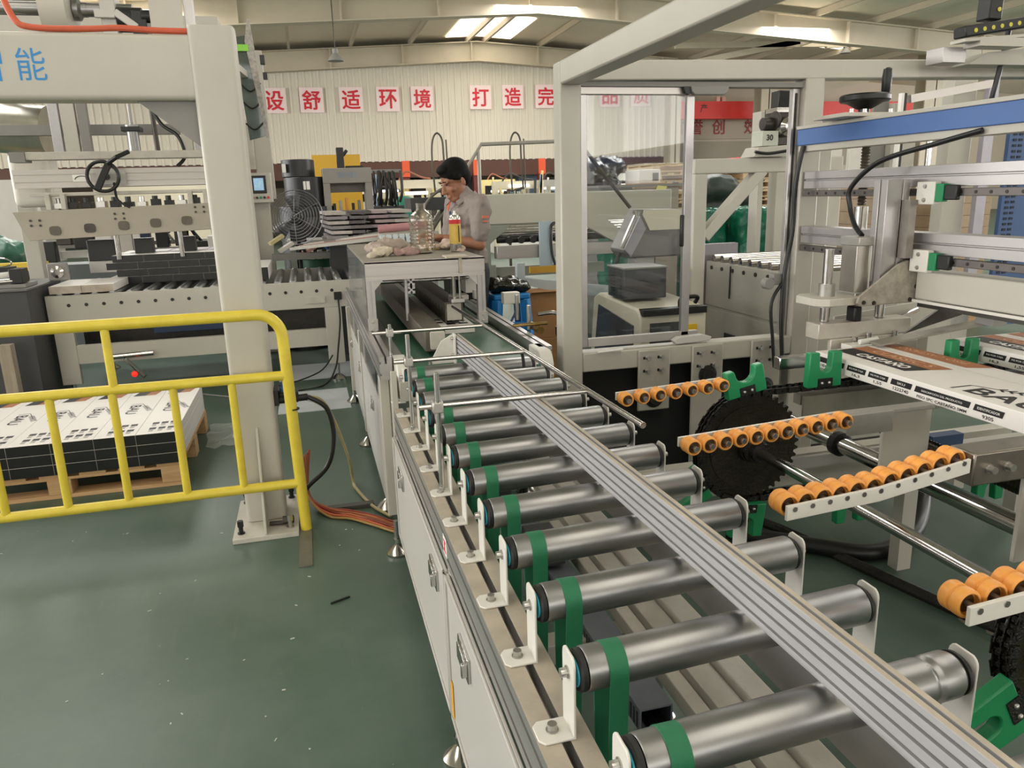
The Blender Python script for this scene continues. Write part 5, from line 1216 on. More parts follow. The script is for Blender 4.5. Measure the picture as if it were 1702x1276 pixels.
# ------------------------------------------------------------------ press and guide unit above the cartons
def guide_unit():
    t = thing('carton_press', 'press unit with blue beam, aluminium guide rails and air cylinder above the printed cartons', 'machine', (2.2, 2.4, .9))
    mb = MB(); mb.box(2.151, 2.23, .6, 3.09, 1.612, 1.68); obj('blue_beam', mb, BLUE, t, .003)
    mb = MB(); mb.box(2.147, 2.235, .6, 3.095, 1.680, 1.695); obj('beam_cap', mb, CREAM, t, .002)
    mb = MB(); mb.box(2.16, 2.225, .6, 3.09, 1.585, 1.612); obj('beam_lip', mb, CREAM, t, .002)
    for (z0, zr) in ((1.425, 1.392), (1.185, 1.150)):
        s = .012
        mb = MB(); mb.prism('y', [(2.20, z0), (2.20, z0+.035), (2.208, z0+.035), (2.208, z0+.042), (2.20, z0+.042), (2.20, z0+.075), (2.28, z0+.075), (2.28, z0)], .6, 3.09); a = obj('guide_profile', mb, ALU, t, .0015)
        mb = MB(); mb.box(2.192, 2.215, .6, 3.085, zr, zr+.027); r = obj('linear_rail', mb, mat('rail_dark_steel', '6B6663', .4, .7, .1, 10), a, .002)
        mb = MB()
        for k in range(41): mb.cyl((2.1905, 3.04-.06*k, zr+.0135), (2.193, 3.04-.06*k, zr+.0135), .006, 10)
        obj('rail_holes', mb, BLACK, r)
    # carriage post
    mb = MB(); mb.prism('z', [(2.06, 2.40), (2.06, 2.432), (2.068, 2.432), (2.068, 2.44), (2.06, 2.44), (2.06, 2.47), (2.16, 2.47), (2.16, 2.40), (2.13, 2.40), (2.13, 2.408), (2.12, 2.408), (2.12, 2.40)], 1.08, 1.455); obj('carriage_post', mb, ALU, t, .0015)
    for z in (1.385, 1.143):
        mb = MB(); mb.box(2.165, 2.192, 2.29, 2.375, z-.022, z+.058); c = obj('bearing_block', mb, WHITE, t, .003)
        for dz in (-.006, .042):
            mb = MB(); shcs(mb, (2.165, 2.335, z+dz), (-1, 0, 0), .006, .003); obj('bolt', mb, BOLT, c)
        mb = MB(); mb.box(2.168, 2.192, 2.255, 2.29, z-.012, z+.050); obj('green_seal', mb, GREEN, c, .002)
        mb = MB(); mb.box(2.172, 2.192, 2.20, 2.255, z-.006, z+.045); obj('black_end', mb, BLACK, c, .004)
    mb = MB(); mb.box(2.13, 2.16, 2.36, 2.43, 1.17, 1.38); obj('carriage_plate', mb, mat('worn_plate', '8E8781', .5, .4, .2, 20), t)
    # triangular plate and press head
    mb = MB(); mb.prism('y', [(1.955, 1.01), (1.963, 1.035), (2.12, 1.145), (2.16, 1.16), (2.205, 1.155), (2.222, 1.13), (2.232, 1.02), (2.215, 1.0), (1.98, .998)], 2.383, 2.393); p = obj('gusset_plate', mb, mat('scuffed_plate', 'B3ADA1', .5, .2, .2, 30, hex2='8F887C'), t, .003)
    for (x, z) in ((2.205, 1.135), (2.213, 1.06), (2.03, 1.008), (1.985, 1.012), (2.19, 1.012)):
        mb = MB(); shcs(mb, (x, 2.383, z), (0, -1, 0), .006, .004); obj('bolt', mb, DSTEEL, p)
    mb = MB(); mb.prism('z', [(2.0, 2.46), (2.0, 2.545), (2.015, 2.555), (2.075, 2.555), (2.09, 2.545), (2.09, 2.46), (2.075, 2.45), (2.06, 2.45), (2.055, 2.458), (2.035, 2.458), (2.03, 2.45), (2.015, 2.45)], 1.012, 1.245); cy = obj('air_cylinder', mb, mat('cylinder_alu', 'A29C94', .35, .7, .08, 20), t, .002)
    for z0, z1 in ((1.215, 1.248), (1.010, 1.04)):
        mb = MB(); mb.box(1.998, 2.092, 2.447, 2.557, z0, z1); obj('cylinder_cap', mb, MATS['zinc_plate'], cy, .003)
    mb = MB(); mb.cyl((2.045, 2.5, .90), (2.045, 2.5, 1.01), .010, 12); obj('piston_rod', mb, CHROME, cy)
    mb = MB(); mb.box(2.005, 2.04, 2.45, 2.50, .925, .985); obj('rod_joint', mb, BLACK, cy, .006)
    mb = MB(); mb.prism('z', [(1.82, 2.44), (1.86, 2.41), (2.10, 2.41), (2.10, 2.56), (1.86, 2.60), (1.82, 2.56)], 1.000, 1.028); obj('head_plate', mb, CREAMW, t, .002)
    for (x, z0, z1) in ((1.91, .93, 1.205), (2.16, .93, 1.20)):
        mb = MB(); mb.cyl((x, 2.5, z0), (x, 2.5, z1), .0185, 18); g = obj('guide_pin', mb, CHROME, t)
        mb = MB(); mb.cyl((x, 2.5, 1.028), (x, 2.5, 1.075), .030, 18); mb.cyl((x, 2.5, .985), (x, 2.5, 1.0), .028, 18); obj('bushing', mb, MATS['zinc_plate'], g)
    mb = MB(); mb.box(1.85, 2.27, 2.45, 2.53, .868, .928); pb = obj('press_bar', mb, mat('bright_block', 'BDB6AB', .4, .3, .1, 14), t, .003)
    mb = MB(); mb.box(1.90, 2.30, 2.44, 2.46, .80, .868); obj('press_foot', mb, MATS['bright_block'], t, .003)
    for x in (2.06, 2.18):
        mb = MB(); mb.cyl((x, 2.43, .80), (x, 2.43, .885), .011, 12); obj('toggle', mb, CHROME, pb)
    mb = MB(); mb.cyl((2.005, 2.44, .872), (2.005, 2.44, .80), .012, 12); obj('suction_pipe', mb, CHROME, pb)
    # handwheel, lead screw
    mb = MB(); mb.lathe((2.215, 2.75, 1.775), (0, 0, -1), [(.090, -.012), (.096, -.006), (.096, .010), (.090, .016), (.075, .016), (.03, .042), (.022, .044), (.022, .07), (.012, .07)], 30); w = obj('handwheel', mb, BLACK, t)
    mb = MB(); mb.lathe((2.285, 2.72, 1.785), (.02, 0, 1), [(.010, 0), (.017, .01), (.019, .06), (.016, .095), (.008, .10)], 16); obj('wheel_grip', mb, BLACK, w)
    mb = MB(); mb.box(2.06, 2.36, 2.66, 2.86, 1.697, 1.712); m_ = obj('screw_plate', mb, CREAMW, t, .002)
    for (x, y) in ((2.10, 2.68), (2.16, 2.68), (2.28, 2.68)):
        mb = MB(); shcs(mb, (x, y, 1.712), (0, 0, 1), .008, .012); obj('bolt', mb, BOLT, m_)
    mb = MB(); mb.lathe((2.24, 2.75, 1.60), (0, 0, -1), [((.014 if k % 2 else .019), .006*k) for k in range(42)], 14); obj('lead_screw', mb, mat('screw_steel', '6E675E', .35, .8, .2, 40), t)
    mb = MB(); mb.cyl((2.24, 2.75, 1.10), (2.24, 2.75, 1.35), .028, 18); obj('screw_housing', mb, CHROME, t)
    # lower cream beam and strips
    mb = MB(); mb.box(2.20, 2.30, .5, 2.372, 1.015, 1.122); obj('lower_beam', mb, CREAM, t, .006)
    mb = MB(); mb.box(2.19, 2.20, .5, 2.372, 1.004, 1.014); obj('beam_lip', mb, WHITE, t)
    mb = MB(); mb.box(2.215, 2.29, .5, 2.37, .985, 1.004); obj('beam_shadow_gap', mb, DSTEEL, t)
    mb = MB(); mb.prism('y', [(2.05, .92), (2.75, .98), (2.75, .96), (2.60, .93), (2.60, .80), (2.05, .84)], 2.62, 2.63); obj('side_sheet', mb, CREAM, t)
    mb = MB(); mb.bar((2.13, 2.60, .83), (2.42, 2.58, .93), .012, .016); obj('sheet_handle', mb, CHROME, t)
    mb = MB(); mb.bar((1.98, 2.30, .872), (2.75, 2.18, .985), .07, .006); obj('hold_down_strip', mb, mat('dull_strip', '8E897E', .5, .3, .1, 12), t)
    mb = MB(); mb.box(2.36, 2.42, 2.16, 2.24, .93, 1.0); obj('strip_block', mb, MGREY, t)
    mb = MB(); mb.prism('y', [(2.16, .885), (2.36, .995), (2.42, .995), (2.42, .94)], 2.36, 2.37); obj('dark_web', mb, DSTEEL, t)
    mb = MB(); mb.box(1.93, 2.02, 2.36, 2.42, .836, .856); mb.cyl((1.97, 2.37, .866), (2.05, 2.37, .872), .010, 10); obj('sensor_head', mb, WHITE, t, .002)
    mb = MB(); mb.box(1.60, 1.78, 2.32, 2.36, .80, .845); obj('push_block', mb, CHROME, t, .003)
    # hoses
    mb = MB(); mb.tube(smoothpath([(2.148, 2.10, 1.60), (2.12, 2.25, 1.57), (2.10, 2.50, 1.52), (2.08, 2.62, 1.43), (2.08, 2.62, 1.36), (2.06, 2.56, 1.29), (2.05, 2.50, 1.25)], 8), .0095, 10); obj('air_hose', mb, BLACK, t)
    mb = MB(); mb.tube(smoothpath([(2.15, 3.04, 1.61), (2.13, 3.05, 1.45), (2.135, 3.06, 1.25), (2.10, 3.05, 1.05), (2.09, 3.04, .85), (2.10, 3.03, .66)], 8), .0105, 10); obj('air_hose', mb, BLACK, t)
    mb = MB(); mb.tube(smoothpath([(2.10, 3.05, 1.02), (2.04, 3.05, .92), (2.05, 3.04, .75), (2.06, 3.03, .62)], 8), .008, 8); obj('air_hose', mb, BLACK, t)
    mb = MB(); mb.box(2.05, 2.10, 3.06, 3.10, 1.0, 1.05); mb.cyl((2.02, 3.08, 1.01), (2.02, 3.04, 1.01), .026, 16); obj('pressure_gauge', mb, MGREY, t, .004)
    return t
guide_unit()

# ------------------------------------------------------------------ middle distance
def kit(name, label, cat, loc, parts, group=None):
    """a thing made of several boxed parts: (part name, material, bevel, [boxes])"""
    t = thing(name, label, cat, loc, group)
    for (pn, m, bv, bxs) in parts:
        mb = MB()
        for b in bxs: mb.box(*b)
        obj(pn, mb, m, t, bv)
    return t
def pallet_at(x, y, z, label, group, W=1.1, D=1.0, root=None):
    if root is not None: return dup(root, (x, y, z), label, group)
    t = thing('wooden_pallet', label, 'pallet', (x, y, z), group)
    PW = mat('pale_pallet_wood', 'CDB694', .75, 0, .15, 6, hex2='B79C74')
    mb = MB()
    for k in range(6): mb.box(x-W/2+k*W/5.3, x-W/2+k*W/5.3+.1, y-D/2, y+D/2, z+.10, z+.125)
    for j in (-.46, 0, .46): mb.box(x-W/2, x+W/2, y+j*D-.04, y+j*D+.04, z+.085, z+.10)
    obj('deck', mb, PW, t)
    for i in (-.45, 0, .45):
        mb = MB(); mb.box(x+i*W-.055, x+i*W+.055, y-D/2, y+D/2, z+.018, z+.085); obj('bearer', mb, PW, t)
    mb = MB()
    for j in (-.46, 0, .46): mb.box(x-W/2, x+W/2, y+j*D-.05, y+j*D+.05, z, z+.018)
    obj('base_boards', mb, PW, t)
    return t
def behind_glass():
    C = CREAM
    # sealing machine with smoked windows, transformer on top
    t = thing('sealing_machine', 'low cream machine with smoked windows seen through the glass door', 'machine', (1.84, 3.95, 0))
    prof = [(3.62, .08), (3.62, .79), (3.66, .835), (4.22, .855), (4.30, .82), (4.42, .08)]
    mb = MB(); mb.prism('x', prof, 1.645, 2.03); obj('machine_body', mb, mat('warm_cream', 'D2CBB6', .4, 0, .04, 3), t, .012)
    mb = MB(); mb.prism('x', [(3.70, .30), (3.70, .74), (4.20, .79), (4.31, .30)], 1.638, 1.646); obj('side_window', mb, SMOKE, t)
    mb = MB(); mb.box(1.70, 1.88, 3.612, 3.62, .60, .76); obj('front_window', mb, SMOKE, t)
    mb = MB(); mb.box(1.655, 2.02, 3.60, 3.66, .80, .835); obj('dark_ledge', mb, BLACK, t)
    mb = MB(); mb.box(1.90, 1.97, 3.608, 3.62, .66, .74); obj('warning_label', mb, mat('warning_yellow', 'D9B220', .5, 0, 0), t)
    for k in range(4):
        mb = MB(); mb.cyl((1.70+.05*k, 3.615, .60), (1.70+.05*k, 3.59, .60), .012, 10); obj('knob', mb, BLACK, t)
    mb = MB(); mb.tube(smoothpath([(1.88, 3.64, .84), (1.88, 3.62, .88), (1.97, 3.62, .885), (1.97, 3.64, .85)], 5), .011, 8); obj('carry_handle', mb, BLACK, t)
    for x in (1.68, 1.99):
        mb = MB(); mb.box(x-.03, x+.03, 3.68, 4.38, 0, .08); obj('skid', mb, DSTEEL, t)
    t = thing('transformer_box', 'dark vented transformer box standing on the low cream machine', 'electrical box', (1.77, 3.95, .86))
    mb = MB(); mb.box(1.65, 1.90, 3.84, 4.08, .858, 1.025); b = obj('box_body', mb, mat('vent_grey', '3A3B40', .5, .2, .1, 10), t, .006)
    mb = MB(); mb.box(1.645, 1.905, 3.835, 4.085, 1.022, 1.032); obj('lid', mb, MGREY, t, .003)
    mb = MB()
    for k in range(8): mb.box(1.6475, 1.65, 3.88, 3.94, .875+.017*k, .882+.017*k); mb.box(1.6475, 1.65, 3.98, 4.04, .875+.017*k, .882+.017*k)
    obj('vents', mb, BLACK, b)
    # tilted control box on its stand
    t = thing('control_box', 'grey control box tilted on an arm, seen through the glass door', 'control box', (2.1, 4.6, 0))
    mb = MB(); mb.prism('y', [(1.92, 1.07), (2.05, 1.32), (2.32, 1.315), (2.33, 1.02), (1.96, 1.02)], 4.5, 4.72); b = obj('box_body', mb, mat('box_grey', '6E6C69', .4, .3, .1, 6), t, .01)
    mb = MB(); mb.prism('y', [(2.05, 1.285), (2.06, 1.318), (2.32, 1.313), (2.32, 1.19), (2.10, 1.19)], 4.49, 4.50); obj('face_panel', mb, mat('cream_enamel', 'CFC8B4', .4, 0, .04, 4), b)
    mb = MB(); mb.prism('y', [(1.925, 1.08), (2.03, 1.28), (2.07, 1.20), (1.97, 1.03)], 4.485, 4.50); obj('end_panel', mb, mat('lilac_grey', '9A98A0', .4, .2, .05, 6), b)
    mb = MB(); mb.tube([(1.90, 4.47, 1.09), (1.99, 4.47, 1.28), (2.0, 4.5, 1.30)], .016, 10); obj('tube_handle', mb, CHROME, t)
    mb = MB(); mb.tube([(1.72, 4.7, 1.72), (2.02, 4.62, 1.33)], .012, 10); obj('arm_rod', mb, DSTEEL, t)
    mb = MB(); mb.box(2.03, 2.16, 4.55, 4.68, .05, 1.02); obj('stand', mb, PANEL, t, .004)
    mb = MB(); mb.box(1.92, 2.28, 4.4, 4.8, 0, .05); obj('stand_base', mb, PANEL, t)
    mb = MB(); mb.tube(smoothpath([(1.90, 4.5, 1.06), (1.86, 4.5, .96), (1.84, 4.5, .92)], 4), .014, 8); obj('black_grip', mb, BLACK, t)
    # cream brace frame with motor
    t = thing('brace_frame_stand', 'cream welded stand with a diagonal brace behind the glass door', 'machine stand', (2.5, 3.95, 0))
    for (x0, x1, y) in ((2.085, 2.165, 3.9), (2.95, 3.03, 3.9)):
        mb = MB(); mb.box(x0, x1, y, y+.08, 0, 1.515); obj('post', mb, C, t, .006)
    mb = MB(); mb.box(2.085, 3.03, 3.9, 3.98, 1.515, 1.595); obj('top_beam', mb, C, t, .006)
    mb = MB(); mb.bar((2.165, 3.94, 1.17), (2.52, 3.94, 1.53), .06, .075, (0, 1, 0)); obj('diagonal_brace', mb, C, t, .005)
    t = thing('drive_motor', 'black and silver gear motor on a stencilled bracket, on top of the diagonal braced stand', 'motor', (2.55, 3.95, 1.6))
    mb = MB(); mb.prism('y', [(2.42, 1.598), (2.66, 1.598), (2.66, 1.66), (2.45, 1.65)], 3.86, 4.0); obj('base_block', mb, C, t, .003)
    mb = MB(); mb.box(2.475, 2.575, 3.87, 3.98, 1.655, 1.735); bk = obj('bracket', mb, mat('pale_green_grey', 'B9BDB0', .4, 0, .05, 8), t, .003)
    mb = MB(); text(mb, '30', (2.52, 3.868, 1.70), (1, 0, 0), (0, 0, 1), h=.032, bold=.03); obj('stencil', mb, INK, bk)
    mb = MB(); mb.box(2.575, 2.68, 3.90, 4.02, 1.66, 1.86); mb.cyl((2.50, 3.92, 1.775), (2.62, 3.92, 1.775), .035, 16); mb.cyl((2.56, 3.9, 1.79), (2.575, 3.9, 1.79), .05, 18); obj('gear_case', mb, DSTEEL, t, .004)
    mb = MB(); mb.lathe((2.62, 3.89, 1.755), (0, -1, 0), [(.055, 0), (.05, .04), (.03, .06), (.001, .065)], 20); obj('fan_cover', mb, CHROME, t)
    mb = MB(); mb.box(2.585, 2.66, 3.9, 3.98, 1.86, 1.95); obj('motor_body', mb, BLACK, t, .006)
    mb = MB(); mb.box(2.57, 2.68, 3.89, 4.0, 1.835, 1.86); obj('flange', mb, CHROME, t)
    mb = MB(); mb.tube(smoothpath([(2.42, 3.85, 1.625), (2.5, 3.85, 1.615), (2.6, 3.85, 1.625), (2.7, 3.85, 1.64)], 4), .008, 8); obj('cable', mb, BLACK, t)
    # roller topped cabinet along the line
    t = thing('roller_cabinet', 'grey cabinet with a roller top behind the diagonal braced stand', 'cabinet', (2.7, 3.9, 0))
    GC = mat('zinc_grey', 'A3A197', .42, .15, .06, 5)
    mb = MB(); mb.box(2.40, 3.05, 3.40, 4.30, .06, 1.0); obj('cabinet_body', mb, GC, t, .004)
    mb = MB(); mb.box(2.392, 2.40, 3.41, 4.29, .73, 1.0); p = obj('upper_panel', mb, GC, t, .003)
    for k in range(7):
        mb = MB(); mb.cyl((2.392, 3.50+.12*k, .965), (2.386, 3.50+.12*k, .965), .012, 10); obj('bolt', mb, DSTEEL, p)
    mb = MB(); mb.box(2.392, 2.40, 3.41, 4.29, .08, .715); d = obj('door', mb, GC, t, .003)
    mb = MB(); mb.box(2.384, 2.393, 3.92, 4.04, .54, .59); obj('handle', mb, BLACK, d, .003)
    mb = MB(); mb.box(2.42, 3.03, 3.42, 4.28, 0, .06); obj('plinth', mb, DSTEEL, t)
    mb = MB(); mb.lathe((2.41, 3.44, 1.018), (1, 0, 0), [(.006, 0), (.024, .002), (.024, .62), (.006, .622)], 14); r0 = obj('roller', mb, CHROME, t)
    for k in range(1, 9): dup_part(r0, (0, .1*k, 0))
    mb = MB(); mb.box(2.36, 2.62, 4.31, 4.36, .0, 1.10); obj('end_plate', mb, mat('lilac_plate', '8C8990', .5, .2, .05, 6), t)
    mb = MB(); mb.tube([(2.388, 4.0, .99), (2.386, 4.0, .80)], .004, 6); obj('cord', mb, BLACK, t)
    # stack of grey planks, yellow note
    t = thing('plank_pile', 'tall pile of grey planks with a yellow note, far behind the glass door', 'plank pile', (3.15, 7.4, 0))
    mb = MB(); mb.box(2.75, 3.08, 7.0, 7.9, 0, 1.46); obj('pile_body', mb, mat('grey_planks', '86827E', .6, 0, .12, 3, stretch=(.5, .5, 60)), t)
    for k in range(2):
        mb = MB(); mb.box(3.085+.25*k, 3.325+.25*k, 7.0, 7.9, 0, 1.45); obj('pile_body', mb, mat('beige_planks', 'A59C90', .6, 0, .1, 3, stretch=(.5, .5, 60)), t)
    mb = MB(); mb.box(2.72, 3.62, 6.97, 7.93, 1.46, 1.485); obj('cover_board', mb, MGREY, t)
    mb = MB(); mb.prism('y', [(3.27, 1.34), (3.33, 1.47), (3.43, 1.46), (3.36, 1.31)], 6.96, 6.964); obj('yellow_note', mb, mat('yellow_note', 'DDD67A', .7, 0, 0), t)
    o = MB(); ellip(o, (3.55, 9.2, 1.2), .35, .4, .62); ellip(o, (3.35, 9.1, 1.65), .18, .25, .16); ellip(o, (3.72, 9.2, 1.72), .2, .2, .12); ellip(o, (3.6, 9.2, .45), .45, .5, .45)
    tag(blob('black_wrapped_load', o, mat('black_film', '1E1D22', .3, 0, .5, 9), None, .03, 2, disp=(.12, .12)), 'tall load in black film beyond the glass door', 'wrapped load')
    kit('printer_crate', 'white crate with square openings on boards beyond the grey plank pile', 'crate', (3.95, 8.7, 0), [('crate_body', PRINT, .01, [(3.82, 4.10, 8.5, 8.9, 1.50, 1.66)]), ('opening', DSTEEL, 0, [(4.0, 4.07, 8.49, 8.5, 1.53, 1.62)]), ('crate_stand', WOOD, 0, [(3.75, 4.15, 8.45, 8.95, 0, 1.50)])])
    # wrapped loads
    for (x0, x1, y0, y1, z1, lab) in ((4.24, 4.82, 7.0, 7.8, 1.22, 'pallet load in shiny green wrap, right of the braced stand'), (3.92, 4.22, 7.1, 7.8, 1.20, 'narrow green wrapped load between the braced stand and the large green load'), (2.66, 2.96, 6.6, 6.95, 1.33, 'small green plastic bag bundle in front of the grey plank pile')):
        o = MB(); o.box(x0+.03, x1-.03, y0, y1, 0.0, z1)
        tag(blob('wrapped_load', o, GWRAP, None, .03, 3, disp=(.06, .10)), lab, 'wrapped load')
    mb = MB(); ellip(mb, (4.62, 8.2, 1.42), .32, .3, .16); ellip(mb, (4.95, 8.3, 1.32), .25, .3, .14); ellip(mb, (4.6, 8.2, .7), .3, .3, .7); tag(blob('dark_tarpaulin', mb, mat('dark_green_tarp', '2F3B36', .5, 0, .3, 5), None, .035, 3, disp=(.15, .2)), 'dark green tarpaulin heaped behind the green wrapped loads', 'tarpaulin')
    # stacks of empty pallets
    r = None
    W_ = ['lowest', 'second from bottom', 'third from bottom', 'fourth from bottom', 'fifth from bottom', 'sixth from bottom', 'seventh from bottom', 'eighth from bottom', 'ninth from bottom', 'tenth from bottom', 'eleventh from bottom', 'twelfth from bottom', 'thirteenth from bottom', 'topmost']
    for si, (x, y, n, where) in enumerate(((5.75, 11.5, 13, 'stack behind the glass door stile'), (7.25, 11.5, 13, 'stack right of the black motor'))):
        for k in range(n):
            lab = 'empty wooden pallet, %s in the %s' % (W_[k] if k < n-1 else 'topmost', where)
            z = .14*k
            if r is None: r = pallet_at(x, y, z, lab, 'stacked empty pallets')
            else: pallet_at(x+.02*((k*7) % 3-1), y, z, lab, 'stacked empty pallets', root=r)
    mb = MB(); mb.box(6.75, 7.75, 11.0, 12, 1.81, 1.88); tag(obj('red_cover', mb, RED, None, .01), 'flat red cover lying on the right pallet stack', 'cover')
behind_glass()

def right_rear():
    C = CREAM
    t = thing('rear_machine', 'cream rear machine with white panels and aluminium door frames behind the carton press', 'machine', (4.0, 4.5, 0))
    for (x0, x1, z1) in ((3.00, 3.10, 1.95), (3.86, 3.93, 1.95), (4.33, 4.52, 2.3), (2.86, 2.9, 1.9)):
        mb = MB(); mb.box(x0, x1, 4.5, 4.6, 0, z1); obj('post', mb, C, t, .004)
    for (x0, x1, z0, z1, m) in ((3.36, 3.52, 1.49, 1.70, WHITE), (3.57, 3.72, 1.49, 1.70, WHITE), (3.74, 3.86, 1.45, 2.0, MGREY), (3.92, 4.10, 1.3, 1.70, C), (3.10, 3.36, .5, 1.70, mat('pale_sheet', 'B9B6A8', .4, 0, .05, 3)), (3.1, 3.86, .2, .95, CREAMW)):
        mb = MB(); mb.box(x0, x1, 4.55, 4.57, z0, z1); obj('panel', mb, m, t, .003)
    mb = MB(); mb.bar((3.90, 4.42, 1.965), (4.52, 4.38, 2.06), .04, .05); obj('door_rail', mb, ALUX, t)
    mb = MB(); mb.box(4.52, 4.60, 4.4, 4.44, .5, 2.09); obj('door_stile', mb, mat('lilac_alu', 'B2AFBA', .4, .5, .05, 10), t)
    mb = MB(); mb.box(3.825, 3.845, 4.4, 4.43, 1.0, 2.0); obj('door_stile', mb, WHITEINK, t); mb = MB(); mb.box(3.845, 3.865, 4.4, 4.43, 1.0, 2.0); obj('seal', mb, BLACK, t)
    mb = MB(); mb.cyl((4.17, 4.5, 1.3), (4.17, 4.5, 1.72), .02, 12); obj('guide_rod', mb, CHROME, t)
    mb = MB(); mb.box(2.285, 4.8, 4.62, 4.66, .05, .6); obj('base_sheet', mb, CREAMW, t)
    BS = mat('slot_blue', '46608E', .45, 0, .05, 4)
    mb = MB(); mb.box(4.74, 5.3, 4.4, 4.43, .4, 1.80); b = obj('slotted_panel', mb, BS, t)
    mb = MB()
    for k in range(32):
        for j in range(2): mb.box(4.77+.05*j, 4.80+.05*j, 4.395, 4.40, .55+.038*k, .567+.038*k)
    obj('panel_slots', mb, mat('slot_dark', '1B2436', .6, 0, 0), b)
    BC = mat('tan_cartons', 'B09A82', .7, 0, .12, 5)
    kk = 0
    for (x, y, n, wh) in ((4.95, 6.1, 6, 'stack right of the air cylinder'), (5.95, 6.1, 9, 'stack seen through the alloy door')):
        for k in range(n):
            lab = 'tan cardboard box, %s in the %s' % (('lowest', 'second', 'third', 'fourth', 'fifth', 'sixth', 'seventh', 'eighth', 'topmost')[k if k < n-1 else 8], wh)
            mb = MB(); z = (.72 if n == 6 else .3)+.115*k; mb.box(x-.02, x+.5, y, y+.6, z, z+.113)
            tag(obj('cardboard_box', mb, BC, None, .003), lab, 'box', 'tan cardboard boxes')
    kit('box_stand', 'low brown stand under the tan boxes right of the air cylinder', 'stand', (5.2, 6.4, 0), [('stand_top', WOOD, 0, [(4.9, 5.5, 6.05, 6.75, .66, .72)]), ('stand_leg', WOOD, 0, [(4.92, 5.48, 6.1, 6.7, 0, .66)])])
    kit('box_stand', 'low brown stand under the tan boxes seen through the alloy door', 'stand', (6.2, 6.4, 0), [('stand_top', WOOD, 0, [(5.9, 6.5, 6.05, 6.75, .24, .30)]), ('stand_leg', WOOD, 0, [(5.92, 6.48, 6.1, 6.7, 0, .24)])])
    # cable chain and slide on the top beam
    t = thing('cable_carrier', 'black cable carrier with yellow dots above the top beam at the right', 'cable carrier', (3.0, 3.0, 1.96))
    mb = MB(); mb.bar((2.785, 2.9, 2.055), (3.5, 2.9, 2.16), .07, .045); c = obj('carrier', mb, BLACK, t, .006)
    mb = MB(); mb.bar((2.95, 2.92, 2.11), (2.97, 2.92, 2.7), .07, .07, (0, 1, 0)); c2 = obj('carrier', mb, BLACK, t, .006)
    YD = mat('yellow_dot', 'C9C24A', .5, 0, 0)
    for k in range(7):
        x = 2.835+.045*k; z = 2.061+.0066*k; mb = MB(); mb.cyl((x, 2.863, z), (x, 2.866, z), .009, 12); obj('dot', mb, YD, c)
    for k in range(5):
        mb = MB(); mb.cyl((2.963+.0015*k, 2.880, 2.15+.06*k), (2.963+.0015*k, 2.883, 2.15+.06*k), .009, 12); obj('dot', mb, YD, c2)
    mb = MB(); mb.bar((2.78, 2.9, 2.02), (3.4, 2.9, 2.07), .08, .012); mb.box(2.86, 3.10, 2.86, 2.95, 2.0, 2.035); obj('support_tray', mb, CREAM, t)
    mb = MB(); mb.box(2.76, 2.88, 2.95, 3.05, 1.945, 2.01); obj('slide_block', mb, ALU, t, .002)
    mb = MB(); mb.prism('y', [(2.90, 1.94), (3.0, 1.99), (3.5, 2.04), (3.5, 1.94)], 2.95, 3.05); obj('bracket', mb, CREAM, t)
    mb = MB(); mb.tube(smoothpath([(3.10, 2.95, 2.1), (3.11, 2.98, 1.95), (3.10, 3.0, 1.8), (3.12, 3.05, 1.7)], 5), .012, 8); obj('cable', mb, BLACK, t)
right_rear()

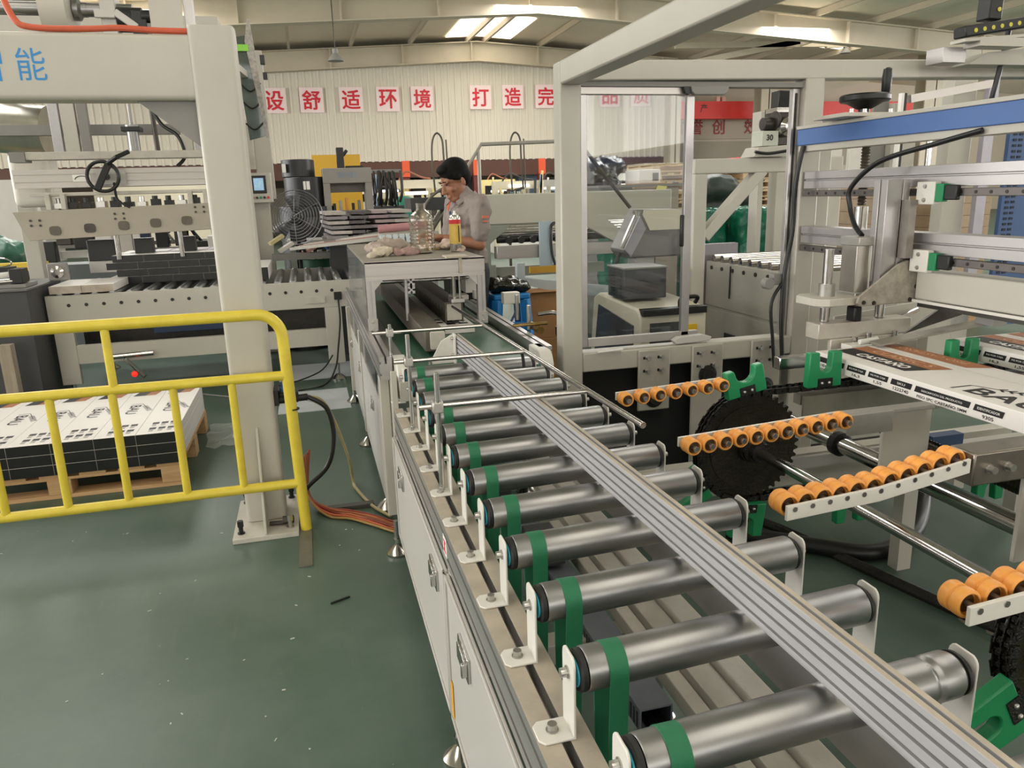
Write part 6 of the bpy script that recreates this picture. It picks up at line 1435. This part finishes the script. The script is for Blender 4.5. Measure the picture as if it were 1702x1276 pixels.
def middle_back():
    C = CREAM; GG = mat('grey_green_frame', '8C9086', .45, 0, .05, 4)
    # big cream cross frame behind the worker with roller bed
    t = thing('transfer_frame', 'wide cream transfer frame with slanted corner, right behind the worker', 'machine', (1.8, 6.3, 0))
    GF = mat('pale_green_grey_frame', 'B9B7AA', .45, 0, .05, 3)
    mb = MB(); mb.box(1.36, 3.0, 6.0, 6.1, 1.20, 1.435); obj('cross_beam', mb, GF, t, .008)
    mb = MB(); mb.prism('y', [(1.36, 1.198), (1.36, .87), (1.42, .87), (1.42, 1.05), (1.60, 1.198)], 6.002, 6.098); obj('corner_leg', mb, GG, t, .004)
    mb = MB(); mb.box(1.38, 1.46, 6.0, 6.08, 0, .88); obj('leg', mb, GG, t, .004)
    mb = MB(); mb.prism('y', [(2.14, 1.40), (2.60, 1.05), (2.60, .95), (2.14, 1.20)], 5.92, 6.0); obj('slanted_sheet', mb, GF, t)
    mb = MB(); mb.box(1.46, 3.0, 5.95, 6.05, .93, 1.03); obj('bed_rail', mb, ALUX, t, .003)
    mb = MB(); mb.cyl((1.48, 6.02, 1.08), (3.0, 6.02, 1.08), .03, 12); mb2 = obj('dark_shaft', mb, BLACK, t)
    mb = MB(); mb.cyl((1.50, 6.2, 1.13), (3.0, 6.2, 1.13), .022, 12); r0 = obj('roller', mb, CHROME, t)
    dup_part(r0, (0, .08, .02)); dup_part(r0, (0, .16, .035)); dup_part(r0, (0, -.08, -.015))
    for k in range(6):
        mb = MB(); mb.cyl((1.56+.10*k, 5.97, 1.075), (1.56+.10*k, 5.93, 1.075), .028, 12); obj('black_wheel', mb, BLACK, t)
    mb = MB(); mb.box(1.80, 1.91, 5.90, 5.92, .86, 1.215); p = obj('blue_plate', mb, mat('pale_blue_plate', 'A7B9C4', .4, .1, .06, 6), t, .003)
    mb = MB(); mb.tube(smoothpath([(1.93, 5.9, 1.2), (1.89, 5.88, 1.16), (1.90, 5.88, .95), (1.96, 5.86, .78), (2.0, 5.86, .72)], 5), .012, 8); obj('cable', mb, BLACK, t)
    mb = MB(); mb.box(1.46, 2.4, 6.02, 6.08, .78, .86); obj('lower_rail', mb, GG, t)
    mb = MB(); mb.prism('y', [(1.50, .93), (1.56, .93), (1.56, .82), (1.95, .76), (2.4, .70), (2.4, .62), (1.9, .68), (1.50, .78)], 5.50, 5.56); obj('chute', mb, mat('white_blue_sheet', 'BFC7CB', .35, .1, .06, 6), t)
    mb = MB(); mb.box(1.66, 1.9, 5.7, 5.74, .83, .88); obj('yellow_strip', mb, mat('ochre_strip', 'B98F2E', .5, 0, .08, 6), t)
    # blue stools with black bag, cartons
    def stool(x, y, lab):
        t = thing('plastic_stool', lab, 'stool', (x, y, 0)); B = mat('bright_blue_plastic', '1F7CC4', .4, 0, .06, 8)
        for sx in (-1, 1):
            for sy in (-1, 1):
                mb = MB(); mb.bar((x+sx*.15, y+sy*.13, 0), (x+sx*.10, y+sy*.09, .72), .06, .06); obj('leg', mb, B, t, .006)
        mb = MB(); mb.box(x-.13, x+.13, y-.12, y+.12, .72, .76); obj('seat', mb, B, t, .01)
        for z in (.30, .5):
            mb = MB(); mb.box(x-.13, x+.13, y-.125, y-.10, z, z+.06); obj('stretcher', mb, B, t, .004)
    stool(1.35, 5.22, 'bright blue plastic stool beside the belt conveyor, under a black bag'); stool(1.22, 5.62, 'second blue stool, mostly hidden behind the one with the black bag')
    mb = MB(); ellip(mb, (1.32, 5.22, .815), .15, .14, .05); ellip(mb, (1.42, 5.20, .80), .09, .1, .04); ellip(mb, (1.24, 5.2, .83), .06, .08, .05); tag(blob('black_bag', mb, mat('shiny_black_film', '24241F', .22, 0, .5, 20), None, .012, 2, disp=(.06, .05)), 'crumpled black plastic bag lying on the blue stool', 'bag')
    t = thing('cardboard_box', 'brown cardboard box with blue printing on the floor behind the cream post', 'box', (1.7, 5.6, 0))
    mb = MB(); mb.box(1.57, 1.80, 5.45, 5.80, .36, .70); b = obj('box_body', mb, CARTON, t, .004)
    mb = MB(); mb.prism('x', [(5.45, .70), (5.40, .72), (5.41, .73), (5.46, .705)], 1.58, 1.79); mb.prism('y', [(1.57, .70), (1.50, .735), (1.505, .742), (1.575, .705)], 5.46, 5.79); obj('flap', mb, CARTON, t)
    mb = MB(); mb.use(BLUEINK); text(mb, '包装', (1.5695, 5.60, .55), (0, -1, 0), (0, 0, 1), w=.22, h=.12); obj('blue_print', mb, None, b)
    mb = MB(); mb.box(1.55, 1.85, 5.44, 5.82, 0, .36); obj('box_base', mb, CARTON, t, .004)
    mb = MB(); mb.box(1.80, 1.88, 5.5, 5.9, .30, .72); tag(obj('red_board', mb, mat('dull_red', 'A32A22', .5, 0, .05, 4)), 'narrow red board beside the brown cardboard box', 'board')
    bpy.context.view_layer.update()
    # hand rail and hose loops
    t = thing('stair_handrail', 'bent grey tubular handrail behind the worker', 'handrail', (1.9, 8, 0))
    mb = MB(); mb.tube([(1.30, 8, 1.18), (1.57, 8, 1.56), (1.83, 8, 1.935), (2.75, 8, 1.958)], .02, 10); obj('top_tube', mb, mat('rail_grey', 'A39F97', .4, .4, .06, 8), t)
    for x, z in ((1.80, 1.88), (2.7, 1.95), (1.42, 1.34)):
        mb = MB(); mb.cyl((x, 8, 0), (x, 8, z), .02, 10); obj('upright', mb, MATS['rail_grey'], t)
    mb = MB(); mb.tube(smoothpath([(1.02, 7.4, 1.0), (1.06, 7.4, 1.22), (1.18, 7.4, 1.42), (1.36, 7.4, 1.52), (1.5, 7.4, 1.5)], 6), .014, 8); mb.tube(smoothpath([(1.14, 7.4, 1.05), (1.28, 7.4, 1.25), (1.48, 7.4, 1.42)], 5), .016, 8); tag(obj('bent_tube', mb, mat('dull_tube', '6B675E', .45, .3, .1, 8)), 'bent dull tubes left of the worker', 'tube')
    for k, x in enumerate((1.66, 2.69)):
        mb = MB(); mb.tube(smoothpath([(x, 10, 1.45), (x-.02, 10, 1.9), (x+.0, 10, 2.12), (x+.06, 10, 2.20), (x+.12, 10, 2.12), (x+.13, 10, 1.9), (x+.15, 10, 1.5)], 5), .012, 8); mb.tube([(x+.17, 10, 2.12), (x+.18, 10, 1.5)], .010, 8); mb.tube([(x-.05, 10, 0), (x-.05, 10, 1.46), (x+.16, 10, 1.5)], .02, 8)
        tag(obj('pipe_loop', mb, mat('dark_pipe', '58534A', .4, .5, .1, 8)), ['tall looped pipe left of the worker in front of the ribbed wall', 'tall looped pipe right of the worker in front of the ribbed wall'][k], 'pipe')
    # fan
    t = thing('stand_fan', 'large wire caged floor fan on a black pole, left of the hood', 'fan', (-.075, 7.8, 0))
    fc = Vector((-.08, 7.70, 1.275)); ax = Vector((-.1, -.55, .75)).normalized(); a = ax.orthogonal().normalized(); b = ax.cross(a)
    WIRE = mat('fan_wire', '9A9AA0', .3, .8, .05, 20)
    ax = Vector((-.25, -1, .25)).normalized(); a = Vector((1, -.25, 0)).normalized(); b = ax.cross(a)*-1
    mb = MB()
    for k in range(1, 11):
        r = .26*k/10; mb.tube([fc+ax*(.06*(1-(k/10)**2))+a*r*math.cos(u)+b*r*math.sin(u) for u in [2*math.pi*j/36 for j in range(36)]], .0022 if k < 10 else .005, 5, cl=True)
    for k in range(6):
        u = math.pi*k/3+.5; mb.tube([fc+ax*(.06*(1-s*s))+(a*math.cos(u)+b*math.sin(u))*.26*s for s in (0, .25, .5, .75, 1)], .003, 5)
    obj('wire_cage', mb, WIRE, t)
    for k in range(3):
        u = 2*math.pi*k/3; d1 = a*math.cos(u)+b*math.sin(u); d2 = a*math.cos(u+.7)+b*math.sin(u+.7); mb = MB(); q = fc-ax*.03
        mb._f([mb.bm.verts.new(v) for v in (q+d1*.03, q+d1*.23+ax*.02, q+d2*.23-ax*.02, q+d2*.05)]); o = obj('fan_blade', mb, mat('fan_blade_grey', '5A5B60', .4, .2, 0), t); s = o.modifiers.new('t', 'SOLIDIFY'); s.thickness = .003
    mb = MB(); mb.cyl(fc-ax*.10, fc-ax*.02, .055, 16); mb.box(-.15, .0, 7.74, 7.88, 1.04, 1.16); obj('fan_motor', mb, BLACK, t, .008)
    mb = MB(); mb.cyl((-.075, 7.82, .02), (-.075, 7.82, 1.10), .02, 12); obj('pole', mb, BLACK, t)
    mb = MB(); mb.cyl((-.075, 7.82, 0), (-.075, 7.82, .03), .24, 24); obj('base', mb, BLACK, t)
    # black drums
    D = mat('black_roll', '28282B', .4, 0, .08, 4)
    for k, (x, r, z0, z1, lab) in enumerate(((-.02, .18, 1.68, 1.87, 'upper'), (.04, .23, 1.36, 1.68, 'middle'), (.03, .30, 0, 1.36, 'lowest and widest'))):
        t = thing('black_roll', '%s black plastic roll in the pile behind the wire fan' % lab, 'roll', (x, 9.2, z0))
        mb = MB(); mb.cyl((x, 9.2, z0), (x, 9.2, z1-.002), r, 30); obj('roll_body', mb, D, t, .006)
        if k < 2: mb = MB(); mb.box(x-(.17 if k == 0 else .02), x-(.13 if k == 0 else -.05), 9.2-r*.98-.004 if k else 9.08, 9.2-r*.95, z1-.14, z1-.05); obj('label', mb, WHITEINK, t)
    # small grey press with motor, yellow screen wall behind
    t = thing('grey_press', 'small grey frame press with a black motor on top, behind the plank pile', 'machine', (.51, 9.1, 0))
    G = mat('press_grey', '918C86', .5, 0, .05, 3)
    mb = MB(); mb.box(.235, .775, 9.0, 9.3, 1.60, 1.765); b = obj('head', mb, G, t, .006)
    mb = MB(); text(mb, '智能', (.50, 8.998, 1.69), (1, 0, 0), (0, 0, 1), h=.06, w=.22); obj('lettering', mb, mat('faded_blue', '7E8E9E', .5, 0, 0), b)
    for x in (.235, .70):
        mb = MB(); mb.box(x, x+.075, 9.0, 9.3, 0, 1.60); obj('post', mb, G, t, .004)
    mb = MB(); mb.box(.31, .70, 9.28, 9.3, 1.50, 1.60); obj('apron', mb, G, t)
    mb = MB(); mb.box(.31, .70, 9.05, 9.28, 0, 1.30); obj('bed', mb, MGREY, t)
    mb = MB(); mb.box(.41, .49, 9.1, 9.2, 1.765, 1.99); mb.cyl((.48, 9.12, 1.90), (.53, 9.12, 1.96), .02, 8); mb.box(.50, .7, 9.1, 9.2, 1.765, 1.79); obj('motor', mb, BLACK, t, .01)
    for k in range(5):
        mb = MB(); mb.box(.33+.07*k, .36+.07*k, 9.1, 9.2, 1.30, 1.38+.03*(k % 3)); obj('tool', mb, [BLACK, CREAMW, ORANGE, BLACK, MGREY][k], t)
    kit('yellow_screen', 'mustard yellow screen panel behind the small grey press', 'screen', (.52, 12, 0), [('screen_panel', mat('mustard_paint', 'C79A2A', .5, 0, .05, 2), 0, [(.18, .88, 12, 12.05, .4, 2.06)]), ('screen_foot', MGREY, 0, [(.2, .3, 11.9, 12.15, 0, .4), (.75, .85, 11.9, 12.15, 0, .4)])])
    # loose plank pile on a bench
    t = thing('plank_bench', 'low bench carrying the loose grey planks, left of the jug', 'bench', (.6, 7.4, 0))
    mb = MB(); mb.box(.15, 1.0, 7.1, 7.9, 1.02, 1.08); obj('bench_top', mb, MGREY, t)
    mb = MB(); mb.box(.2, .95, 7.2, 7.8, 0, 1.02); obj('bench_base', mb, GREY, t)
    random.seed(21)
    PC = ['8E8A8C', 'A89A9A', '6F6B70', 'B9B2AE', '94828A', '5A5658']; n = 0
    cols = ('first', 'second', 'third', 'fourth'); rows = ('lowest', 'second', 'third', 'fourth', 'fifth', 'top')
    for j in range(6):
        for i in range(4):
            x = .20+.195*i+random.uniform(-.03, .03); z = 1.081+.042*j; y = 7.12+.04*j+random.uniform(0, .06)
            mb = MB(); mb.rbox((x+.09, y+.38, z+.014), (.185, .75, .028), Matrix.Rotation(random.uniform(-.10, .10), 3, 'Z')); tag(obj('floor_plank', mb, mat('plank_%s' % PC[(i*2+j*3) % 6], PC[(i*2+j*3) % 6], .4, 0, .12, 12), None, .001), 'loose floor plank in the pile behind the jug, %s from left in the %s layer' % (cols[i], rows[j]), 'plank', 'loose planks in the pile')
    # clutter on the benches left of the hood
    kit('work_table', 'long work table covered in offcuts behind the left roller conveyor', 'table', (.0, 7.9, 0), [('table_top', mat('pale_top', 'A9A6A0', .5, 0, .1, 6), .002, [(-.2, .62, 8.4, 9.0, .98, 1.02)]), ('table_leg', GG, 0, [(-.18, -.12, 8.45, 8.51, 0, .98), (.5, .56, 8.45, 8.51, 0, .98), (-.18, -.12, 8.9, 8.96, 0, .98), (.5, .56, 8.9, 8.96, 0, .98)])])
    for k in range(6):
        mb = MB(); mb.bar((-.15+.04*k, 7.0+.05*k, 1.02+.006*k), (.66+.02*k, 7.02+.03*k, 1.075+.012*k), .07, .02); tag(obj('plank_offcut', mb, [WHITE, PANEL, mat('pink_edge', 'B58E86', .6, 0, .1, 10), WHITE, ALUX, MGREY][k]), 'long %s offcut strip in the sloping bundle left of the hood' % ['white front', 'pale grey', 'pinkish', 'white rear', 'silver', 'mid grey'][k], 'offcut', 'offcut strips')
    for k, (x, z, m, lab) in enumerate(((-.28, 1.05, mat('straw', 'C9BE93', .6, 0, .1, 8), 'straw coloured block with green end'), (-.20, .98, WHITE, 'white strip'), (.30, 1.0, mat('acid_yellow', 'D4D838', .5, 0, 0), 'bright yellow scrap'), (.22, .99, BLUE, 'blue scrap'), (.40, 1.02, BLACK, 'black bundle'), (.05, .97, mat('pink_scrap', 'C79C92', .6, 0, .1, 8), 'pink scrap'))):
        mb = MB(); mb.bar((x-.05, 7.40, z), (x+.07, 7.45, z+.07), .06, .03); tag(obj('scrap_piece', mb, m), '%s lying among the offcuts left of the hood' % lab, 'scrap')
    mb = MB(); mb.box(-.32, .55, 7.35, 7.5, .90, .955); tag(obj('scrap_shelf', mb, MGREY), 'narrow grey shelf under the bright scraps left of the hood', 'shelf')
    t = thing('green_bin', 'round dark green bin filled with offcuts behind the left roller conveyor', 'bin', (.10, 8.15, 0))
    c = (.10, 8.15, 0); mb = MB(); mb.lathe(c, (0, 0, 1), [(.14, 0), (.18, .84), (.19, .85), (.17, .85), (.13, .02)], 26); obj('bin_body', mb, mat('bin_green', '1E4A34', .45, 0, .1, 6), t)
    for k in range(4):
        mb = MB(); mb.bar((.0+.05*k, 8.15, .6), (-.06+.09*k, 8.12, .93+.03*(k % 2)), .05, .012); obj('offcut', mb, [mat('pink_scrap', 'C79C92', .6, 0, .1, 8), WHITE, PANEL, MGREY][k], t)
    # dark hanging pipes rack, green cover, pink roll, desk
    t = thing('black_parts_rack', 'rack crowded with black hanging parts right of the small grey press', 'rack', (1.05, 10.2, 0))
    random.seed(4)
    for k in range(16):
        x = .86+.024*k; mb = MB(); mb.tube(smoothpath([(x, 10.2, 1.30+.1*random.random()), (x+random.uniform(-.04, .04), 10.15, 1.5), (x+random.uniform(-.04, .04), 10.2, 1.72+.05*random.random())], 4), random.uniform(.008, .02), 6); obj('black_part', mb, BLACK if k % 3 else DSTEEL, t)
    mb = MB(); mb.box(.84, 1.27, 10.25, 10.3, 1.74, 1.78); obj('rack_bar', mb, MGREY, t)
    mb = MB(); mb.box(.84, 1.27, 10.2, 10.5, 0, 1.32); obj('rack_base', mb, GREY, t)
    mb = MB(); ellip(mb, (1.52, 12.2, 1.34), .2, .2, .1); mb.box(1.36, 1.68, 12.0, 12.4, 0, 1.3); tag(blob('green_cover', mb, mat('teal_cover', '2C7A66', .5, 0, .1, 4), None, .03, 3), 'teal green covered load beyond the plank pile', 'cover')
    kit('dark_desk', 'small dark desk beside the bent dull tubes left of the worker', 'desk', (1.2, 7.7, 0), [('desk_top', GREY, .003, [(1.0, 1.40, 7.5, 7.95, 1.30, 1.42)]), ('desk_leg', GREY, 0, [(1.02, 1.08, 7.55, 7.6, 0, 1.3), (1.3, 1.36, 7.55, 7.6, 0, 1.3)])])
    mb = MB(); mb.cyl((.62, 6.9, 1.165), (1.1, 6.9, 1.19), .035, 14); tag(obj('pink_roll', mb, mat('pink_board', 'C08A8E', .5, 0, .08, 8)), 'long pink roll lying in front of the loose planks', 'roll')
    mb = MB(); mb.box(.62, 1.15, 6.85, 6.98, 1.09, 1.13); tag(obj('roll_support', mb, CREAMW), 'pale board under the long pink roll', 'board')
    t = thing('white_gripper_row', 'row of pale blue white gripper blocks on a shelf beyond the jug', 'gripper unit', (.78, 6.6, 0))
    for k in range(7):
        mb = MB(); mb.box(.60+.055*k, .64+.055*k, 6.55, 6.6, 1.03, 1.13); obj('gripper', mb, mat('ice_white', 'D3DEE2', .35, 0, .05, 10), t, .003)
    mb = MB(); mb.box(.4, 1.0, 6.6, 6.7, .99, 1.03); obj('gripper_bar', mb, GREY, t); mb = MB(); mb.box(.45, .95, 6.62, 6.68, 0, .99); obj('gripper_stand', mb, MGREY, t)
    # machine line and heaps behind the left press
    t = thing('rear_line_unit', 'black and white machine line seen between the slotted plate and the left conveyor', 'machine', (-1.6, 8.8, 0))
    random.seed(14)
    mb = MB(); mb.box(-2.9, -.55, 8.7, 9.1, 0, .86); obj('base', mb, mat('line_grey', '6F7476', .5, .1, .08, 4), t)
    mb = MB(); mb.box(-2.4, -.6, 8.62, 8.7, .93, 1.0); obj('white_profile', mb, WHITE, t); mb = MB(); mb.box(-2.4, -.6, 8.62, 8.7, 1.03, 1.07); obj('white_profile', mb, WHITE, t)
    for k in range(11):
        x = -2.5+.18*k; z = random.uniform(1.0, 1.2); w = random.uniform(.05, .11)
        mb = MB(); mb.box(x-w, x+w, 8.5, 8.62, z-.12, z+random.uniform(.02, .12)); obj('black_unit', mb, [BLACK, DSTEEL, BLACK, WHITE, BLACK, mat('navy_unit', '27324A', .5, 0, .1, 8)][k % 6], t, .006)
    for k in range(7):
        x = -1.45+.13*k; mb = MB(); mb.tube(smoothpath([(x, 8.6, 1.05), (x+random.uniform(-.1, .1), 8.5, 1.22), (x+.1, 8.55, random.uniform(1.05, 1.2))], 4), .016, 6); obj('hose', mb, [BLACK, WHITE, BLACK][k % 3], t)
    mb = MB(); mb.box(-1.80, -1.64, 8.2, 8.3, 0, 1.42); obj('cream_post', mb, CREAM, t); mb = MB(); mb.box(-1.63, -1.57, 8.2, 8.24, .8, 1.42); obj('white_strip', mb, WHITE, t)
    mb = MB(); ellip(mb, (-3.05, 9.0, .95), .28, .3, .2); ellip(mb, (-3.0, 9.0, .5), .3, .3, .5); tag(blob('green_bag', mb, mat('dark_green_bag', '2E5A47', .4, 0, .3, 6), None, .03, 3, disp=(.1, .15)), 'dark green plastic bag heap at the far left edge behind the clamp', 'bag')
    mb = MB(); mb.box(-3.0, -2.25, 7.6, 7.7, .90, .97); tag(obj('yellow_bar', mb, mat('yellow_bar_paint', 'D9B93A', .5, 0, .05, 6)), 'short yellow bar at the far left edge behind the dark cabinet', 'bar')
    mb = MB(); mb.box(-3.0, -2.25, 7.58, 7.75, 0, .90); tag(obj('bar_stand', mb, GREY), 'grey stand below the short yellow bar at the far left', 'stand')
middle_back()

# ------------------------------------------------------------------ far hall
def far():
    base = 4.645
    for (ch, x) in (('设', -.62), ('舒', .59), ('适', 1.90), ('环', 3.15), ('境', 4.34), ('打', 6.43), ('造', 7.62), ('完', 8.86), ('美', 10.1), ('品', 11.35), ('质', 12.6)):
        z = base+.014*(x-1) + (.02 if x > 6 else 0)
        t = thing('sign_board', 'white wall board with the red character %s on the far ribbed wall' % ch, 'sign', (x, 27.93, z-.4), 'slogan boards on the far wall')
        mb = MB(); mb.box(x-.39, x+.39, 27.90, 27.945, z-.40, z+.40); obj('board', mb, SIGNWHITE, t)
        mb = MB(); [text(mb, ch, (x+dx, 27.893-.0012*i, z+dz), (1, 0, 0), (0, 0, 1), h=.60, w=.58, bold=0.0) for i, (dx, dz) in enumerate(((0, 0), (.014, .007), (-.014, -.007), (.007, -.011), (-.007, .011)))]; obj('character', mb, SIGNRED, t)
    # right bay: lettered strip, crane, columns
    for (ch, x) in (('信', 15.1), ('誉', 16.0), ('创', 17.0), ('效', 18.5), ('益', 19.46)):
        mb = MB(); text(mb, ch, (x, 29.86, 3.83), (1, 0, 0), (0, 0, 1), h=.60, w=.58, bold=.012)
        tag(obj('wall_character', mb, mat('dull_red_letter', '9E3A3E', .6, 0, 0)), 'dull red wall character %s on the strip below the red crane' % ch, 'lettering', 'wall characters below the crane')
    mb = MB(); mb.box(13.5, 24, 29.88, 29.98, 3.35, 4.3); o = struct('trim_2', mb, mat('pale_strip', 'B9AE9C', .6, 0, .05, 1))
    mb = MB(); mb.box(13.5, 24, 29.9, 29.99, 2.2, 3.25); o = struct('trim_3', mb, mat('bay_panel', 'A59D8C', .6, 0, .05, 1))
    t = thing('overhead_crane', 'red overhead crane girder in the bay on the right', 'crane', (17.5, 28.6, 4.0))
    mb = MB(); mb.box(13.2, 26, 28.5, 28.8, 4.12, 4.68); g = obj('girder', mb, mat('crane_red', 'E2392F', .5, 0, .04, 1), t)
    mb = MB(); mb.box(13.2, 26, 28.42, 28.88, 4.02, 4.12); obj('bottom_flange', mb, MATS['crane_red'], t)
    mb = MB(); text(mb, '产', (15.55, 28.49, 4.42), (1, 0, 0), (0, 0, 1), h=.32); text(mb, '量', (18.9, 28.49, 4.42), (1, 0, 0), (0, 0, 1), h=.32); obj('girder_lettering', mb, mat('crane_dark', '6E1C18', .5, 0, 0), g)
    mb = MB(); mb.box(16.1, 16.25, 28.5, 28.7, 4.68, 4.85); mb.box(16.35, 16.5, 28.5, 28.7, 4.68, 4.85); obj('signal_lamp', mb, mat('lamp_pale', 'F2B9A8', .4, 0, 0), t)
    for i, (x, y, w, z1) in enumerate(((17.6, 27.2, .34, 6.0), (22.3, 24.0, .45, 6.2), (13.6, 27.0, .2, 5.5))):
        mb = MB(); mb.box(x-w, x+w, y, y+.04, 0, z1); mb.box(x-w, x+w, y+.5, y+.54, 0, z1); mb.box(x-.02, x+.02, y, y+.54, 0, z1)
        o = struct('column', mb, STRUCT); o.name = 'hall_column'
    for (p, q) in (((17.6, 24, 5.95), (22.3, 24, 6.35)), ((10.5, 24, 4.95), (17.3, 24, 6.2)), ((17.6, 24, 6.0), (12.0, 24, 5.85)), ((18.2, 27, 4.7), (22.2, 27, 5.4))):
        mb = MB(); mb.bar(p, q, .14, .18); o = struct('beam', mb, STRUCT); o.name = 'roof_brace'
    for k, (x, y, z) in enumerate(((1.07, 20, 4.62), (18.38, 24, 5.72))):
        t = thing('bell_lamp', ['grey bell shaped hanging lamp in front of the far ribbed wall', 'grey bell shaped hanging lamp near the bright skylight at the right'][k], 'lamp', (x, y, z))
        mb = MB(); mb.lathe((x, y, z), (0, 0, 1), [(.19, 0), (.17, .05), (.10, .13), (.07, .17), (.07, .27), (.02, .30)], 20); obj('lamp_shade', mb, MGREY, t)
        mb = MB(); mb.cyl((x, y, z+.28), (x, y, roofz(x)-.05), .012, 6); obj('cord', mb, GREY, t)
    # posts with orange tags in the far opening
    for k, x in enumerate((3.57, 6.1, 8.53, -1.2)):
        t = thing('hall_post', 'dark red hall post with orange tag, %s' % ['left of the worker', 'just right of the worker', 'beside the cream safety enclosure', 'hidden near the operator panel'][k], 'post', (x, 27.6, 0))
        mb = MB(); mb.box(x-.12, x+.12, 27.5, 27.75, 0, 2.1); obj('post', mb, mat('dark_red_post', '6B2F2A', .6, 0, .1, 2), t)
        mb = MB(); mb.box(x-.13, x+.13, 27.44, 27.5, 2.06, 2.6); obj('orange_tag', mb, mat('tag_orange', 'E2582E', .5, 0, 0), t)
    # rows of distant machines
    random.seed(33)
    FC = [mat('far_cream', 'CFC6AF', .5, 0, .08, 1), mat('far_yellow', 'D8C78A', .5, 0, .08, 1), mat('far_grey', 'A7A39B', .5, 0, .08, 1), mat('far_dark', '3B3734', .6, 0, .1, 1), mat('far_white', 'D8D6CE', .5, 0, .05, 1), mat('far_blue', '7F95AB', .5, 0, .06, 1)]
    LT = mat('far_tube_light', 'FFF8EA', .5, 0, 0, emis=3.0)
    spots = [(2.4, 17), (3.5, 19), (5.0, 18), (6.6, 20), (1.2, 20), (8.2, 19), (9.8, 21), (4.2, 23), (6.0, 24), (7.8, 24.5), (2.6, 24), (.6, 25), (9.6, 25), (11.5, 23)]
    desc = ['low cream', 'yellow framed', 'large cream', 'grey', 'pale', 'white', 'cream', 'dark backed', 'yellowish', 'grey blue', 'cream topped', 'squat grey', 'tall pale', 'wide cream']
    for k, (x, y) in enumerate(spots):
        w = random.uniform(.7, 1.3); h = random.uniform(1.3, 1.75)
        t = thing('distant_machine', '%s machine in the far hall, %s' % (desc[k], ['left of the worker', 'beside the worker head', 'right of the worker with pipes on top', 'right of the handrail post', 'above the plank pile', 'near the enclosure post', 'behind the glass door', 'deep behind the worker', 'deep right of the worker', 'deep near the enclosure', 'deep above the planks', 'deepest near the yellow screen', 'deepest behind the glass door', 'far right behind the glass'][k]), 'machine', (x, y, 0), 'machines in the far hall')
        a, b2 = FC[[0, 1, 0, 2, 4, 4, 0, 3, 1, 5, 0, 2, 4, 0][k]], FC[k*2 % 6]
        for sx in (-1, 1):
            mb = MB(); mb.box(x+sx*w/2-.06, x+sx*w/2+.06, y, y+.12, 0, h); obj('post', mb, a, t)
        mb = MB(); mb.box(x-w/2-.06, x+w/2+.06, y, y+.14, h, h+.18); obj('head', mb, a, t)
        mb = MB(); mb.box(x-w/2, x+w/2, y+.05, y+.9, 0, .95+.1*(k % 3)); obj('bed', mb, b2, t)
        for q in range(9):
            xx = x-w/2+.06+w*.105*q; mb = MB(); z0 = random.choice((.98, .98, 1.2)); mb.box(xx, xx+random.uniform(.04, .13), y+.2+.03*q, y+.35+.03*q, z0, z0+random.uniform(.08, .5)); obj('unit', mb, FC[(k+q*2+3+q//4) % 6], t)
        for q in range(4):
            xx = x+random.uniform(-.6, .6)*w; mb = MB(); mb.bar((xx, y-.15, .9), (xx+random.uniform(-.15, .15), y-.15, random.uniform(1.4, 2.0)), .05, .05, (0, 1, 0)); obj('strut', mb, FC[(k*3+q*2+1) % 6], t)
        mb = MB(); mb.tube(smoothpath([(x-w/3, y+.1, h+.18), (x-w/6, y+.1, h+.36), (x+w/8, y+.1, h+.24), (x+w/3, y+.1, h+.2)], 4), .02, 6); obj('hose', mb, FC[3] if k % 4 else mat('far_orange', '9A5B40', .5, 0, 0), t)
        if k % 2 == 0 or k in (5, 9): mb = MB(); mb.box(x-.25, x+.25, y-.06, y, 1.45+.05*(k % 4), 1.52+.05*(k % 4)); obj('tube_light', mb, LT, t)
    for k in range(40):
        x = random.uniform(-.5, 15); y = random.uniform(28.6, 34); h = random.uniform(.9, 2.5)
        mb = MB(); mb.box(x-random.uniform(.1, .5), x+random.uniform(.1, .5), y, y+.5, 0, h)
        tag(obj('distant_crate', mb, FC[(k*5) % 6 if k % 3 else 3]), 'crate or cabinet in the hall beyond the brown beam', 'crate', 'crates beyond the brown beam')
    for k, (x, y) in enumerate(((-4, 24), (-8, 22), (13.5, 26), (0, 36), (5, 37), (10, 36), (-6, 34), (15, 34))):
        mb = MB(); mb.box(x-1.6, x+1.6, y, y+1.5, 0, 1.9+.2*(k % 3)); tag(obj('distant_cabinet', mb, FC[(k*2) % 6]), '%s large cabinet at the far end of the hall' % ['cream left', 'grey far left', 'cream right', 'cream central', 'dark central', 'white central', 'blue left', 'grey right'][k], 'cabinet')
far()
